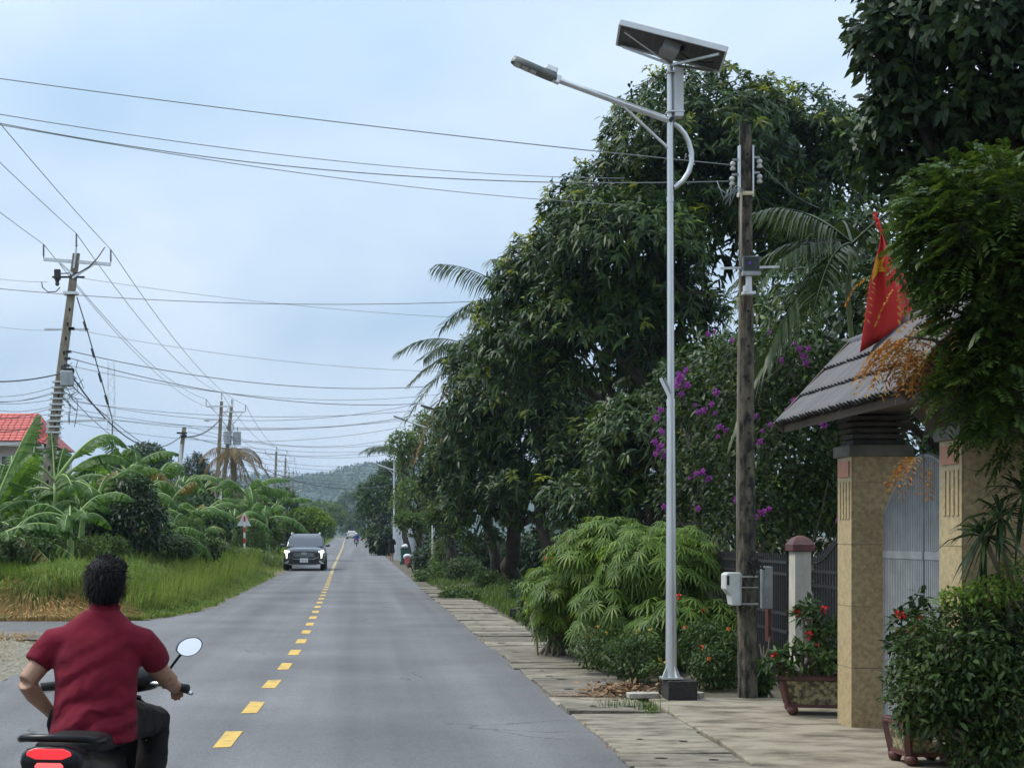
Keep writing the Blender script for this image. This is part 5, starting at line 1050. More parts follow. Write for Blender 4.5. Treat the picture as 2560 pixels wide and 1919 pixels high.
def pillar(t, y0, y1, top, x0=GX, x1=4.53):
    core = MB().box2((x0 + .012, y0 + .012, -.05), (x1 - .012, y1 - .012, top - .002)).build('pillar', M['grout'], t)
    zs = [.0, .512, 1.02, 1.53, 2.04, top]
    for i in range(5):
        a, b = zs[i] + (.002 if i else -.04), zs[i + 1] - .002
        MB().box2((x0 + .014, y0, a), (x1 - .002, y0 + .012, b)).build('granite_panel', M['granite'], core)
        if i < 3: MB().box2((x0, y0 + .004, a), (x0 + .012, y1 - .004, b)).build('granite_panel', M['granite_y'], core)
        MB().box2((x1 - .012, y0 + .016, a), (x1, y1 - .004, b)).build('granite_panel', M['granite'], core)
    ym = (y0 + y1) / 2
    MB().box2((x0, y0 + .004, 1.532), (x0 + .012, y1 - .004, 1.97)).build('granite_panel', M['granite_y'], core)
    MB().box2((x0, y0 + .004, 1.974), (x0 + .01, y1 - .004, top)).build('granite_panel', M['granite_y'], core)
    for k in range(4): MB().box2((x0 - .008, y0 + .05 + k * .075, 1.74), (x0 - .001, y0 + .095 + k * .075, 2.05)).build('flute', M['granite_y'], core)
    MB().box2((x0 - .012, y0 + .05, 2.09), (x0 - .001, y1 - .05, 2.22)).build('pink_tile', M['pinktile'], core)
    MB().box2((x0 - .03, y0 - .03, top), (x1 + .03, y1 + .03, top + .095)).build('capital', M['capstone'], t, bevel=.008)
    for k in range(6):
        z0 = top + .1 + k * .05; w = .02 if k % 2 == 0 else .05
        MB().box2((x0 + .02 - .006 * k, y0 + .02 - .006 * k, z0), (x1 - .02 + .006 * k, y1 - .02 + .006 * k, z0 + .032)).build('layered_slab', M['darkslab'], t)
    MB().box2((x0 + .08, y0 + .08, top + .09), (x1 - .08, y1 - .08, top + .42)).build('neck', M['darkslab'], t)
gate = thing('entrance_gate', 'granite clad entrance gate with grey tiled roof over it', 'gate', (GX + .2, 12, 0))
pillar(gate, 12.58, 12.95, 2.255); pillar(gate, 10.28, 10.68, 2.255)
# roof: two slopes over a timber deck, individual barrel tiles on the road side
YN, YF = 10.3, 13.3; EX, EZ, RX, RZ = 3.7, 2.56, 4.33, 3.25
for s_ in (-1, 1):
    ex = RX + s_ * (RX - EX)
    pl = [(ex, EZ), (RX, RZ), (RX, RZ - .06), (ex, EZ - .06)]
    MB().prism(pl, (0, YN + .02, 0), (1, 0, 0), (0, 0, 1), (0, YF - YN - .04, 0)).build('roof_deck', M['timber'], gate)
sl = V(RX - EX, 0, RZ - EZ); slen = sl.length; sl.normalize(); nrm = V(-sl.z, 0, sl.x)
tile = None; ncol = 34; pit = (YF - YN) / ncol; nrow = 3; clen = slen / nrow
for r_ in range(nrow):
    for c_ in range(ncol):
        o = V(EX, YN + (c_ + .5) * pit, EZ) + sl * (clen * r_ - .03) + nrm * (.012)
        if tile is None:
            n = 6; rg = []
            for d_, lift, sc in ((0, .034, 1.0), (clen + .05, .004, .94)):
                q = []
                for k in range(n + 1):
                    a = math.pi * k / n; q.append(o + sl * d_ + V(0, 1, 0) * (-math.cos(a) * pit * .5 * sc) + nrm * (math.sin(a) * pit * .52 * sc + lift))
                for k in reversed(range(n + 1)):
                    a = math.pi * k / n; q.append(o + sl * d_ + V(0, 1, 0) * (-math.cos(a) * pit * .36 * sc) + nrm * (math.sin(a) * pit * .36 * sc + lift))
                rg.append(q)
            tile = MB().loft(rg).build('roof_tile', M['grooftile'], gate, auto=60); t0 = o.copy()
        else:
            c = tile.copy(); COL.objects.link(c); c.location = (o - t0) + V(0, RN.uniform(-.004, .004), RN.uniform(-.004, .004))
MB().tube([(RX, YN - .05, RZ + .02), (RX, YF + .05, RZ + .02)], .07, 8).build('ridge_cap', M['grooftile'], gate, auto=50)
for yy in (YN - .02, YF): MB().bar((EX - .05, yy + .01, EZ - .02), (RX, yy + .01, RZ + .03), .05, .11, V(-1, 0, 1)).build('barge_board', M['timber'], gate)
MB().box2((4.0, YN + .1, 2.62), (4.6, YF - .1, 2.7)).build('tie_beam', M['timber'], gate)
for yy in (10.9, 11.6, 12.3): MB().bar((4.07, yy, 2.62), (3.72, yy, 2.54), .03, .05).build('eave_bracket', M['white_metal'], gate)
# the two leaves of vertical grey slats with a curved head
for y0, y1, sgn in ((10.72, 11.62, 1), (11.66, 12.55, -1)):
    n = 24; lf = MB().box2((4.3, y0, .3), (4.34, y1, .36)).build('gate_leaf', M['gategrey'], gate)
    MB().box2((4.3, y0, 1.42), (4.34, y1, 1.48)).build('gate_rail', M['gategrey'], lf)
    for k in range(n):
        yc = y0 + (k + .5) * (y1 - y0) / n; u = (yc - y0) / (y1 - y0); u = u if sgn > 0 else 1 - u; top = 1.75 + .45 * math.sin(u * math.pi / 2)
        MB().box2((4.305, yc - .013, .06), (4.335, yc + .011, top)).build('slat', M['gategrey'], lf)
    q = []
    for k in range(13):
        u = k / 12; uu = u if sgn > 0 else 1 - u; q.append((4.32, y0 + u * (y1 - y0), 1.76 + .45 * math.sin(uu * math.pi / 2)))
    MB().tube(q, .022, 6).build('gate_head', M['gategrey'], lf)
# garden fence: iron side gate, small white post, bar fence
fence = thing('iron_side_gate', 'black wrought iron gate with rising spiked top beside the granite pillar', 'gate', (4.47, 14, 0))
for k in range(24):
    y = 12.99 + k * .086; top = 1.35 + .62 * smooth((15.0 - y) / 1.9)
    MB().box2((4.46, y, .08), (4.48, y + .018, top)).build('bar', M['iron'], fence)
    MB().add([(4.455, y - .006, top), (4.485, y - .006, top), (4.485, y + .024, top), (4.455, y + .024, top), (4.47, y + .009, top + .09)], [(0, 1, 4), (1, 2, 4), (2, 3, 4), (3, 0, 4), (3, 2, 1, 0)]).build('spike', M['iron'], fence)
for z in (.15, 1.1, 1.24, .55): MB().box2((4.455, 12.97, z), (4.485, 15.03, z + .03)).build('rail', M['iron'], fence)
MB().tube([(4.47, 12.97 + k * .1715, 1.33 + .62 * smooth((15.0 - (12.97 + k * .1715)) / 1.9)) for k in range(13)], .016, 6).build('curved_rail', M['iron'], fence)
post = thing('gate_post', 'small whitewashed gate post with red brown pyramid cap', 'gate post', (4.42, 15.2, 0))
MB().box2((4.3, 15.06, -.05), (4.46, 15.28, 1.45)).build('shaft', mat('stained whitewash', (.52, .5, .42), (.3, .28, .22), 5, .9, st=(1, 1, .5), lo=.35, hi=.75), post, bevel=.006)
M['redbrown'] = mat('red brown glaze', (.11, .036, .03), (.07, .025, .022), 14, .45)
MB().box2((4.27, 15.03, 1.45), (4.49, 15.31, 1.52)).build('cap_base', M['redbrown'], post, bevel=.006)
MB().loft([[V(4.38 + sx * w, 15.17 + sy * w * 1.2, z) for sx, sy in ((-1, -1), (1, -1), (1, 1), (-1, 1))] for w, z in ((.105, 1.52), (.085, 1.56), (.05, 1.59), (.012, 1.605))]).build('cap', M['redbrown'], post)
f2 = thing('iron_fence', 'black iron bar fence with short spikes behind the utility pole', 'fence', (4.3, 17, 0))
for k in range(40):
    y = 15.33 + k * .082; MB().box2((4.29, y, .1), (4.31, y + .018, 1.42)).build('bar', M['iron'], f2)
for z, m_ in ((.12, 'iron'), (.62, 'iron'), (.8, 'iron'), (1.2, 'iron'), (1.32, 'iron')): MB().box2((4.285, 15.31, z), (4.315, 18.66, z + .03)).build('rail', M[m_], f2)
MB().box2((4.26, 15.9, .5), (4.33, 16.02, 1.0)).build('ornament', M['redbrown'], f2)
MB().box2((4.24, 18.66, -.05), (4.4, 18.82, 1.35)).build('end_post', M['capstone'], f2)
# flag on its leaning pole
FY = 12.1
def FP(px, py, d=0): return W(px, py, FY + d)
fp = thing('flag_pole', 'thin leaning wooden flag pole fixed to the gate roof', 'flag pole', FP(2316, 850))
MB().tube([FP(2316, 850), FP(2185, 529)], [.014, .01], 8).build('pole', M['timber'], fp)
Lft = [(2203, 579), (2200, 609), (2186, 662), (2175, 711), (2165, 781), (2150, 881)]; Rgt = [(2205, 580), (2221, 612), (2240, 648), (2259, 685), (2279, 745), (2293, 798)]
nu, nv = 14, 20; va = []; fa = []
def flag_pt(u, v, off=0.):
    k = v * 5; i = min(4, int(k)); fr = k - i
    l_ = np.array(Lft[i]) * (1 - fr) + np.array(Lft[i + 1]) * fr; r_ = np.array(Rgt[i]) * (1 - fr) + np.array(Rgt[i + 1]) * fr
    p = r_ * (1 - u) + l_ * u; d = .05 * math.sin(u * 9 + v * 2) * (.3 + v) + .025 * math.sin(u * 17 + 1) * v - .06 * u
    return FP(p[0], p[1], d + off)
for j in range(nv + 1):
    for i in range(nu + 1): va.append(flag_pt(i / nu, j / nv))
for j in range(nv):
    for i in range(nu): a = j * (nu + 1) + i; fa.append((a, a + 1, a + nu + 2, a + nu + 1))
flag = MB().add(va, fa).build('flag', mat('red flag cloth', (.6, .03, .02), (.5, .022, .018), 6, .8), smooth_=True); tag(flag, 'red flag with yellow star hanging from the leaning pole', 'flag')
md = flag.modifiers.new('thick', 'SOLIDIFY'); md.thickness = .003
# star lies on the cloth, turned so the fold hides part of it
sv = []; sf = []
cu, cv = .84, .43
pts = [(cu + (.46 if k % 2 == 0 else .19) * math.sin(k * math.pi / 5 + .35), cv - (.15 if k % 2 == 0 else .06) * math.cos(k * math.pi / 5 + .35)) for k in range(10)]
sv.append(flag_pt(cu, cv, -.012))
for k in range(10):
    a, b = pts[k], pts[(k + 1) % 10]
    for q in (0, .5):
        p = (a[0] + (b[0] - a[0]) * q, a[1] + (b[1] - a[1]) * q); sv.append(flag_pt(min(.995, p[0]), p[1], -.012))
mid = [flag_pt(cu + (min(.995, (pts[k // 2][0] + (pts[(k // 2 + 1) % 10][0] - pts[k // 2][0]) * (.5 * (k % 2)))) - cu) * .5, cv + ((pts[k // 2][1] + (pts[(k // 2 + 1) % 10][1] - pts[k // 2][1]) * (.5 * (k % 2))) - cv) * .5, -.012) for k in range(20)]
n0 = len(sv); sv += mid
for k in range(20): k2 = (k + 1) % 20; sf += [(0, n0 + k2, n0 + k), (n0 + k, n0 + k2, 1 + k2, 1 + k)]
MB().add(sv, sf).build('star', mat('yellow star cloth', (.75, .42, .02), (.62, .34, .02), 5, .8), flag)
MB().tube([FP(2185 + 18 * k / 8 + 3 * math.sin(k * 2), 529 + 50 * k / 8, -.01) for k in range(9)], [.012, .016, .012, .017, .013, .018, .014, .02, .016], 7).build('wrapped_tip', flag.data.materials[0], flag)
# planters
def planter(label, c, rotz, w, d, h, foot=.06):
    t = thing('planter', label, 'planter', c, None, rotz, local=True); M_ = M['redbrown']
    rim = h; z0 = foot; tp = .8
    lo_ = [V(sx * w / 2 * tp, sy * d / 2 * tp, z0) for sx, sy in ((-1, -1), (1, -1), (1, 1), (-1, 1))]; hi_ = [V(sx * w / 2, sy * d / 2, rim - .035) for sx, sy in ((-1, -1), (1, -1), (1, 1), (-1, 1))]
    MB().hexa(lo_ + hi_).build('basin', mat('mossy relief', (.06, .055, .035), (.34, .29, .15), 22, .85, bump=.9, bscale=40, lo=.4, hi=.6) if 'mossy relief' not in bpy.data.materials else bpy.data.materials['mossy relief'], t)
    for i in range(4):
        a, b = hi_[i], hi_[(i + 1) % 4]; MB().bar(a * 1.03 + V(0, 0, .017 - .03 * a.z * 0), b * 1.03 + V(0, 0, .017), .05, .035).build('rim', M_, t, bevel=.005)
        MB().bar(lo_[i] * 1.02, hi_[i] * 1.01, .04, .04).build('corner_rib', M_, t)
        a, b = lo_[i], lo_[(i + 1) % 4]; MB().bar(a * 1.02 + V(0, 0, .012), b * 1.02 + V(0, 0, .012), .035, .03).build('lower_rail', M_, t)
        MB().tube([lo_[i] * .95 + V(0, 0, .01), lo_[i] * .95 - V(-.01, 0, .03), lo_[i] * .92 - V(0, 0, foot - .004)], [.045, .05, .035], 8).build('foot', M_, t, smooth_=True)
    MB().box((0, 0, rim - .05), (w * .9, d * .9, .02)).build('soil', M['soil'], t)
    return t
planter('carved planter with mossy relief panels left of the granite pillar', V(4.1, 13.6, .03), -.2, .66, .4, .33)
planter('dark red square pot under the dense shrub by the gate', V(3.9, 10.62, .03), .08, .34, .34, .3)

# ------------------------------------------------------------------ shrubs of the right verge
# jatropha: palmate leaves of nine narrow leaflets
def palmate(pos, nrm, n, Ln, Wd, seed, droop=.8):
    g = np.random.default_rng(seed); N = len(pos); ax = unit(nrm * .8 + np.array([0, 0, .7]) + g.normal(size=(N, 3)) * .25); e1 = unit(np.cross(ax, g.normal(size=(N, 3)))); e2 = np.cross(ax, e1)
    a = np.tile(np.linspace(-2.6, 2.6, n), N); d = np.repeat(e1, n, 0) * np.cos(a)[:, None] + np.repeat(e2, n, 0) * np.sin(a)[:, None] + np.repeat(ax, n, 0) * .12
    s_ = np.repeat(g.uniform(.7, 1.2, N), n); k = 1 - .3 * np.abs(a) / 2.6
    return leaves(np.repeat(pos, n, 0), d, np.repeat(ax, n, 0), Ln * s_ * k, Wd * s_, droop, 1., .8, .4, .72)
J_ = [pxblob(1540, 1345, 120, 55, 19), pxblob(1470, 1410, 110, 90, 19), pxblob(1700, 1350, 80, 60, 18.6), pxblob(1630, 1420, 130, 100, 18), pxblob(1740, 1440, 70, 90, 18.2), pxblob(1560, 1540, 130, 110, 18.2), pxblob(1680, 1580, 100, 100, 17.4), pxblob(1420, 1500, 90, 70, 19.5), pxblob(1790, 1560, 60, 60, 17.5)]
def jat(label, blobs, N, seed, Ln=.2, base=None):
    P, Nn = shell(blobs, N, .55, 1.08, .16, seed, under=.4); v, f = palmate(P, Nn, 11, Ln, .022, seed, .5)
    P3, N3 = shell(blobs, N // 2, .2, .6, 0, seed + 2, under=.5); v3, f3 = palmate(P3, N3, 9, Ln, .026, seed + 1); v, f = join([(v, f), (v3, f3)])
    cx = sum(b[0][0] for b in blobs) / len(blobs); cy = sum(b[0][1] for b in blobs) / len(blobs); t = thing('jatropha_shrub', label, 'shrub', V(cx, cy, .08), 'jatropha shrubs along the verge')
    npmesh('foliage', v, f, M['jatropha'], t); g = random.Random(seed)
    mb = MB()
    for k in range(14):
        c, r = blobs[k % len(blobs)]; e = Vector(c) + V(g.uniform(-.6, .6) * r[0], g.uniform(-.5, .5) * r[1], g.uniform(0, .7) * r[2]); mb.tube(limb_path(V(cx + g.uniform(-.3, .3), cy + g.uniform(-.2, .2), .02), e, 6, .06, seed + k), [.02 * (1.3 - i / 6) for i in range(7)], 5)
    mb.build('stems', M['twig'], t)
    for k in range(5):
        i = g.randrange(len(P)); q = Vector(P[i]) + V(0, -.05, .12)
        if Nn[i][2] < .2: continue
        MB().tube([Vector(P[i]), q], .004, 4).build('flower_stalk', M['stem'], t); v, f = diamonds(np.tile(np.array(q), (10, 1)), unit(NP.normal(size=(10, 3)) + np.array([0, 0, .6])), NP.normal(size=(10, 3)), .045, .03); npmesh('flower', v, f, M['red'], t)
    return t
jat('broad jatropha shrub with feathery palmate leaves behind the lamp pole', J_[:5], 720, 81); jat('lower jatropha shrub spilling over the slabs beside the lamp', J_[5:7] + [J_[8]], 520, 82); jat('smaller jatropha shrub at the left end of the bed', [J_[7], pxblob(1370, 1470, 70, 60, 21), pxblob(1380, 1540, 60, 60, 20)], 320, 83, .18)
bush('flowering_shrub', 'low green shrub with tiny yellow flowers at the slab edge', [pxblob(1590, 1640, 80, 60, 16.6), pxblob(1510, 1620, 80, 50, 17.5), pxblob(1640, 1690, 45, 35, 16)], 4200, .06, 'shrub', 91, .4, flowers=('yellow_pt', 9, .025))
bush('flowering_shrub', 'low green shrub between the lamp and utility pole', [pxblob(1790, 1670, 60, 60, 15.8), pxblob(1760, 1620, 60, 70, 16.4), pxblob(1830, 1640, 40, 60, 15.9)], 4600, .06, 'shrub', 92, .4, flowers=('orange', 6, .03))
bush('flowering_shrub', 'dark brownish hedge plant sprawling on the slabs', [pxblob(1400, 1570, 60, 45, 20), pxblob(1370, 1560, 40, 35, 21)], 2600, .05, 'shrub', 93, .4)
bush('flowering_shrub', 'tall green weed clump with yellow flowers by the kerb block', [pxblob(1340, 1510, 40, 60, 23), pxblob(1370, 1480, 50, 50, 23)], 2400, .08, 'shrub', 94, .4, flowers=('yellow_pt', 10, .03))
bush('flowering_shrub', 'small shrub behind the carved planter', [pxblob(1915, 1640, 30, 70, 15.2), pxblob(1900, 1700, 25, 40, 15.1)], 1500, .06, 'shrub', 95, .4, flowers=('yellow_pt', 4, .02))
for k, (px, py, rx, ry, Y, lab) in enumerate(((1075, 1435, 40, 35, 55, 'round bright verge bush right of the pink bin'), (1160, 1420, 50, 28, 52, 'green verge bush under the dark mango tree'), (1225, 1450, 40, 22, 44, 'low verge bush in front of the mango trunk'), (1105, 1395, 30, 60, 58, 'upright green bush around the second solar lamp'), (1310, 1480, 40, 30, 36, 'dark verge bush right of the mango trunk'), (1145, 1490, 45, 14, 39, 'low leafy weeds at the broken slab'))):
    bush('verge_shrub', lab, [pxblob(px, py, rx, ry, Y), pxblob(px + rx * .6, py + ry * .35, rx * .6, ry * .65, Y - .4), pxblob(px - rx * .5, py + ry * .4, rx * .5, ry * .6, Y - .3)], 2000, .13, 'lightree' if k in (0, 3) else 'shrub', 110 + k, .4, group='low bushes on the right verge')
# bougainvillea with purple bracts
BG = [pxblob(1700, 1000, 90, 110, 21), pxblob(1850, 950, 110, 120, 20.5), pxblob(1980, 920, 100, 120, 20.2), pxblob(1780, 1150, 130, 130, 20.5), pxblob(1950, 1150, 130, 150, 20), pxblob(1880, 1290, 150, 110, 19.8), pxblob(2040, 1240, 80, 140, 19.8), pxblob(1700, 1250, 80, 90, 21), pxblob(2080, 1060, 80, 100, 20.4)]
bgv = bush('bougainvillea', 'tall dark bougainvillea with purple flower clusters behind the fence', BG, 11000, .085, 'boug', 121, .62, cat='flowering bush', flowers=None, gap=.05, stems=16, lo=.3)
FL = [(1700, 945, 1.3), (1690, 965, 1.), (1715, 925, .9), (1705, 985, .8), (1640, 1045, 1.), (1655, 1078, .9), (1648, 1118, 1.2), (1668, 1130, 1.), (1640, 1135, .8), (1800, 1068, 1.), (1815, 1075, .8), (1790, 980, .9), (1780, 1010, .8), (1760, 1025, 1.), (1748, 1030, .8), (1900, 1105, .9), (1905, 1280, 1.1), (1890, 1292, .8), (1755, 1180, 1.), (1772, 1195, .9), (1740, 1185, .7), (1745, 1270, .8), (2010, 890, 1.), (2016, 908, 1.), (2000, 872, .8), (1955, 900, .7), (1985, 1000, .9), (1970, 1025, .9), (1925, 1060, .8), (2060, 1056, 1.3), (1840, 1250, .8), (2095, 1300, .7), (1890, 1040, .7), (1660, 1265, .8), (1770, 835, .7), (1830, 850, .7), (1925, 830, .6)]
g2 = np.random.default_rng(1); fl0 = None
FL += [(x + dx, y + dy, k * .75) for (x, y, k), (dx, dy) in zip(FL[::2], [(14, 18), (-16, 10), (10, -20), (-12, -14), (18, 6), (-20, 16), (8, 22), (-10, -18), (16, -8)] * 3)]
for px, py, k in FL:
    q = W(px, py, 19.0)
    if fl0 is None:
        n = 46; d = unit(g2.normal(size=(n, 3))); v, f = diamonds(d * .07 * g2.uniform(.1, .9, (n, 1)), d + g2.normal(size=(n, 3)) * .4, unit(g2.normal(size=(n, 3))), .055, .05, .1); me = npmesh('flower_cluster', v, f, M['purple'], at=(0, 0, 0)); me.parent = bgv; me.location = q - ORG[bgv.name]; me.scale = (k * .55,) * 3; fl0 = me
    else: c = fl0.copy(); COL.objects.link(c); c.location = q - ORG[bgv.name]; c.rotation_euler = (px, py, k * 9); c.scale = (k * .55, k * .55, k * (.4 + (px % 7) / 16))
for px, py, k in FL: a = W(px, py, 19.0); MB().tube(limb_path(a, a + V(RN.uniform(-.15, .15), 1.0, -.35), 3, .05, int(px)), .004, 4).build('flower_stalk', M['twig'], bgv)
# feathery cassia in front of the gate roof, with a wilted orange spray
def pinnate(pos, dr, Ln, pairs, lf, wd, seed, droop=.4):
    g = np.random.default_rng(seed); N = len(pos); dr = unit(dr); up = unit(np.array([0, 0, 1.]) + g.normal(size=(N, 3)) * .35); sd_ = unit(np.cross(dr, up)); t = np.linspace(.15, 1, pairs)
    Ls = Ln * g.uniform(.7, 1.2, N); out = []
    P0 = []; D0 = []; U0 = []
    for q in t:
        p = pos + dr * (Ls * q)[:, None] - np.array([0, 0, 1.]) * (droop * Ls * q * q)[:, None]
        for s_ in (-1, 1): P0.append(p); D0.append(unit(dr * .55 + sd_ * s_ + g.normal(size=(N, 3)) * .15)); U0.append(up)
    return diamonds(np.concatenate(P0), np.concatenate(D0), np.concatenate(U0), lf, wd, .3)
CA = [pxblob(2450, 520, 160, 110, 9.95), pxblob(2410, 610, 120, 80, 9.9), pxblob(2500, 700, 130, 130, 9.95), pxblob(2450, 800, 90, 110, 9.9), pxblob(2500, 950, 90, 130, 9.9), pxblob(2540, 1060, 60, 90, 9.9), pxblob(2330, 575, 50, 32, 9.95), pxblob(2430, 960, 60, 60, 9.85), pxblob(2560, 820, 90, 300, 10.1), pxblob(2350, 690, 40, 40, 9.9)]
P, Nn = shell(CA, 1900, .5, 1.12, .1, 131, under=.6); g = np.random.default_rng(132)
v, f = pinnate(P, Nn + np.array([-.5, -.3, .1]) + g.normal(size=P.shape) * .35, .19, 9, .056, .022, 133)
cas = thing('cassia_tree', 'feathery leaved cassia tree leaning over the gate roof', 'tree', (5.3, 9.8, 0)); npmesh('crown', v, f, M['cassia'], cas)
MB().tube(limb_path(V(5.3, 9.8, 0), V(4.75, 9.85, 2.4), 6, .04, 2), [.07, .065, .06, .055, .05, .045, .04], 9).build('trunk', M['bark'], cas, smooth_=True)
mb = MB()
for k, (px, py) in enumerate(((2300, 590), (2280, 690), (2420, 500), (2500, 700), (2430, 960), (2350, 850), (2540, 520), (2260, 840))): q = limb_path(V(4.75, 9.85, 2.4), W(px, py, 9.9), 7, .07, 40 + k, .05); mb.tube(q, [.03 * (1.15 - i / 7) for i in range(8)], 6)
mb.build('limbs', M['bark'], cas, smooth_=True)
P, Nn = shell([pxblob(2275, 860, 80, 40, 10.0), pxblob(2340, 815, 55, 30, 10.0), pxblob(2240, 900, 50, 40, 10.0), pxblob(2320, 900, 50, 50, 10.0), pxblob(2175, 695, 18, 10, 9.9), pxblob(2250, 715, 25, 12, 9.9), pxblob(2300, 1150, 40, 25, 9.9)], 120, .1, 1.05, 0, 141, under=.8)
v, f = pinnate(P, Nn * .5 + np.array([-.5, -.2, -.55]) + NP.normal(size=P.shape) * .3, .15, 7, .042, .016, 142, .7); npmesh('wilted_spray', v, f, M['wilt'], cas)
# potted shrubs by the frame edge
S_ = [pxblob(2400, 1640, 150, 120, 9.95), pxblob(2330, 1720, 110, 90, 9.85), pxblob(2460, 1760, 140, 140, 9.9), pxblob(2540, 1620, 90, 140, 10.0), pxblob(2500, 1880, 120, 90, 9.8), pxblob(2300, 1790, 60, 50, 9.85)]
bush('potted_shrub', 'dense dark small-leaved shrub filling the lower right corner', S_, 17000, .045, 'shrub_dk', 151, .55, six=False, gap=.14, lo=.3, base=V(3.98, 10.3, .2), stems=14)
bush('potted_shrub', 'loose outer sprigs of a second shrub at the right frame edge', [((b[0][0], b[0][1] - .05, b[0][2]), (b[1][0] * 1.13, b[1][1], b[1][2] * 1.13)) for b in S_], 1500, .07, 'shrub_dk', 155, .4, gap=.1, lo=.9, base=V(4.1, 9.9, .1), stems=18)
bush('sprig', 'light green leafy sprig in front of the granite pillar', [pxblob(2480, 1480, 80, 40, 9.9), pxblob(2400, 1500, 60, 30, 9.9), pxblob(2530, 1440, 50, 50, 9.95)], 1100, .05, 'shrub_lt', 152, .45, base=W(2520, 1700, 9.9), stems=5, cat='shrub')
ET = [pxblob(2265, 1555, 32, 42, 10.5), pxblob(2250, 1620, 36, 34, 10.5), pxblob(2235, 1690, 26, 34, 10.5), pxblob(2300, 1600, 40, 40, 10.6), pxblob(2300, 1500, 16, 22, 10.6)]
bush('thorn_crown_plant', 'thick-leaved potted plant with red flowers by the square pot', ET, 420, .085, 'broad', 153, .42, flowers=('red', 8, .05), base=V(3.86, 10.6, .26), stems=6, cat='plant', droop=.2)
PL = [pxblob(2010, 1640, 60, 35, 13.5), pxblob(1950, 1660, 40, 25, 13.5), pxblob(2060, 1600, 40, 60, 13.6), pxblob(2030, 1530, 25, 40, 13.6), pxblob(2070, 1660, 40, 40, 13.5), pxblob(2000, 1535, 14, 14, 13.6)]
bush('thorn_crown_plant', 'rosette-leaved plant with few red flowers in the carved planter', PL, 150, .11, 'shrub', 154, .3, ros=7, flowers=('red', 5, .05), base=V(4.05, 13.6, .27), stems=18, cat='plant', droop=.15)
# dracaena with sword leaves
dr_ = thing('dracaena', 'spiky dracaena with dark sword leaves before the gate wall', 'plant', V(4.6, 9.95, .0)); g = np.random.default_rng(161)
for k, (px, py) in enumerate(((2500, 1290), (2560, 1230), (2460, 1340))):
    c = W(px, py, 9.9); MB().tube(limb_path(V(4.6, 9.95, 0), c, 6, .05, k), .016, 6).build('cane', M['twig'], dr_); n = 46
    d = unit(g.normal(size=(n, 3)) + np.array([-.25, -.2, .5])); v, f = leaves(np.tile(np.array(c), (n, 1)), d, unit(np.array([0, 0, 1.]) + g.normal(size=(n, 3)) * .3), .38 * g.uniform(.7, 1.2, n), .026, .5, 1, .8); npmesh('leaf_crown', v, f, M['broad'], dr_)
# leaf litter, broken slabs and rubble at the lamp foot
g = np.random.default_rng(171); N = 420; p = np.stack([g.normal(2.62, .16, N), g.normal(15.25, .14, N), g.uniform(.03, .16, N) * np.exp(-np.abs(g.normal(0, .6, N)))], 1)
v, f = leaves(p, g.normal(size=(N, 3)) * np.array([1, 1, .35]), g.normal(size=(N, 3)), .09 * g.uniform(.5, 1.6, N), .03, .1); tag(npmesh('dry_leaf_heap', v, f, mat('dry brown leaves', (.17, .085, .045), (.3, .2, .1), 9, .9)), 'heap of dry brown leaves behind the lamp foot', 'leaf heap', kind='stuff')
g = np.random.default_rng(172); N = 650; p = np.stack([2.3 + g.normal(0, .25, N), 15.1 + g.normal(0, .22, N), np.full(N, .034)], 1); v, f = diamonds(p, g.normal(size=(N, 3)) * np.array([1, 1, .15]), np.tile([[0, 0, 1.]], (N, 1)) + g.normal(size=(N, 3)) * .3, .02, .012, 0); v[:, 2] = np.maximum(v[:, 2], .034)
tag(npmesh('brick_grit', v, f, mat('brick grit', (.36, .15, .08), (.3, .2, .12), 9, .95)), 'reddish brick grit scattered over the slabs', 'grit', kind='stuff')
for k, (x, y, w, d, rz, lab) in enumerate(((2.78, 14.95, .34, .2, .1, 'broken pale slab left of the black plinth'), (3.26, 14.98, .24, .22, -.3, 'broken pale slab right of the black plinth'))):
    tag(MB().prism([(-w / 2, -d / 2), (w * .4, -d * .45), (w / 2, d * .3), (-w * .1, d / 2), (-w * .45, d * .35)], V(x, y, .02), (math.cos(rz), math.sin(rz), 0), (-math.sin(rz), math.cos(rz), 0), (0, 0, .05)).build('broken_slab', M['conc'], bevel=.006), lab, 'slab')
kb = G(1280, 1545); tag(MB().box((kb.x + .25, kb.y + .4, .1), (.42, .5, .16), Matrix.Rotation(-.3, 3, 'Z')).build('kerb_block', M['black_box'], bevel=.015), 'dark concrete block lying on the slabs before the weeds', 'block')
# white garden wall and gate far along the right verge
wy = 92.; t = thing('garden_wall', 'white ribbed metal gate and wall beyond the standing person', 'wall', (W(1005, 0, wy).x, wy, gz(wy)))
for k in range(14):
    a, b = W(992 + k * 3.2, 1295 + k * 1.6, wy - k * .6), W(992 + k * 3.2 + 2.6, 1372, wy - k * .6); MB().box2((a.x, a.y, gz(wy)), (b.x, a.y + .06, a.z)).build('panel', M['white_metal'], t)
a = W(987, 1290, wy); MB().box2((a.x - .12, wy - .1, gz(wy)), (a.x + .12, wy + .15, a.z)).build('post', M['white_metal'], t)
MB().box2((W(1036, 0, 84).x, 84, 0), (W(1064, 0, 84).x, 84.2, 2.2)).build('grey_wall', M['gategrey'], t)
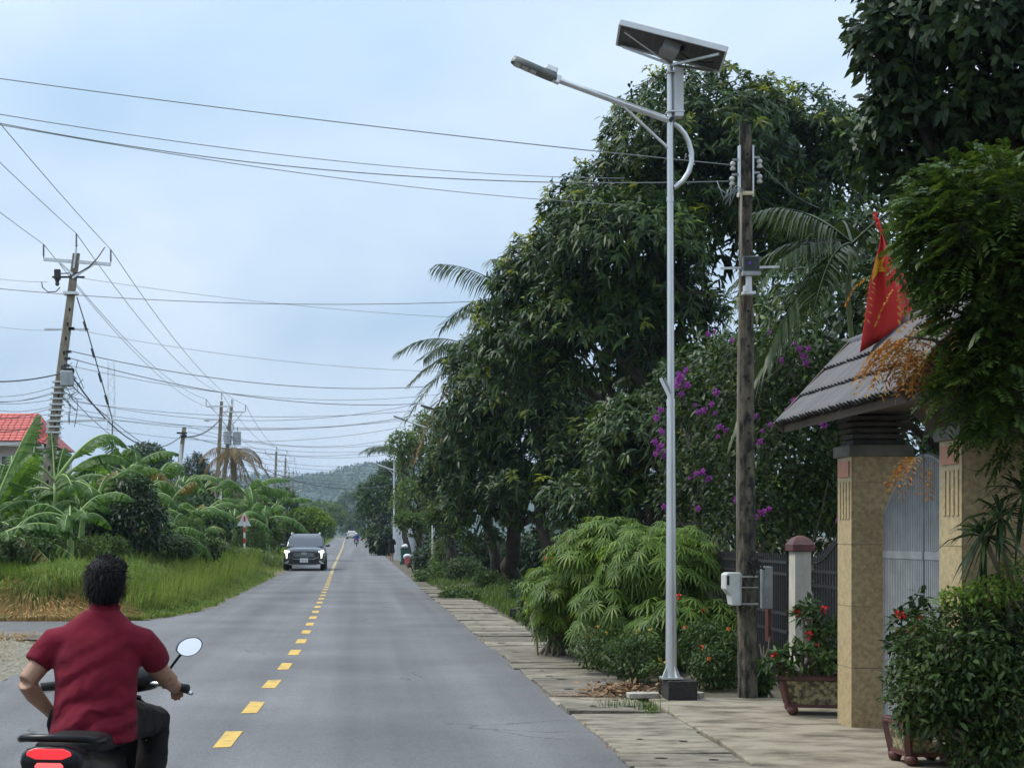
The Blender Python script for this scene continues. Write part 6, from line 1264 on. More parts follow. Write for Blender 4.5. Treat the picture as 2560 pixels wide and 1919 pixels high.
# ------------------------------------------------------------------ vehicles and people
M['gloss_black'] = mat('glossy black plastic', (.006, .006, .007), None, rough=.32, spec=.3)
M['rubber'] = mat('tyre rubber', (.012, .012, .012), (.02, .02, .02), 20, .85)
M['chrome'] = mat('chrome', (.6, .61, .62), None, rough=.2, metal=1.)
M['mirror'] = mat('mirror glass', (.9, .92, .95), None, rough=.03, metal=1.)
M['skin'] = mat('skin', (.36, .2, .125), (.3, .16, .1), 9, .55, bump=.05, bscale=60)
def cloth(name, a, b):
    m = mat(name, a, b, 9, .9, bump=.12, bscale=14, st=(1, 1, 1.6), spec=.15); m.node_tree.nodes['Principled BSDF'].inputs['Sheen Weight'].default_value = .04; return m
M['shirt'] = cloth('maroon polo shirt', (.165, .01, .024), (.125, .007, .018))
# folds pulled across the lower back of the shirt
_m = M['shirt']; _n, _l = _m.node_tree.nodes, _m.node_tree.links; _b = _n['Principled BSDF']; _tc = _n.new('ShaderNodeTexCoord'); _mp = _n.new('ShaderNodeMapping'); _mp.inputs['Rotation'].default_value = (0, math.radians(24), 0); _l.new(_tc.outputs['Object'], _mp.inputs[0])
_w = _n.new('ShaderNodeTexWave'); _w.bands_direction = 'Z'; _w.inputs['Scale'].default_value = 3.2; _w.inputs['Distortion'].default_value = 9; _w.inputs['Detail'].default_value = 3; _w.inputs['Detail Scale'].default_value = 1.1; _l.new(_mp.outputs[0], _w.inputs['Vector'])
_sz = _n.new('ShaderNodeSeparateXYZ'); _l.new(_tc.outputs['Object'], _sz.inputs[0]); _mr = _n.new('ShaderNodeMapRange'); _mr.inputs['From Min'].default_value = 1.12; _mr.inputs['From Max'].default_value = .78; _mr.inputs['To Min'].default_value = .12; _mr.inputs['To Max'].default_value = .9; _l.new(_sz.outputs[2], _mr.inputs['Value'])
_bp = _n.new('ShaderNodeBump'); _bp.inputs['Distance'].default_value = .022; _l.new(_w.outputs['Fac'], _bp.inputs['Height']); _l.new(_mr.outputs[0], _bp.inputs['Strength']); _l.new(_b.inputs['Normal'].links[0].from_socket, _bp.inputs['Normal']); _l.new(_bp.outputs[0], _b.inputs['Normal'])
M['trousers'] = cloth('dark trousers', (.01, .009, .009), (.018, .016, .015))
M['hair'] = mat('black hair', (.003, .003, .0035), (.006, .006, .006), 40, .65, spec=.15)
def fused(mb, name, m, parent, vox=.012, sm=4, disp=None):
    """shapes grown together into one continuous skin"""
    o = mb.build(name, m, parent, smooth_=True)
    r = o.modifiers.new('fuse', 'REMESH'); r.mode = 'VOXEL'; r.voxel_size = vox; r.use_smooth_shade = True
    s_ = o.modifiers.new('relax', 'SMOOTH'); s_.factor = .5; s_.iterations = sm
    if disp:
        for i, (st, sz) in enumerate(disp):
            tx = bpy.data.textures.new(name + '_fold%d' % i, 'CLOUDS'); tx.noise_scale = sz; tx.noise_depth = 2
            d = o.modifiers.new('folds', 'DISPLACE'); d.texture = tx; d.strength = st; d.mid_level = .5; d.texture_coords = 'LOCAL'
    return o
def ering(c, rx, ry, n=20, tilt=0.): return [V(c[0] + rx * math.cos(2 * math.pi * k / n), c[1] + ry * math.sin(2 * math.pi * k / n) * math.cos(tilt), c[2] + ry * math.sin(2 * math.pi * k / n) * math.sin(tilt)) for k in range(n)]
def hand(mb, wrist, palm, side, curl, k=1.0):
    """palm with four unequal curled fingers and a thumb; palm: direction, side: towards the thumb, curl: where fingertips bend"""
    wrist, d, s_, c = Vector(wrist), Vector(palm).normalized(), Vector(side).normalized(), Vector(curl).normalized()
    mb.tube([wrist - d * .02, wrist + d * .03 * k, wrist + d * .075 * k], [.026 * k, .033 * k, .034 * k], 10)
    for i, (off, ln) in enumerate(((.03, .07), (.011, .08), (-.009, .075), (-.028, .058))):
        b = wrist + d * .07 * k + s_ * off * k; e1 = b + (d * .8 + c * .35).normalized() * ln * .45 * k; e2 = e1 + (d * .25 + c).normalized() * ln * .35 * k; e3 = e2 + (c - d * .35).normalized() * ln * .3 * k
        mb.tube([b - d * .02, b, e1, e2, e3], [.0095 * k, .0095 * k, .009 * k, .0085 * k, .007 * k], 8)
    b = wrist + d * .025 * k + s_ * .03 * k; e1 = b + (s_ + d * .6).normalized() * .035 * k; e2 = e1 + (d + c * .4 + s_ * .2).normalized() * .03 * k
    mb.tube([b - s_ * .015, b, e1, e2], [.012 * k, .0115 * k, .0105 * k, .008 * k], 8)
# --- the motorbike in front
BO = V(-1.20, 6.85, 0); BR_ = -.1
bike = thing('motorbike', 'black motorbike with glowing red tail light under the rider', 'motorbike', BO, None, BR_, local=True)
def wheel(t, y, r=.285, w=.04, name='wheel'):
    n = 36; rg = []
    for k in range(n + 1):
        a = 2 * math.pi * k / n; c = V(0, y + math.cos(a) * (r - w), .285 + math.sin(a) * (r - w)); e = V(0, math.cos(a), math.sin(a))
        rg.append([c + e * w * math.cos(b) + V(w, 0, 0) * math.sin(b) for b in np.linspace(0, 2 * math.pi, 10, endpoint=False)])
    ty = MB().loft(rg, cap=False).build(name, M['rubber'], t, smooth_=True); mb = MB()
    for k in range(5):
        a = 2 * math.pi * k / 5; mb.bar((0, y, .285), (0, y + math.cos(a) * (r - .06), .285 + math.sin(a) * (r - .06)), .03, .03, (1, 0, 0))
    mb.tube([(-.06, y, .285), (.06, y, .285)], .04, 12); mb.build('spokes', M['galv_old'], ty)
    n = 30; rg = [[V(x, y + math.cos(2 * math.pi * k / n) * q, .285 + math.sin(2 * math.pi * k / n) * q) for x, q in ((-.03, r - .062), (.03, r - .062), (.03, r - .075), (-.03, r - .075))] for k in range(n + 1)]
    MB().loft(rg, cap=False).build('rim', M['galv_old'], ty)
wheel(bike, -.44); wheel(bike, .80)
def sbox(c, rx, rz, n=16, p=3.0):      # superellipse ring in the x-z plane
    out = []
    for k in range(n):
        a = 2 * math.pi * k / n; ca, sa = math.cos(a), math.sin(a)
        out.append(V(c[0] + rx * abs(ca) ** (2 / p) * (1 if ca > 0 else -1), c[1], c[2] + rz * abs(sa) ** (2 / p) * (1 if sa > 0 else -1)))
    return out
MB().loft([sbox((0, y, z), rx, rz) for y, z, rx, rz in ((.28, .52, .1, .1), (.1, .56, .13, .1), (-.2, .6, .14, .09), (-.42, .65, .135, .075), (-.55, .682, .12, .056), (-.6, .69, .095, .04))]).build('tail_cowl', M['gloss_black'], bike, smooth_=True)
MB().loft([sbox((0, y, z), rx, rz) for y, z, rx, rz in ((.3, .68, .07, .03), (.2, .69, .11, .05), (-.05, .695, .14, .055), (-.3, .705, .14, .045), (-.47, .715, .11, .03))]).build('seat', mat('seat vinyl', (.008, .008, .008), None, rough=.65, spec=.25), bike, smooth_=True)
tl_red = mat('lit tail lamp', (.7, .02, .03), None, rough=.25, emit=(1., .05, .06), es=.55)
TLm = mat('lit tail lamp core', (.8, .1, .1), None, rough=.25, emit=(1., .14, .13), es=.8)
hous = MB().loft([sbox((0, y, z), rx, rz, p=2.6) for y, z, rx, rz in ((-.5, .67, .14, .06), (-.6, .675, .13, .07), (-.625, .672, .115, .062))]).build('tail_lamp_housing', M['gloss_black'], bike, smooth_=True)
MB().prism([(-.09, .722), (-.06, .734), (.06, .734), (.09, .722), (.095, .706), (.055, .69), (-.055, .69), (-.095, .706)], (0, -.634, 0), (1, 0, 0), (0, 0, 1), (0, .012, 0)).build('tail_lamp', tl_red, hous, bevel=.004)
MB().prism([(-.05, .676), (.05, .676), (.062, .66), (.05, .652), (-.05, .652), (-.062, .66)], (0, -.634, 0), (1, 0, 0), (0, 0, 1), (0, .012, 0)).build('tail_lamp', TLm, hous, bevel=.004)
MB().tube([(-.12, -.2, .71), (-.155, -.36, .745), (-.16, -.5, .755), (-.13, -.57, .768), (0, -.585, .772), (.13, -.57, .768), (.16, -.5, .755), (.155, -.36, .745), (.12, -.2, .71)], .016, 8).build('grab_rail', M['gloss_black'], bike, smooth_=True)
MB().prism([(-.07, .42), (.07, .42), (.085, .6), (-.085, .6)], (0, -.64, 0), (1, 0, 0), (0, .06, 1), (0, .02, 0)).build('rear_mudguard', M['black'], bike)
MB().box((0, -.665, .5), (.18, .006, .13), Matrix.Rotation(.1, 3, 'X')).build('number_plate', M['white_metal'], bike)
MB().tube([(.15, .1, .25), (.16, -.3, .27), (.165, -.62, .36)], [.025, .045, .05], 12).build('exhaust', M['galv_old'], bike, smooth_=True)
MB().loft([sbox((0, y, z), rx, rz) for y, z, rx, rz in ((.32, .46, .07, .07), (.15, .4, .09, .12), (-.1, .38, .1, .13), (-.3, .36, .08, .1))]).build('engine', M['dark_metal'], bike, smooth_=True)
MB().bar((.1, -.1, .32), (.1, -.44, .29), .04, .07).build('swingarm', M['dark_metal'], bike); MB().bar((-.1, -.1, .32), (-.1, -.44, .29), .04, .07).build('swingarm', M['dark_metal'], bike)
for s_ in (-1, 1):
    MB().tube([(s_ * .12, -.42, .33), (s_ * .12, -.3, .6)], .025, 8).build('shock_absorber', M['galv_old'], bike)
    MB().tube([(s_ * .07, .8, .285), (s_ * .07, .56, .82)], .022, 8).build('fork_tube', M['galv_old'], bike)
    MB().tube([(s_ * .1, .12, .25), (s_ * .24, .12, .25)], .018, 8).build('footrest', M['rubber'], bike)
# leg shield, handlebar cover, bars
MB().loft([[V(sx * w, y - .03 * abs(sx) ** 2, z) for sx in np.linspace(-1, 1, 13)] + [V(sx * w * .95, y + .03 - .03 * abs(sx) ** 2, z) for sx in np.linspace(1, -1, 13)] for w, y, z in ((.1, .42, .3), (.17, .44, .42), (.215, .47, .56), (.22, .5, .68), (.17, .53, .77), (.09, .55, .82))]).build('leg_shield', M['gloss_black'], bike, smooth_=True)
MB().loft([sbox((0, y, z), rx, rz) for y, z, rx, rz in ((.42, .9, .1, .035), (.48, .91, .19, .06), (.56, .92, .2, .075), (.66, .91, .12, .06))]).build('handlebar_cover', M['gloss_black'], bike, smooth_=True)
MB().ell((0, .66, .9), (.09, .04, .06)).build('headlight', mat('headlight glass', (.6, .62, .65), None, rough=.1), bike, smooth_=True)
MB().tube([(-.30, .42, .885), (-.2, .46, .895), (0, .52, .9), (.2, .46, .895), (.30, .42, .885)], .012, 8).build('handlebar', M['chrome'], bike, smooth_=True)
for s_ in (-1, 1):
    MB().tube([(s_ * .23, .45, .893), (s_ * .3, .42, .886), (s_ * .355, .395, .88)], [.019, .02, .021], 10).build('grip', M['rubber'], bike, smooth_=True)
    MB().tube([(s_ * .2, .51, .885), (s_ * .3, .47, .865), (s_ * .37, .42, .855)], [.007, .007, .01], 6).build('lever', M['chrome'], bike, smooth_=True)
mst = MB().tube([(.21, .48, .9), (.25, .475, .965), (.3, .47, 1.03), (.325, .465, 1.05)], .007, 6).build('mirror_stalk', M['gloss_black'], bike, smooth_=True)
hexp = [(-.064, -.012), (-.062, .0), (-.056, .014), (-.045, .026), (-.03, .036), (-.012, .043), (.01, .046), (.035, .045), (.05, .038), (.06, .028), (.065, .016), (.063, .0), (.056, -.014), (.044, -.027), (.03, -.037), (.012, -.043), (-.008, -.045), (-.025, -.043), (-.042, -.037), (-.055, -.026)]
hexp = [(x * .9, z * .9) for x, z in hexp]; mc = V(.35, .46, 1.072); mx_, mz_ = V(.985, .15, .08), V(-.08, .12, .99)
mir = MB().prism([(x * 1.07, z * 1.08) for x, z in hexp], mc, mx_, mz_, V(-.012, .03, 0)).build('mirror_shell', M['gloss_black'], bike)
MB().prism(hexp, mc + V(.0, -.003, 0), mx_, mz_, V(0, .002, 0)).build('mirror_glass', M['mirror'], mir)
# --- the rider
rider = thing('person', 'person in maroon polo shirt riding the black motorbike, seen from behind', 'person', BO, None, BR_, local=True)
body = MB()
HC = V(.045, .1, 1.385)
body.ell(HC, (.076, .096, .108), 16, 12); body.ell(HC + V(0, .03, -.06), (.058, .07, .062), 14, 10)
body.ell(HC + V(0, .108, -.02), (.014, .018, .022)); body.ell(HC + V(0, .098, -.06), (.026, .01, .009))
for s_ in (-1, 1): body.ell(HC + V(s_ * .079, .0, -.012), (.01, .02, .032)); body.ell(HC + V(s_ * .03, .088, .0), (.014, .008, .008))
body.tube([(.022, .06, 1.2), (.032, .078, 1.26), (.042, .092, 1.34)], [.062, .058, .056], 14)
body.loft([ering((.018, .06, z), rx, ry) for z, rx, ry in ((.76, .14, .09), (.95, .15, .09), (1.1, .16, .08), (1.2, .1, .07))])
lw, rw_ = V(-.222, .075, .812), V(.285, .345, .905)
body.tube([(-.17, .055, 1.13), (-.235, .02, 1.03), (-.288, -.035, .945)], [.055, .05, .043], 12); body.tube([(-.288, -.035, .945), (-.268, .02, .885), lw], [.043, .042, .029], 12)
body.tube([(.205, .06, 1.12), (.25, .12, 1.03), (.29, .2, .955)], [.055, .05, .044], 12); body.tube([(.29, .2, .955), (.295, .265, .93), rw_], [.044, .043, .03], 12)
hand(body, lw, (.55, .45, -.55), (.1, .5, .75), (.75, .2, -.25)); hand(body, rw_, (.1, .85, -.25), (-.9, .3, 0), (0, .1, -1))
for s_ in (-1, 1): body.tube([(s_ * .1, .02, .78), (s_ * .19, .38, .72), (s_ * .17, .27, .3)], [.05, .034, .025], 10); body.tube([(s_ * .17, .22, .275), (s_ * .175, .4, .27)], [.042, .035], 10)
bd = fused(body, 'body', M['skin'], rider, .0065, 3)
sh = MB()
SR = [(.685, .195, .135, .02, -.035), (.72, .198, .14, .02, -.03), (.78, .196, .138, .02, -.02), (.86, .186, .128, .02, -.005), (.95, .188, .126, .02, .012), (1.04, .2, .126, .02, .03), (1.11, .205, .118, .02, .045), (1.165, .192, .104, .02, .055), (1.205, .155, .09, .022, .062), (1.24, .108, .08, .026, .068), (1.268, .078, .072, .03, .074)]
sh.loft([ering((cx, cy, z), rx, ry, 24) for z, rx, ry, cx, cy in SR])
sh.tube([(-.1, .05, 1.115), (-.185, .045, 1.105), (-.228, .028, 1.06), (-.252, .008, 1.022)], [.09, .082, .07, .063], 14); sh.tube([(.14, .05, 1.12), (.22, .07, 1.108), (.258, .11, 1.055), (.274, .14, 1.015)], [.095, .084, .07, .063], 14)
fused(sh, 'polo_shirt', M['shirt'], rider, .009, 8, ((.012, .14),))
cb = MB().loft([ering((.026 + (z - 1.22) * .25, .072 + (z - 1.22) * .25, z), r, r * .98, 20, -.22) for z, r in ((1.225, .078), (1.26, .071), (1.285, .069), (1.286, .062), (1.24, .06))]).build('collar', M['shirt'], rider, smooth_=True)
tr = MB()
for s_ in (-1, 1): tr.tube([(s_ * .08, -.03, .76), (s_ * .12, .12, .765), (s_ * .195, .4, .725), (s_ * .19, .36, .55), (s_ * .175, .28, .33)], [.115, .105, .083, .075, .065], 12)
tr.ell((.01, .0, .75), (.175, .1, .075), 16, 10)
fused(tr, 'trousers', M['trousers'], rider, .011, 4, ((.012, .05),))
hr = MB()
hr.ell(HC + V(0, -.018, .03), (.093, .1, .094), 18, 12); hr.ell(HC + V(0, -.045, -.015), (.088, .075, .085), 16, 10); hr.ell(HC + V(.0, -.045, -.055), (.07, .058, .05), 14, 8); hr.ell(HC + V(.01, .03, .075), (.08, .075, .045), 14, 8)
hair = fused(hr, 'hair', M['hair'], rider, .007, 3, ((.008, .02),))
g = np.random.default_rng(201); N = 3000; d = unit(g.normal(size=(N, 3))); d = d[(d[:, 1] < .35) | (d[:, 2] > .45)]; N = len(d); p = np.array(HC) + np.array([0, -.022, .012]) + d * np.array([.089, .096, .102]); p = p[:, :]; keep = p[:, 2] > HC.z - .075; p, d = p[keep], d[keep]; N = len(p)
v, f = leaves(p, unit(d * .32 + np.array([0, -.15, -.8]) * (1 - np.clip(d[:, 2:3], 0, 1)) + np.array([.3, .3, .55]) * np.clip(d[:, 2:3], 0, 1) + g.normal(size=(N, 3)) * .22), d, .034 * g.uniform(.4, 1.5, N), .0035, .15); npmesh('hair_strands', v, f, M['hair'], rider)
for s_ in (-1, 1): MB().loft([sbox((s_ * .17, y, z), rx, rz, 12, 2.4) for y, z, rx, rz in ((.17, .25, .03, .025), (.24, .265, .045, .045), (.34, .255, .048, .03), (.44, .245, .03, .018))]).build('shoe', M['rubber'], rider, smooth_=True)

# --- cars
def car(label, loc, rotz, paint, lit, L_=4.7, group=None):
    """front faces local -y"""
    t = thing('car', label, 'car', loc, group, rotz, local=True); hw = .93
    def ring(y, w, zb, zt, n=24, p=4.0): return [V(w * abs(math.cos(a)) ** (2 / p) * (1 if math.cos(a) > 0 else -1), y, (zb + zt) / 2 + (zt - zb) / 2 * abs(math.sin(a)) ** (2 / p) * (1 if math.sin(a) > 0 else -1)) for a in np.linspace(0, 2 * math.pi, n, endpoint=False)]
    f0 = -L_ / 2
    MB().loft([ring(f0 + .0, .70, .42, .86), ring(f0 + .06, .82, .3, .95), ring(f0 + .25, .91, .25, 1.02), ring(f0 + .9, .94, .24, 1.07), ring(f0 + 1.35, .945, .24, 1.1), ring(f0 + 3.6, .945, .24, 1.12), ring(f0 + 4.4, .92, .28, 1.12), ring(f0 + 4.65, .85, .36, 1.05), ring(f0 + 4.7, .75, .45, .95)]).build('body', paint, t, smooth_=True)
    def gr(y0, y1, w, z): return [V(-w, y0, z), V(w, y0, z), V(w, y1, z), V(-w, y1, z)]
    MB().loft([gr(f0 + 1.25, f0 + 4.6, .86, 1.06), gr(f0 + 1.65, f0 + 4.42, .78, 1.4), gr(f0 + 2.0, f0 + 4.2, .66, 1.62), gr(f0 + 2.2, f0 + 4.05, .6, 1.66)]).build('cabin', paint, t, bevel=.05, auto=35)
    wg = bpy.data.materials.get('car glass') or mat('car glass', (.17, .2, .21), None, rough=.06, spec=1.)  # lightened grey base colour stands in for sky reflected in the glass
    MB().hexa([V(-.77, f0 + 1.31, 1.08), V(.77, f0 + 1.31, 1.08), V(.77, f0 + 1.4, 1.08), V(-.77, f0 + 1.4, 1.08), V(-.62, f0 + 1.93, 1.57), V(.62, f0 + 1.93, 1.57), V(.62, f0 + 2.02, 1.57), V(-.62, f0 + 2.02, 1.57)]).build('windscreen', wg, t)
    MB().hexa([V(-.72, f0 + 4.5, 1.12), V(.72, f0 + 4.5, 1.12), V(.72, f0 + 4.59, 1.12), V(-.72, f0 + 4.59, 1.12), V(-.58, f0 + 4.22, 1.56), V(.58, f0 + 4.22, 1.56), V(.58, f0 + 4.31, 1.56), V(-.58, f0 + 4.31, 1.56)]).build('rear_window', wg, t)
    for s_ in (-1, 1):
        for y0, y1 in ((1.85, 2.75), (2.8, 3.6), (3.65, 4.2)): MB().hexa([V(s_ * .855, f0 + y0, 1.13), V(s_ * .87, f0 + y0, 1.13), V(s_ * .87, f0 + y1, 1.13), V(s_ * .855, f0 + y1, 1.13), V(s_ * .71, f0 + y0 + .25 * (y0 < 2), 1.52), V(s_ * .73, f0 + y0 + .25 * (y0 < 2), 1.52), V(s_ * .73, f0 + y1, 1.52), V(s_ * .71, f0 + y1, 1.52)]).build('side_window', wg, t)
        MB().tube([(s_ * .63, f0 + 2.0, 1.63), (s_ * .65, f0 + 2.3, 1.70), (s_ * .65, f0 + 3.8, 1.70), (s_ * .63, f0 + 4.1, 1.64)], .025, 6).build('roof_rail', M['white_metal'], t, smooth_=True)
        m_ = MB().ell((s_ * 1.04, f0 + 1.6, 1.13), (.11, .07, .075)).build('wing_mirror', paint, t, smooth_=True); MB().bar((s_ * .9, f0 + 1.6, 1.08), (s_ * 1.0, f0 + 1.6, 1.1), .04, .03).build('mirror_arm', M['black'], m_)
        for y in (f0 + .95, f0 + 3.75):
            w_ = MB().lathe([(.22, -.12), (.33, -.12), (.36, -.08), (.36, .08), (.33, .12), (.22, .12)], (s_ * .83, y, .36), 22, Matrix.Rotation(math.pi / 2, 3, 'Y')).build('wheel', M['rubber'], t, auto=40); MB().lathe([(.05, -.1), (.21, -.08), (.22, .1), (.05, .1)], (s_ * .84, y, .36), 14, Matrix.Rotation(math.pi / 2, 3, 'Y')).build('rim', M['galv_old'], w_)
            MB().lathe([(.39, -.02), (.42, -.02), (.42, .03), (.39, .03)], (s_ * .925, y, .38), 20, Matrix.Rotation(math.pi / 2, 3, 'Y')).build('wheel_arch', M['black'], t)
        if lit is not None:
            # running light above, main lamp below, as one T shape each side
            hl = MB().prism([(s_ * .62, .87), (s_ * .86, .93), (s_ * .90, .84), (s_ * .82, .78), (s_ * .80, .56), (s_ * .70, .56), (s_ * .70, .78)], (0, f0 + .03, 0), (1, 0, 0), (0, 0, 1), (0, .18, 0)).build('headlight', lit, t, bevel=.01)
        MB().prism([(s_ * .62, .44), (s_ * .7, .48), (s_ * .86, .36), (s_ * .9, .34), (s_ * .88, .31), (s_ * .78, .33)], (0, f0 + .0, 0), (1, 0, 0), (0, 0, 1), (0, .3, 0)).build('fog_trim', M['chrome'], t)
        MB().box((s_ * .7, f0 + 4.68, .95), (.3, .06, .16)).build('tail_lamp', red, t, bevel=.02)
    if lit is not None:
        gm = MB().prism([(-.62, .84), (-.3, .86), (.3, .86), (.62, .84), (.6, .64), (.42, .56), (-.42, .56), (-.6, .64)], (0, f0 - .03, 0), (1, 0, 0), (0, 0, 1), (0, .06, 0)).build('grille', M['black'], t)
        mb = MB()
        for k in range(-7, 8):
            for s_ in (-1, 1):
                x = k * .085; mb.bar((x - s_ * .08, f0 - .035, .62), (x + s_ * .08, f0 - .035, .82), .012, .012, (0, 1, 0)) if abs(x) < .5 else None
        mb.build('grille_mesh', M['chrome'], gm)
        MB().tube([(-.66, f0 - .02, .62), (-.44, f0 - .03, .535), (.44, f0 - .03, .535), (.66, f0 - .02, .62)], .022, 6).build('chrome_strip', M['chrome'], gm)
        em = MB()
        for s_ in (-1, 1): em.bar((s_ * .06, f0 - .05, .74), (s_ * .085, f0 - .05, .82), .03, .012, (0, 1, 0))
        em.bar((-.07, f0 - .05, .78), (.07, f0 - .05, .78), .025, .012, (0, 1, 0))
        rg = [[V(.13 * k_ * math.cos(a), f0 - .048, .78 + .065 * k_ * math.sin(a)) for a in np.linspace(0, 2 * math.pi, 18, endpoint=False)] for k_ in (1, .84)]
        em.loft(rg, cap=False); em.build('emblem', M['chrome'], gm)
        MB().prism([(-.72, .5), (.72, .5), (.6, .3), (-.6, .3)], (0, f0 - .01, 0), (1, 0, 0), (0, 0, 1), (0, .06, 0)).build('lower_intake', M['black'], t)
        MB().tube([(-.78, f0 + .05, .34), (-.55, f0 - .03, .275), (.55, f0 - .03, .275), (.78, f0 + .05, .34)], .025, 6).build('skid_trim', M['chrome'], t)
        pl = MB().box((0, f0 - .055, .47), (.36, .02, .19)).build('number_plate', M['white_metal'], t)
        for k, x in enumerate((-.12, -.07, -.02, .05, .1)): MB().box((x, f0 - .068, .47), (.028, .004, .08)).build('plate_character', M['galv_old'], pl)
    return t
lamp_on = mat('lit headlamp', (.9, .9, .8), None, rough=.2, emit=(1., .97, .72), es=2.6)
paint = mat('dark blue grey car paint', (.045, .055, .066), (.055, .064, .075), 3, .26, .4, coat=.8)
c_ = W(760, 1421, 68.5); car('dark grey SUV with headlights on driving towards the camera', V(c_.x, 68.5 + 2.35, gz(69)), .0, paint, lamp_on)
car('pale cream car far down the road seen from behind', V(W(879, 0, 318).x, 318, gz(318)), math.pi, mat('cream car paint', (.6, .55, .45), None, rough=.35, coat=.4), None)
# --- the far motorcyclist on a copy of the motorbike
FB = V(W(891, 0, 172).x, 172, gz(172)); c = copy_tree(bike); c.location = FB; c.rotation_euler = (0, 0, -.02); tag(c, 'distant dark motorbike riding away in the right lane', 'motorbike')
fr = thing('person', 'distant person in blue jacket and white helmet riding away', 'person', FB, None, 0, local=True)
b = MB(); b.ell((0, .08, 1.36), (.08, .1, .12)); b.tube([(0, .05, 1.1), (0, .08, 1.32)], .06, 10); b.loft([ering((0, y, z), rx, ry) for z, rx, ry, y in ((.72, .18, .13, -.02), (.9, .19, .13, 0), (1.1, .22, .13, .04), (1.22, .1, .08, .06))])
for s_ in (-1, 1):
    b.tube([(s_ * .2, .05, 1.14), (s_ * .33, .15, .98), (s_ * .31, .4, .93)], [.06, .05, .035], 8); hand(b, V(s_ * .31, .38, .93), (0, 1, -.3), (-s_, 0, 0), (0, 0, -1)); b.tube([(s_ * .1, 0, .76), (s_ * .22, .38, .7), (s_ * .18, .26, .28)], [.1, .075, .05], 8)
fused(b, 'body', M['trousers'], fr, .014, 3); j = MB(); j.loft([ering((0, y, z), rx, ry) for z, rx, ry, y in ((.7, .2, .15, -.03), (.9, .21, .15, 0), (1.1, .24, .15, .04), (1.24, .1, .09, .06))])
for s_ in (-1, 1): j.tube([(s_ * .18, .05, 1.14), (s_ * .33, .15, .98), (s_ * .31, .36, .93)], [.08, .065, .05], 8)
fused(j, 'jacket', cloth('blue jacket', (.03, .05, .22), (.02, .04, .17)), fr, .016, 3); MB().ell((0, .07, 1.39), (.125, .14, .13), 14, 10).build('helmet', M['white_metal'], fr, smooth_=True)
# --- person standing on the verge
sp_ = W(979, 1404, 90); sp_.z = gz(90)
st = thing('person', 'person in black clothes standing at the right road edge', 'person', sp_, None, -.5, local=True); b = MB()
b.ell((0, 0, 1.5), (.075, .095, .115)); b.ell((0, .09, 1.49), (.013, .016, .02)); b.tube([(0, -.01, 1.3), (0, 0, 1.45)], .05, 10); b.loft([ering((0, 0, z), rx, ry) for z, rx, ry in ((.78, .15, .1), (1.0, .13, .1), (1.22, .17, .1), (1.34, .08, .07))])
for s_ in (-1, 1):
    b.tube([(s_ * .08, 0, .82), (s_ * .085, .01, .45), (s_ * .085, -.02, .07)], [.085, .058, .036], 10); b.tube([(s_ * .085, -.05, .035), (s_ * .09, .14, .03)], [.035, .03], 8)
    b.tube([(s_ * .18, 0, 1.26), (s_ * .23, .02, 1.0), (s_ * .16, .2, .98)], [.048, .04, .03], 8); hand(b, V(s_ * .16, .2, .98), (-s_ * .4, .8, .1), (0, 0, 1), (-s_, .2, 0))
fused(b, 'body', M['skin'], st, .011, 3); d = MB(); d.loft([ering((0, 0, z), rx, ry) for z, rx, ry in ((.48, .21, .16), (.7, .19, .15), (.95, .16, .13), (1.2, .19, .13), (1.35, .09, .08))])
for s_ in (-1, 1): d.tube([(s_ * .16, 0, 1.26), (s_ * .22, .01, 1.08), (s_ * .235, .03, .98)], [.07, .062, .055], 8)
fused(d, 'black_clothes', M['trousers'], st, .016, 3); h = MB(); h.ell((0, -.015, 1.525), (.09, .105, .11)); h.ell((0, -.06, 1.43), (.08, .05, .1)); fused(h, 'hair', M['hair'], st, .014, 2)
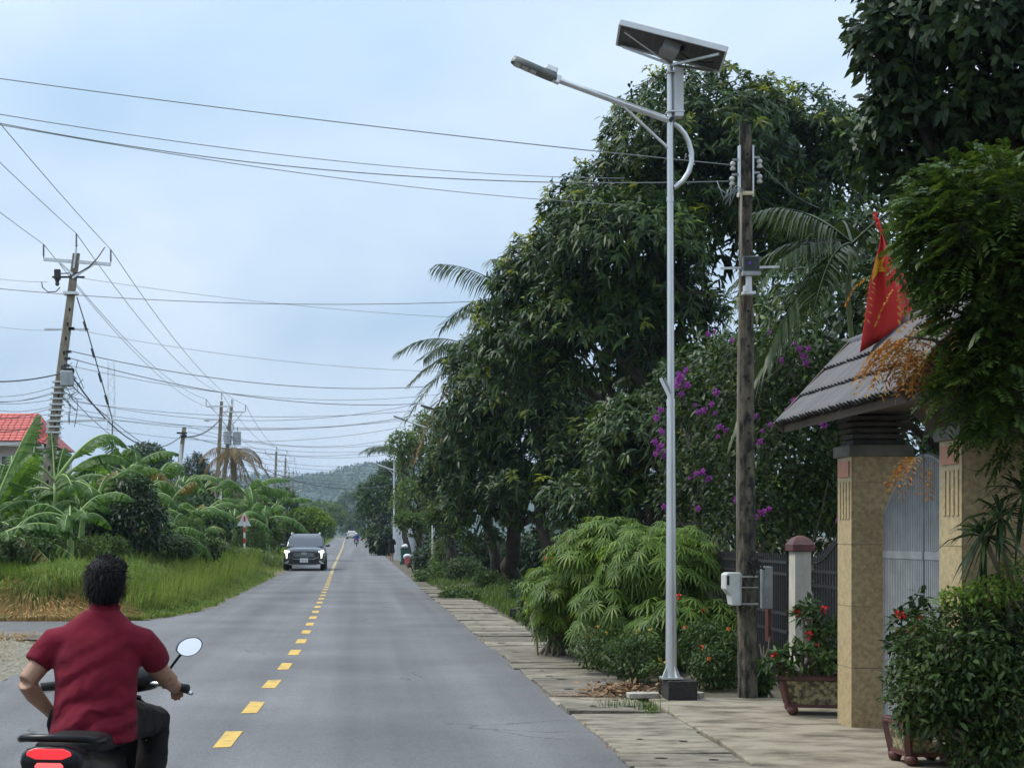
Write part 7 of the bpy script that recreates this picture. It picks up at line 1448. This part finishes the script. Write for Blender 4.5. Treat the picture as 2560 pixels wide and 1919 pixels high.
# --- bins at the verge
bn = W(1012, 1412, 80); bz_ = gz(80)
t = thing('wheeled_bin', 'dark green wheeled bin with a white bag on its lid', 'bin', V(bn.x, 80.2, bz_))
MB().box((bn.x, 80.2, bz_ + .42), (.36, .42, .78), taper=1.18).build('tub', mat('green bin plastic', (.015, .1, .06), (.012, .08, .05), 4, .5), t, bevel=.02)
MB().box((bn.x, 80.2, bz_ + .85), (.46, .52, .07)).build('lid', M['dark_metal'], t, bevel=.02)
for s_ in (-1, 1): MB().lathe([(.02, -.03), (.09, -.03), (.09, .03), (.02, .03)], (bn.x + s_ * .2, 80.4, bz_ + .09), 12, Matrix.Rotation(math.pi / 2, 3, 'Y')).build('wheel', M['rubber'], t)
h = MB(); h.ell((bn.x, 80.2, bz_ + .97), (.17, .16, .11)); h.ell((bn.x + .05, 80.2, bz_ + 1.04), (.09, .08, .07)); o = fused(h, 'refuse_bag', M['white_metal'], None, .02, 2); tag(o, 'white plastic bag lying on the green bin lid', 'bag')
px_ = W(1019, 1413, 79); t = thing('basket', 'pink plastic laundry style basket in front of the green bin', 'basket', V(px_.x, 79, bz_))
pk = mat('pink plastic', (.7, .12, .17), (.6, .1, .14), 5, .5)
MB().lathe([(.13, 0), (.155, .42), (.17, .43), (.17, .46), (.145, .46), (.12, .02)], (px_.x, 79, bz_), 18).build('tub', pk, t, auto=40)
for k in range(12): a = 2 * math.pi * k / 12; MB().bar((px_.x + .14 * math.cos(a), 79 + .14 * math.sin(a), bz_ + .06), (px_.x + .16 * math.cos(a), 79 + .16 * math.sin(a), bz_ + .4), .03, .012).build('rib', pk, t)
h = MB(); h.ell((px_.x, 79, bz_ + .5), (.2, .19, .1)); h.ell((px_.x - .14, 78.95, bz_ + .44), (.09, .08, .12)); h.ell((px_.x + .13, 78.95, bz_ + .45), (.08, .08, .1)); o = fused(h, 'refuse_bag', M['white_metal'], None, .02, 2); tag(o, 'white plastic bag spilling out of the pink basket', 'bag')
# ------------------------------------------------------------------ the humid air
hm = bpy.data.materials.new('humid air'); hm.use_nodes = True; nn = hm.node_tree.nodes; nn.clear()
ho = nn.new('ShaderNodeOutputMaterial'); hv = nn.new('ShaderNodeVolumePrincipled'); hv.inputs['Color'].default_value = (.62, .8, 1, 1); hv.inputs['Density'].default_value = .00024; hv.inputs['Anisotropy'].default_value = .2
hm.node_tree.links.new(hv.outputs[0], ho.inputs['Volume'])
hz = MB().box2((-4500, -80, -1.5), (4500, 5500, 130)).build('haze', hm, at=(0, 0, 0)); tag(hz, 'thin blue haze over the far trees and hills', 'haze', kind='stuff')
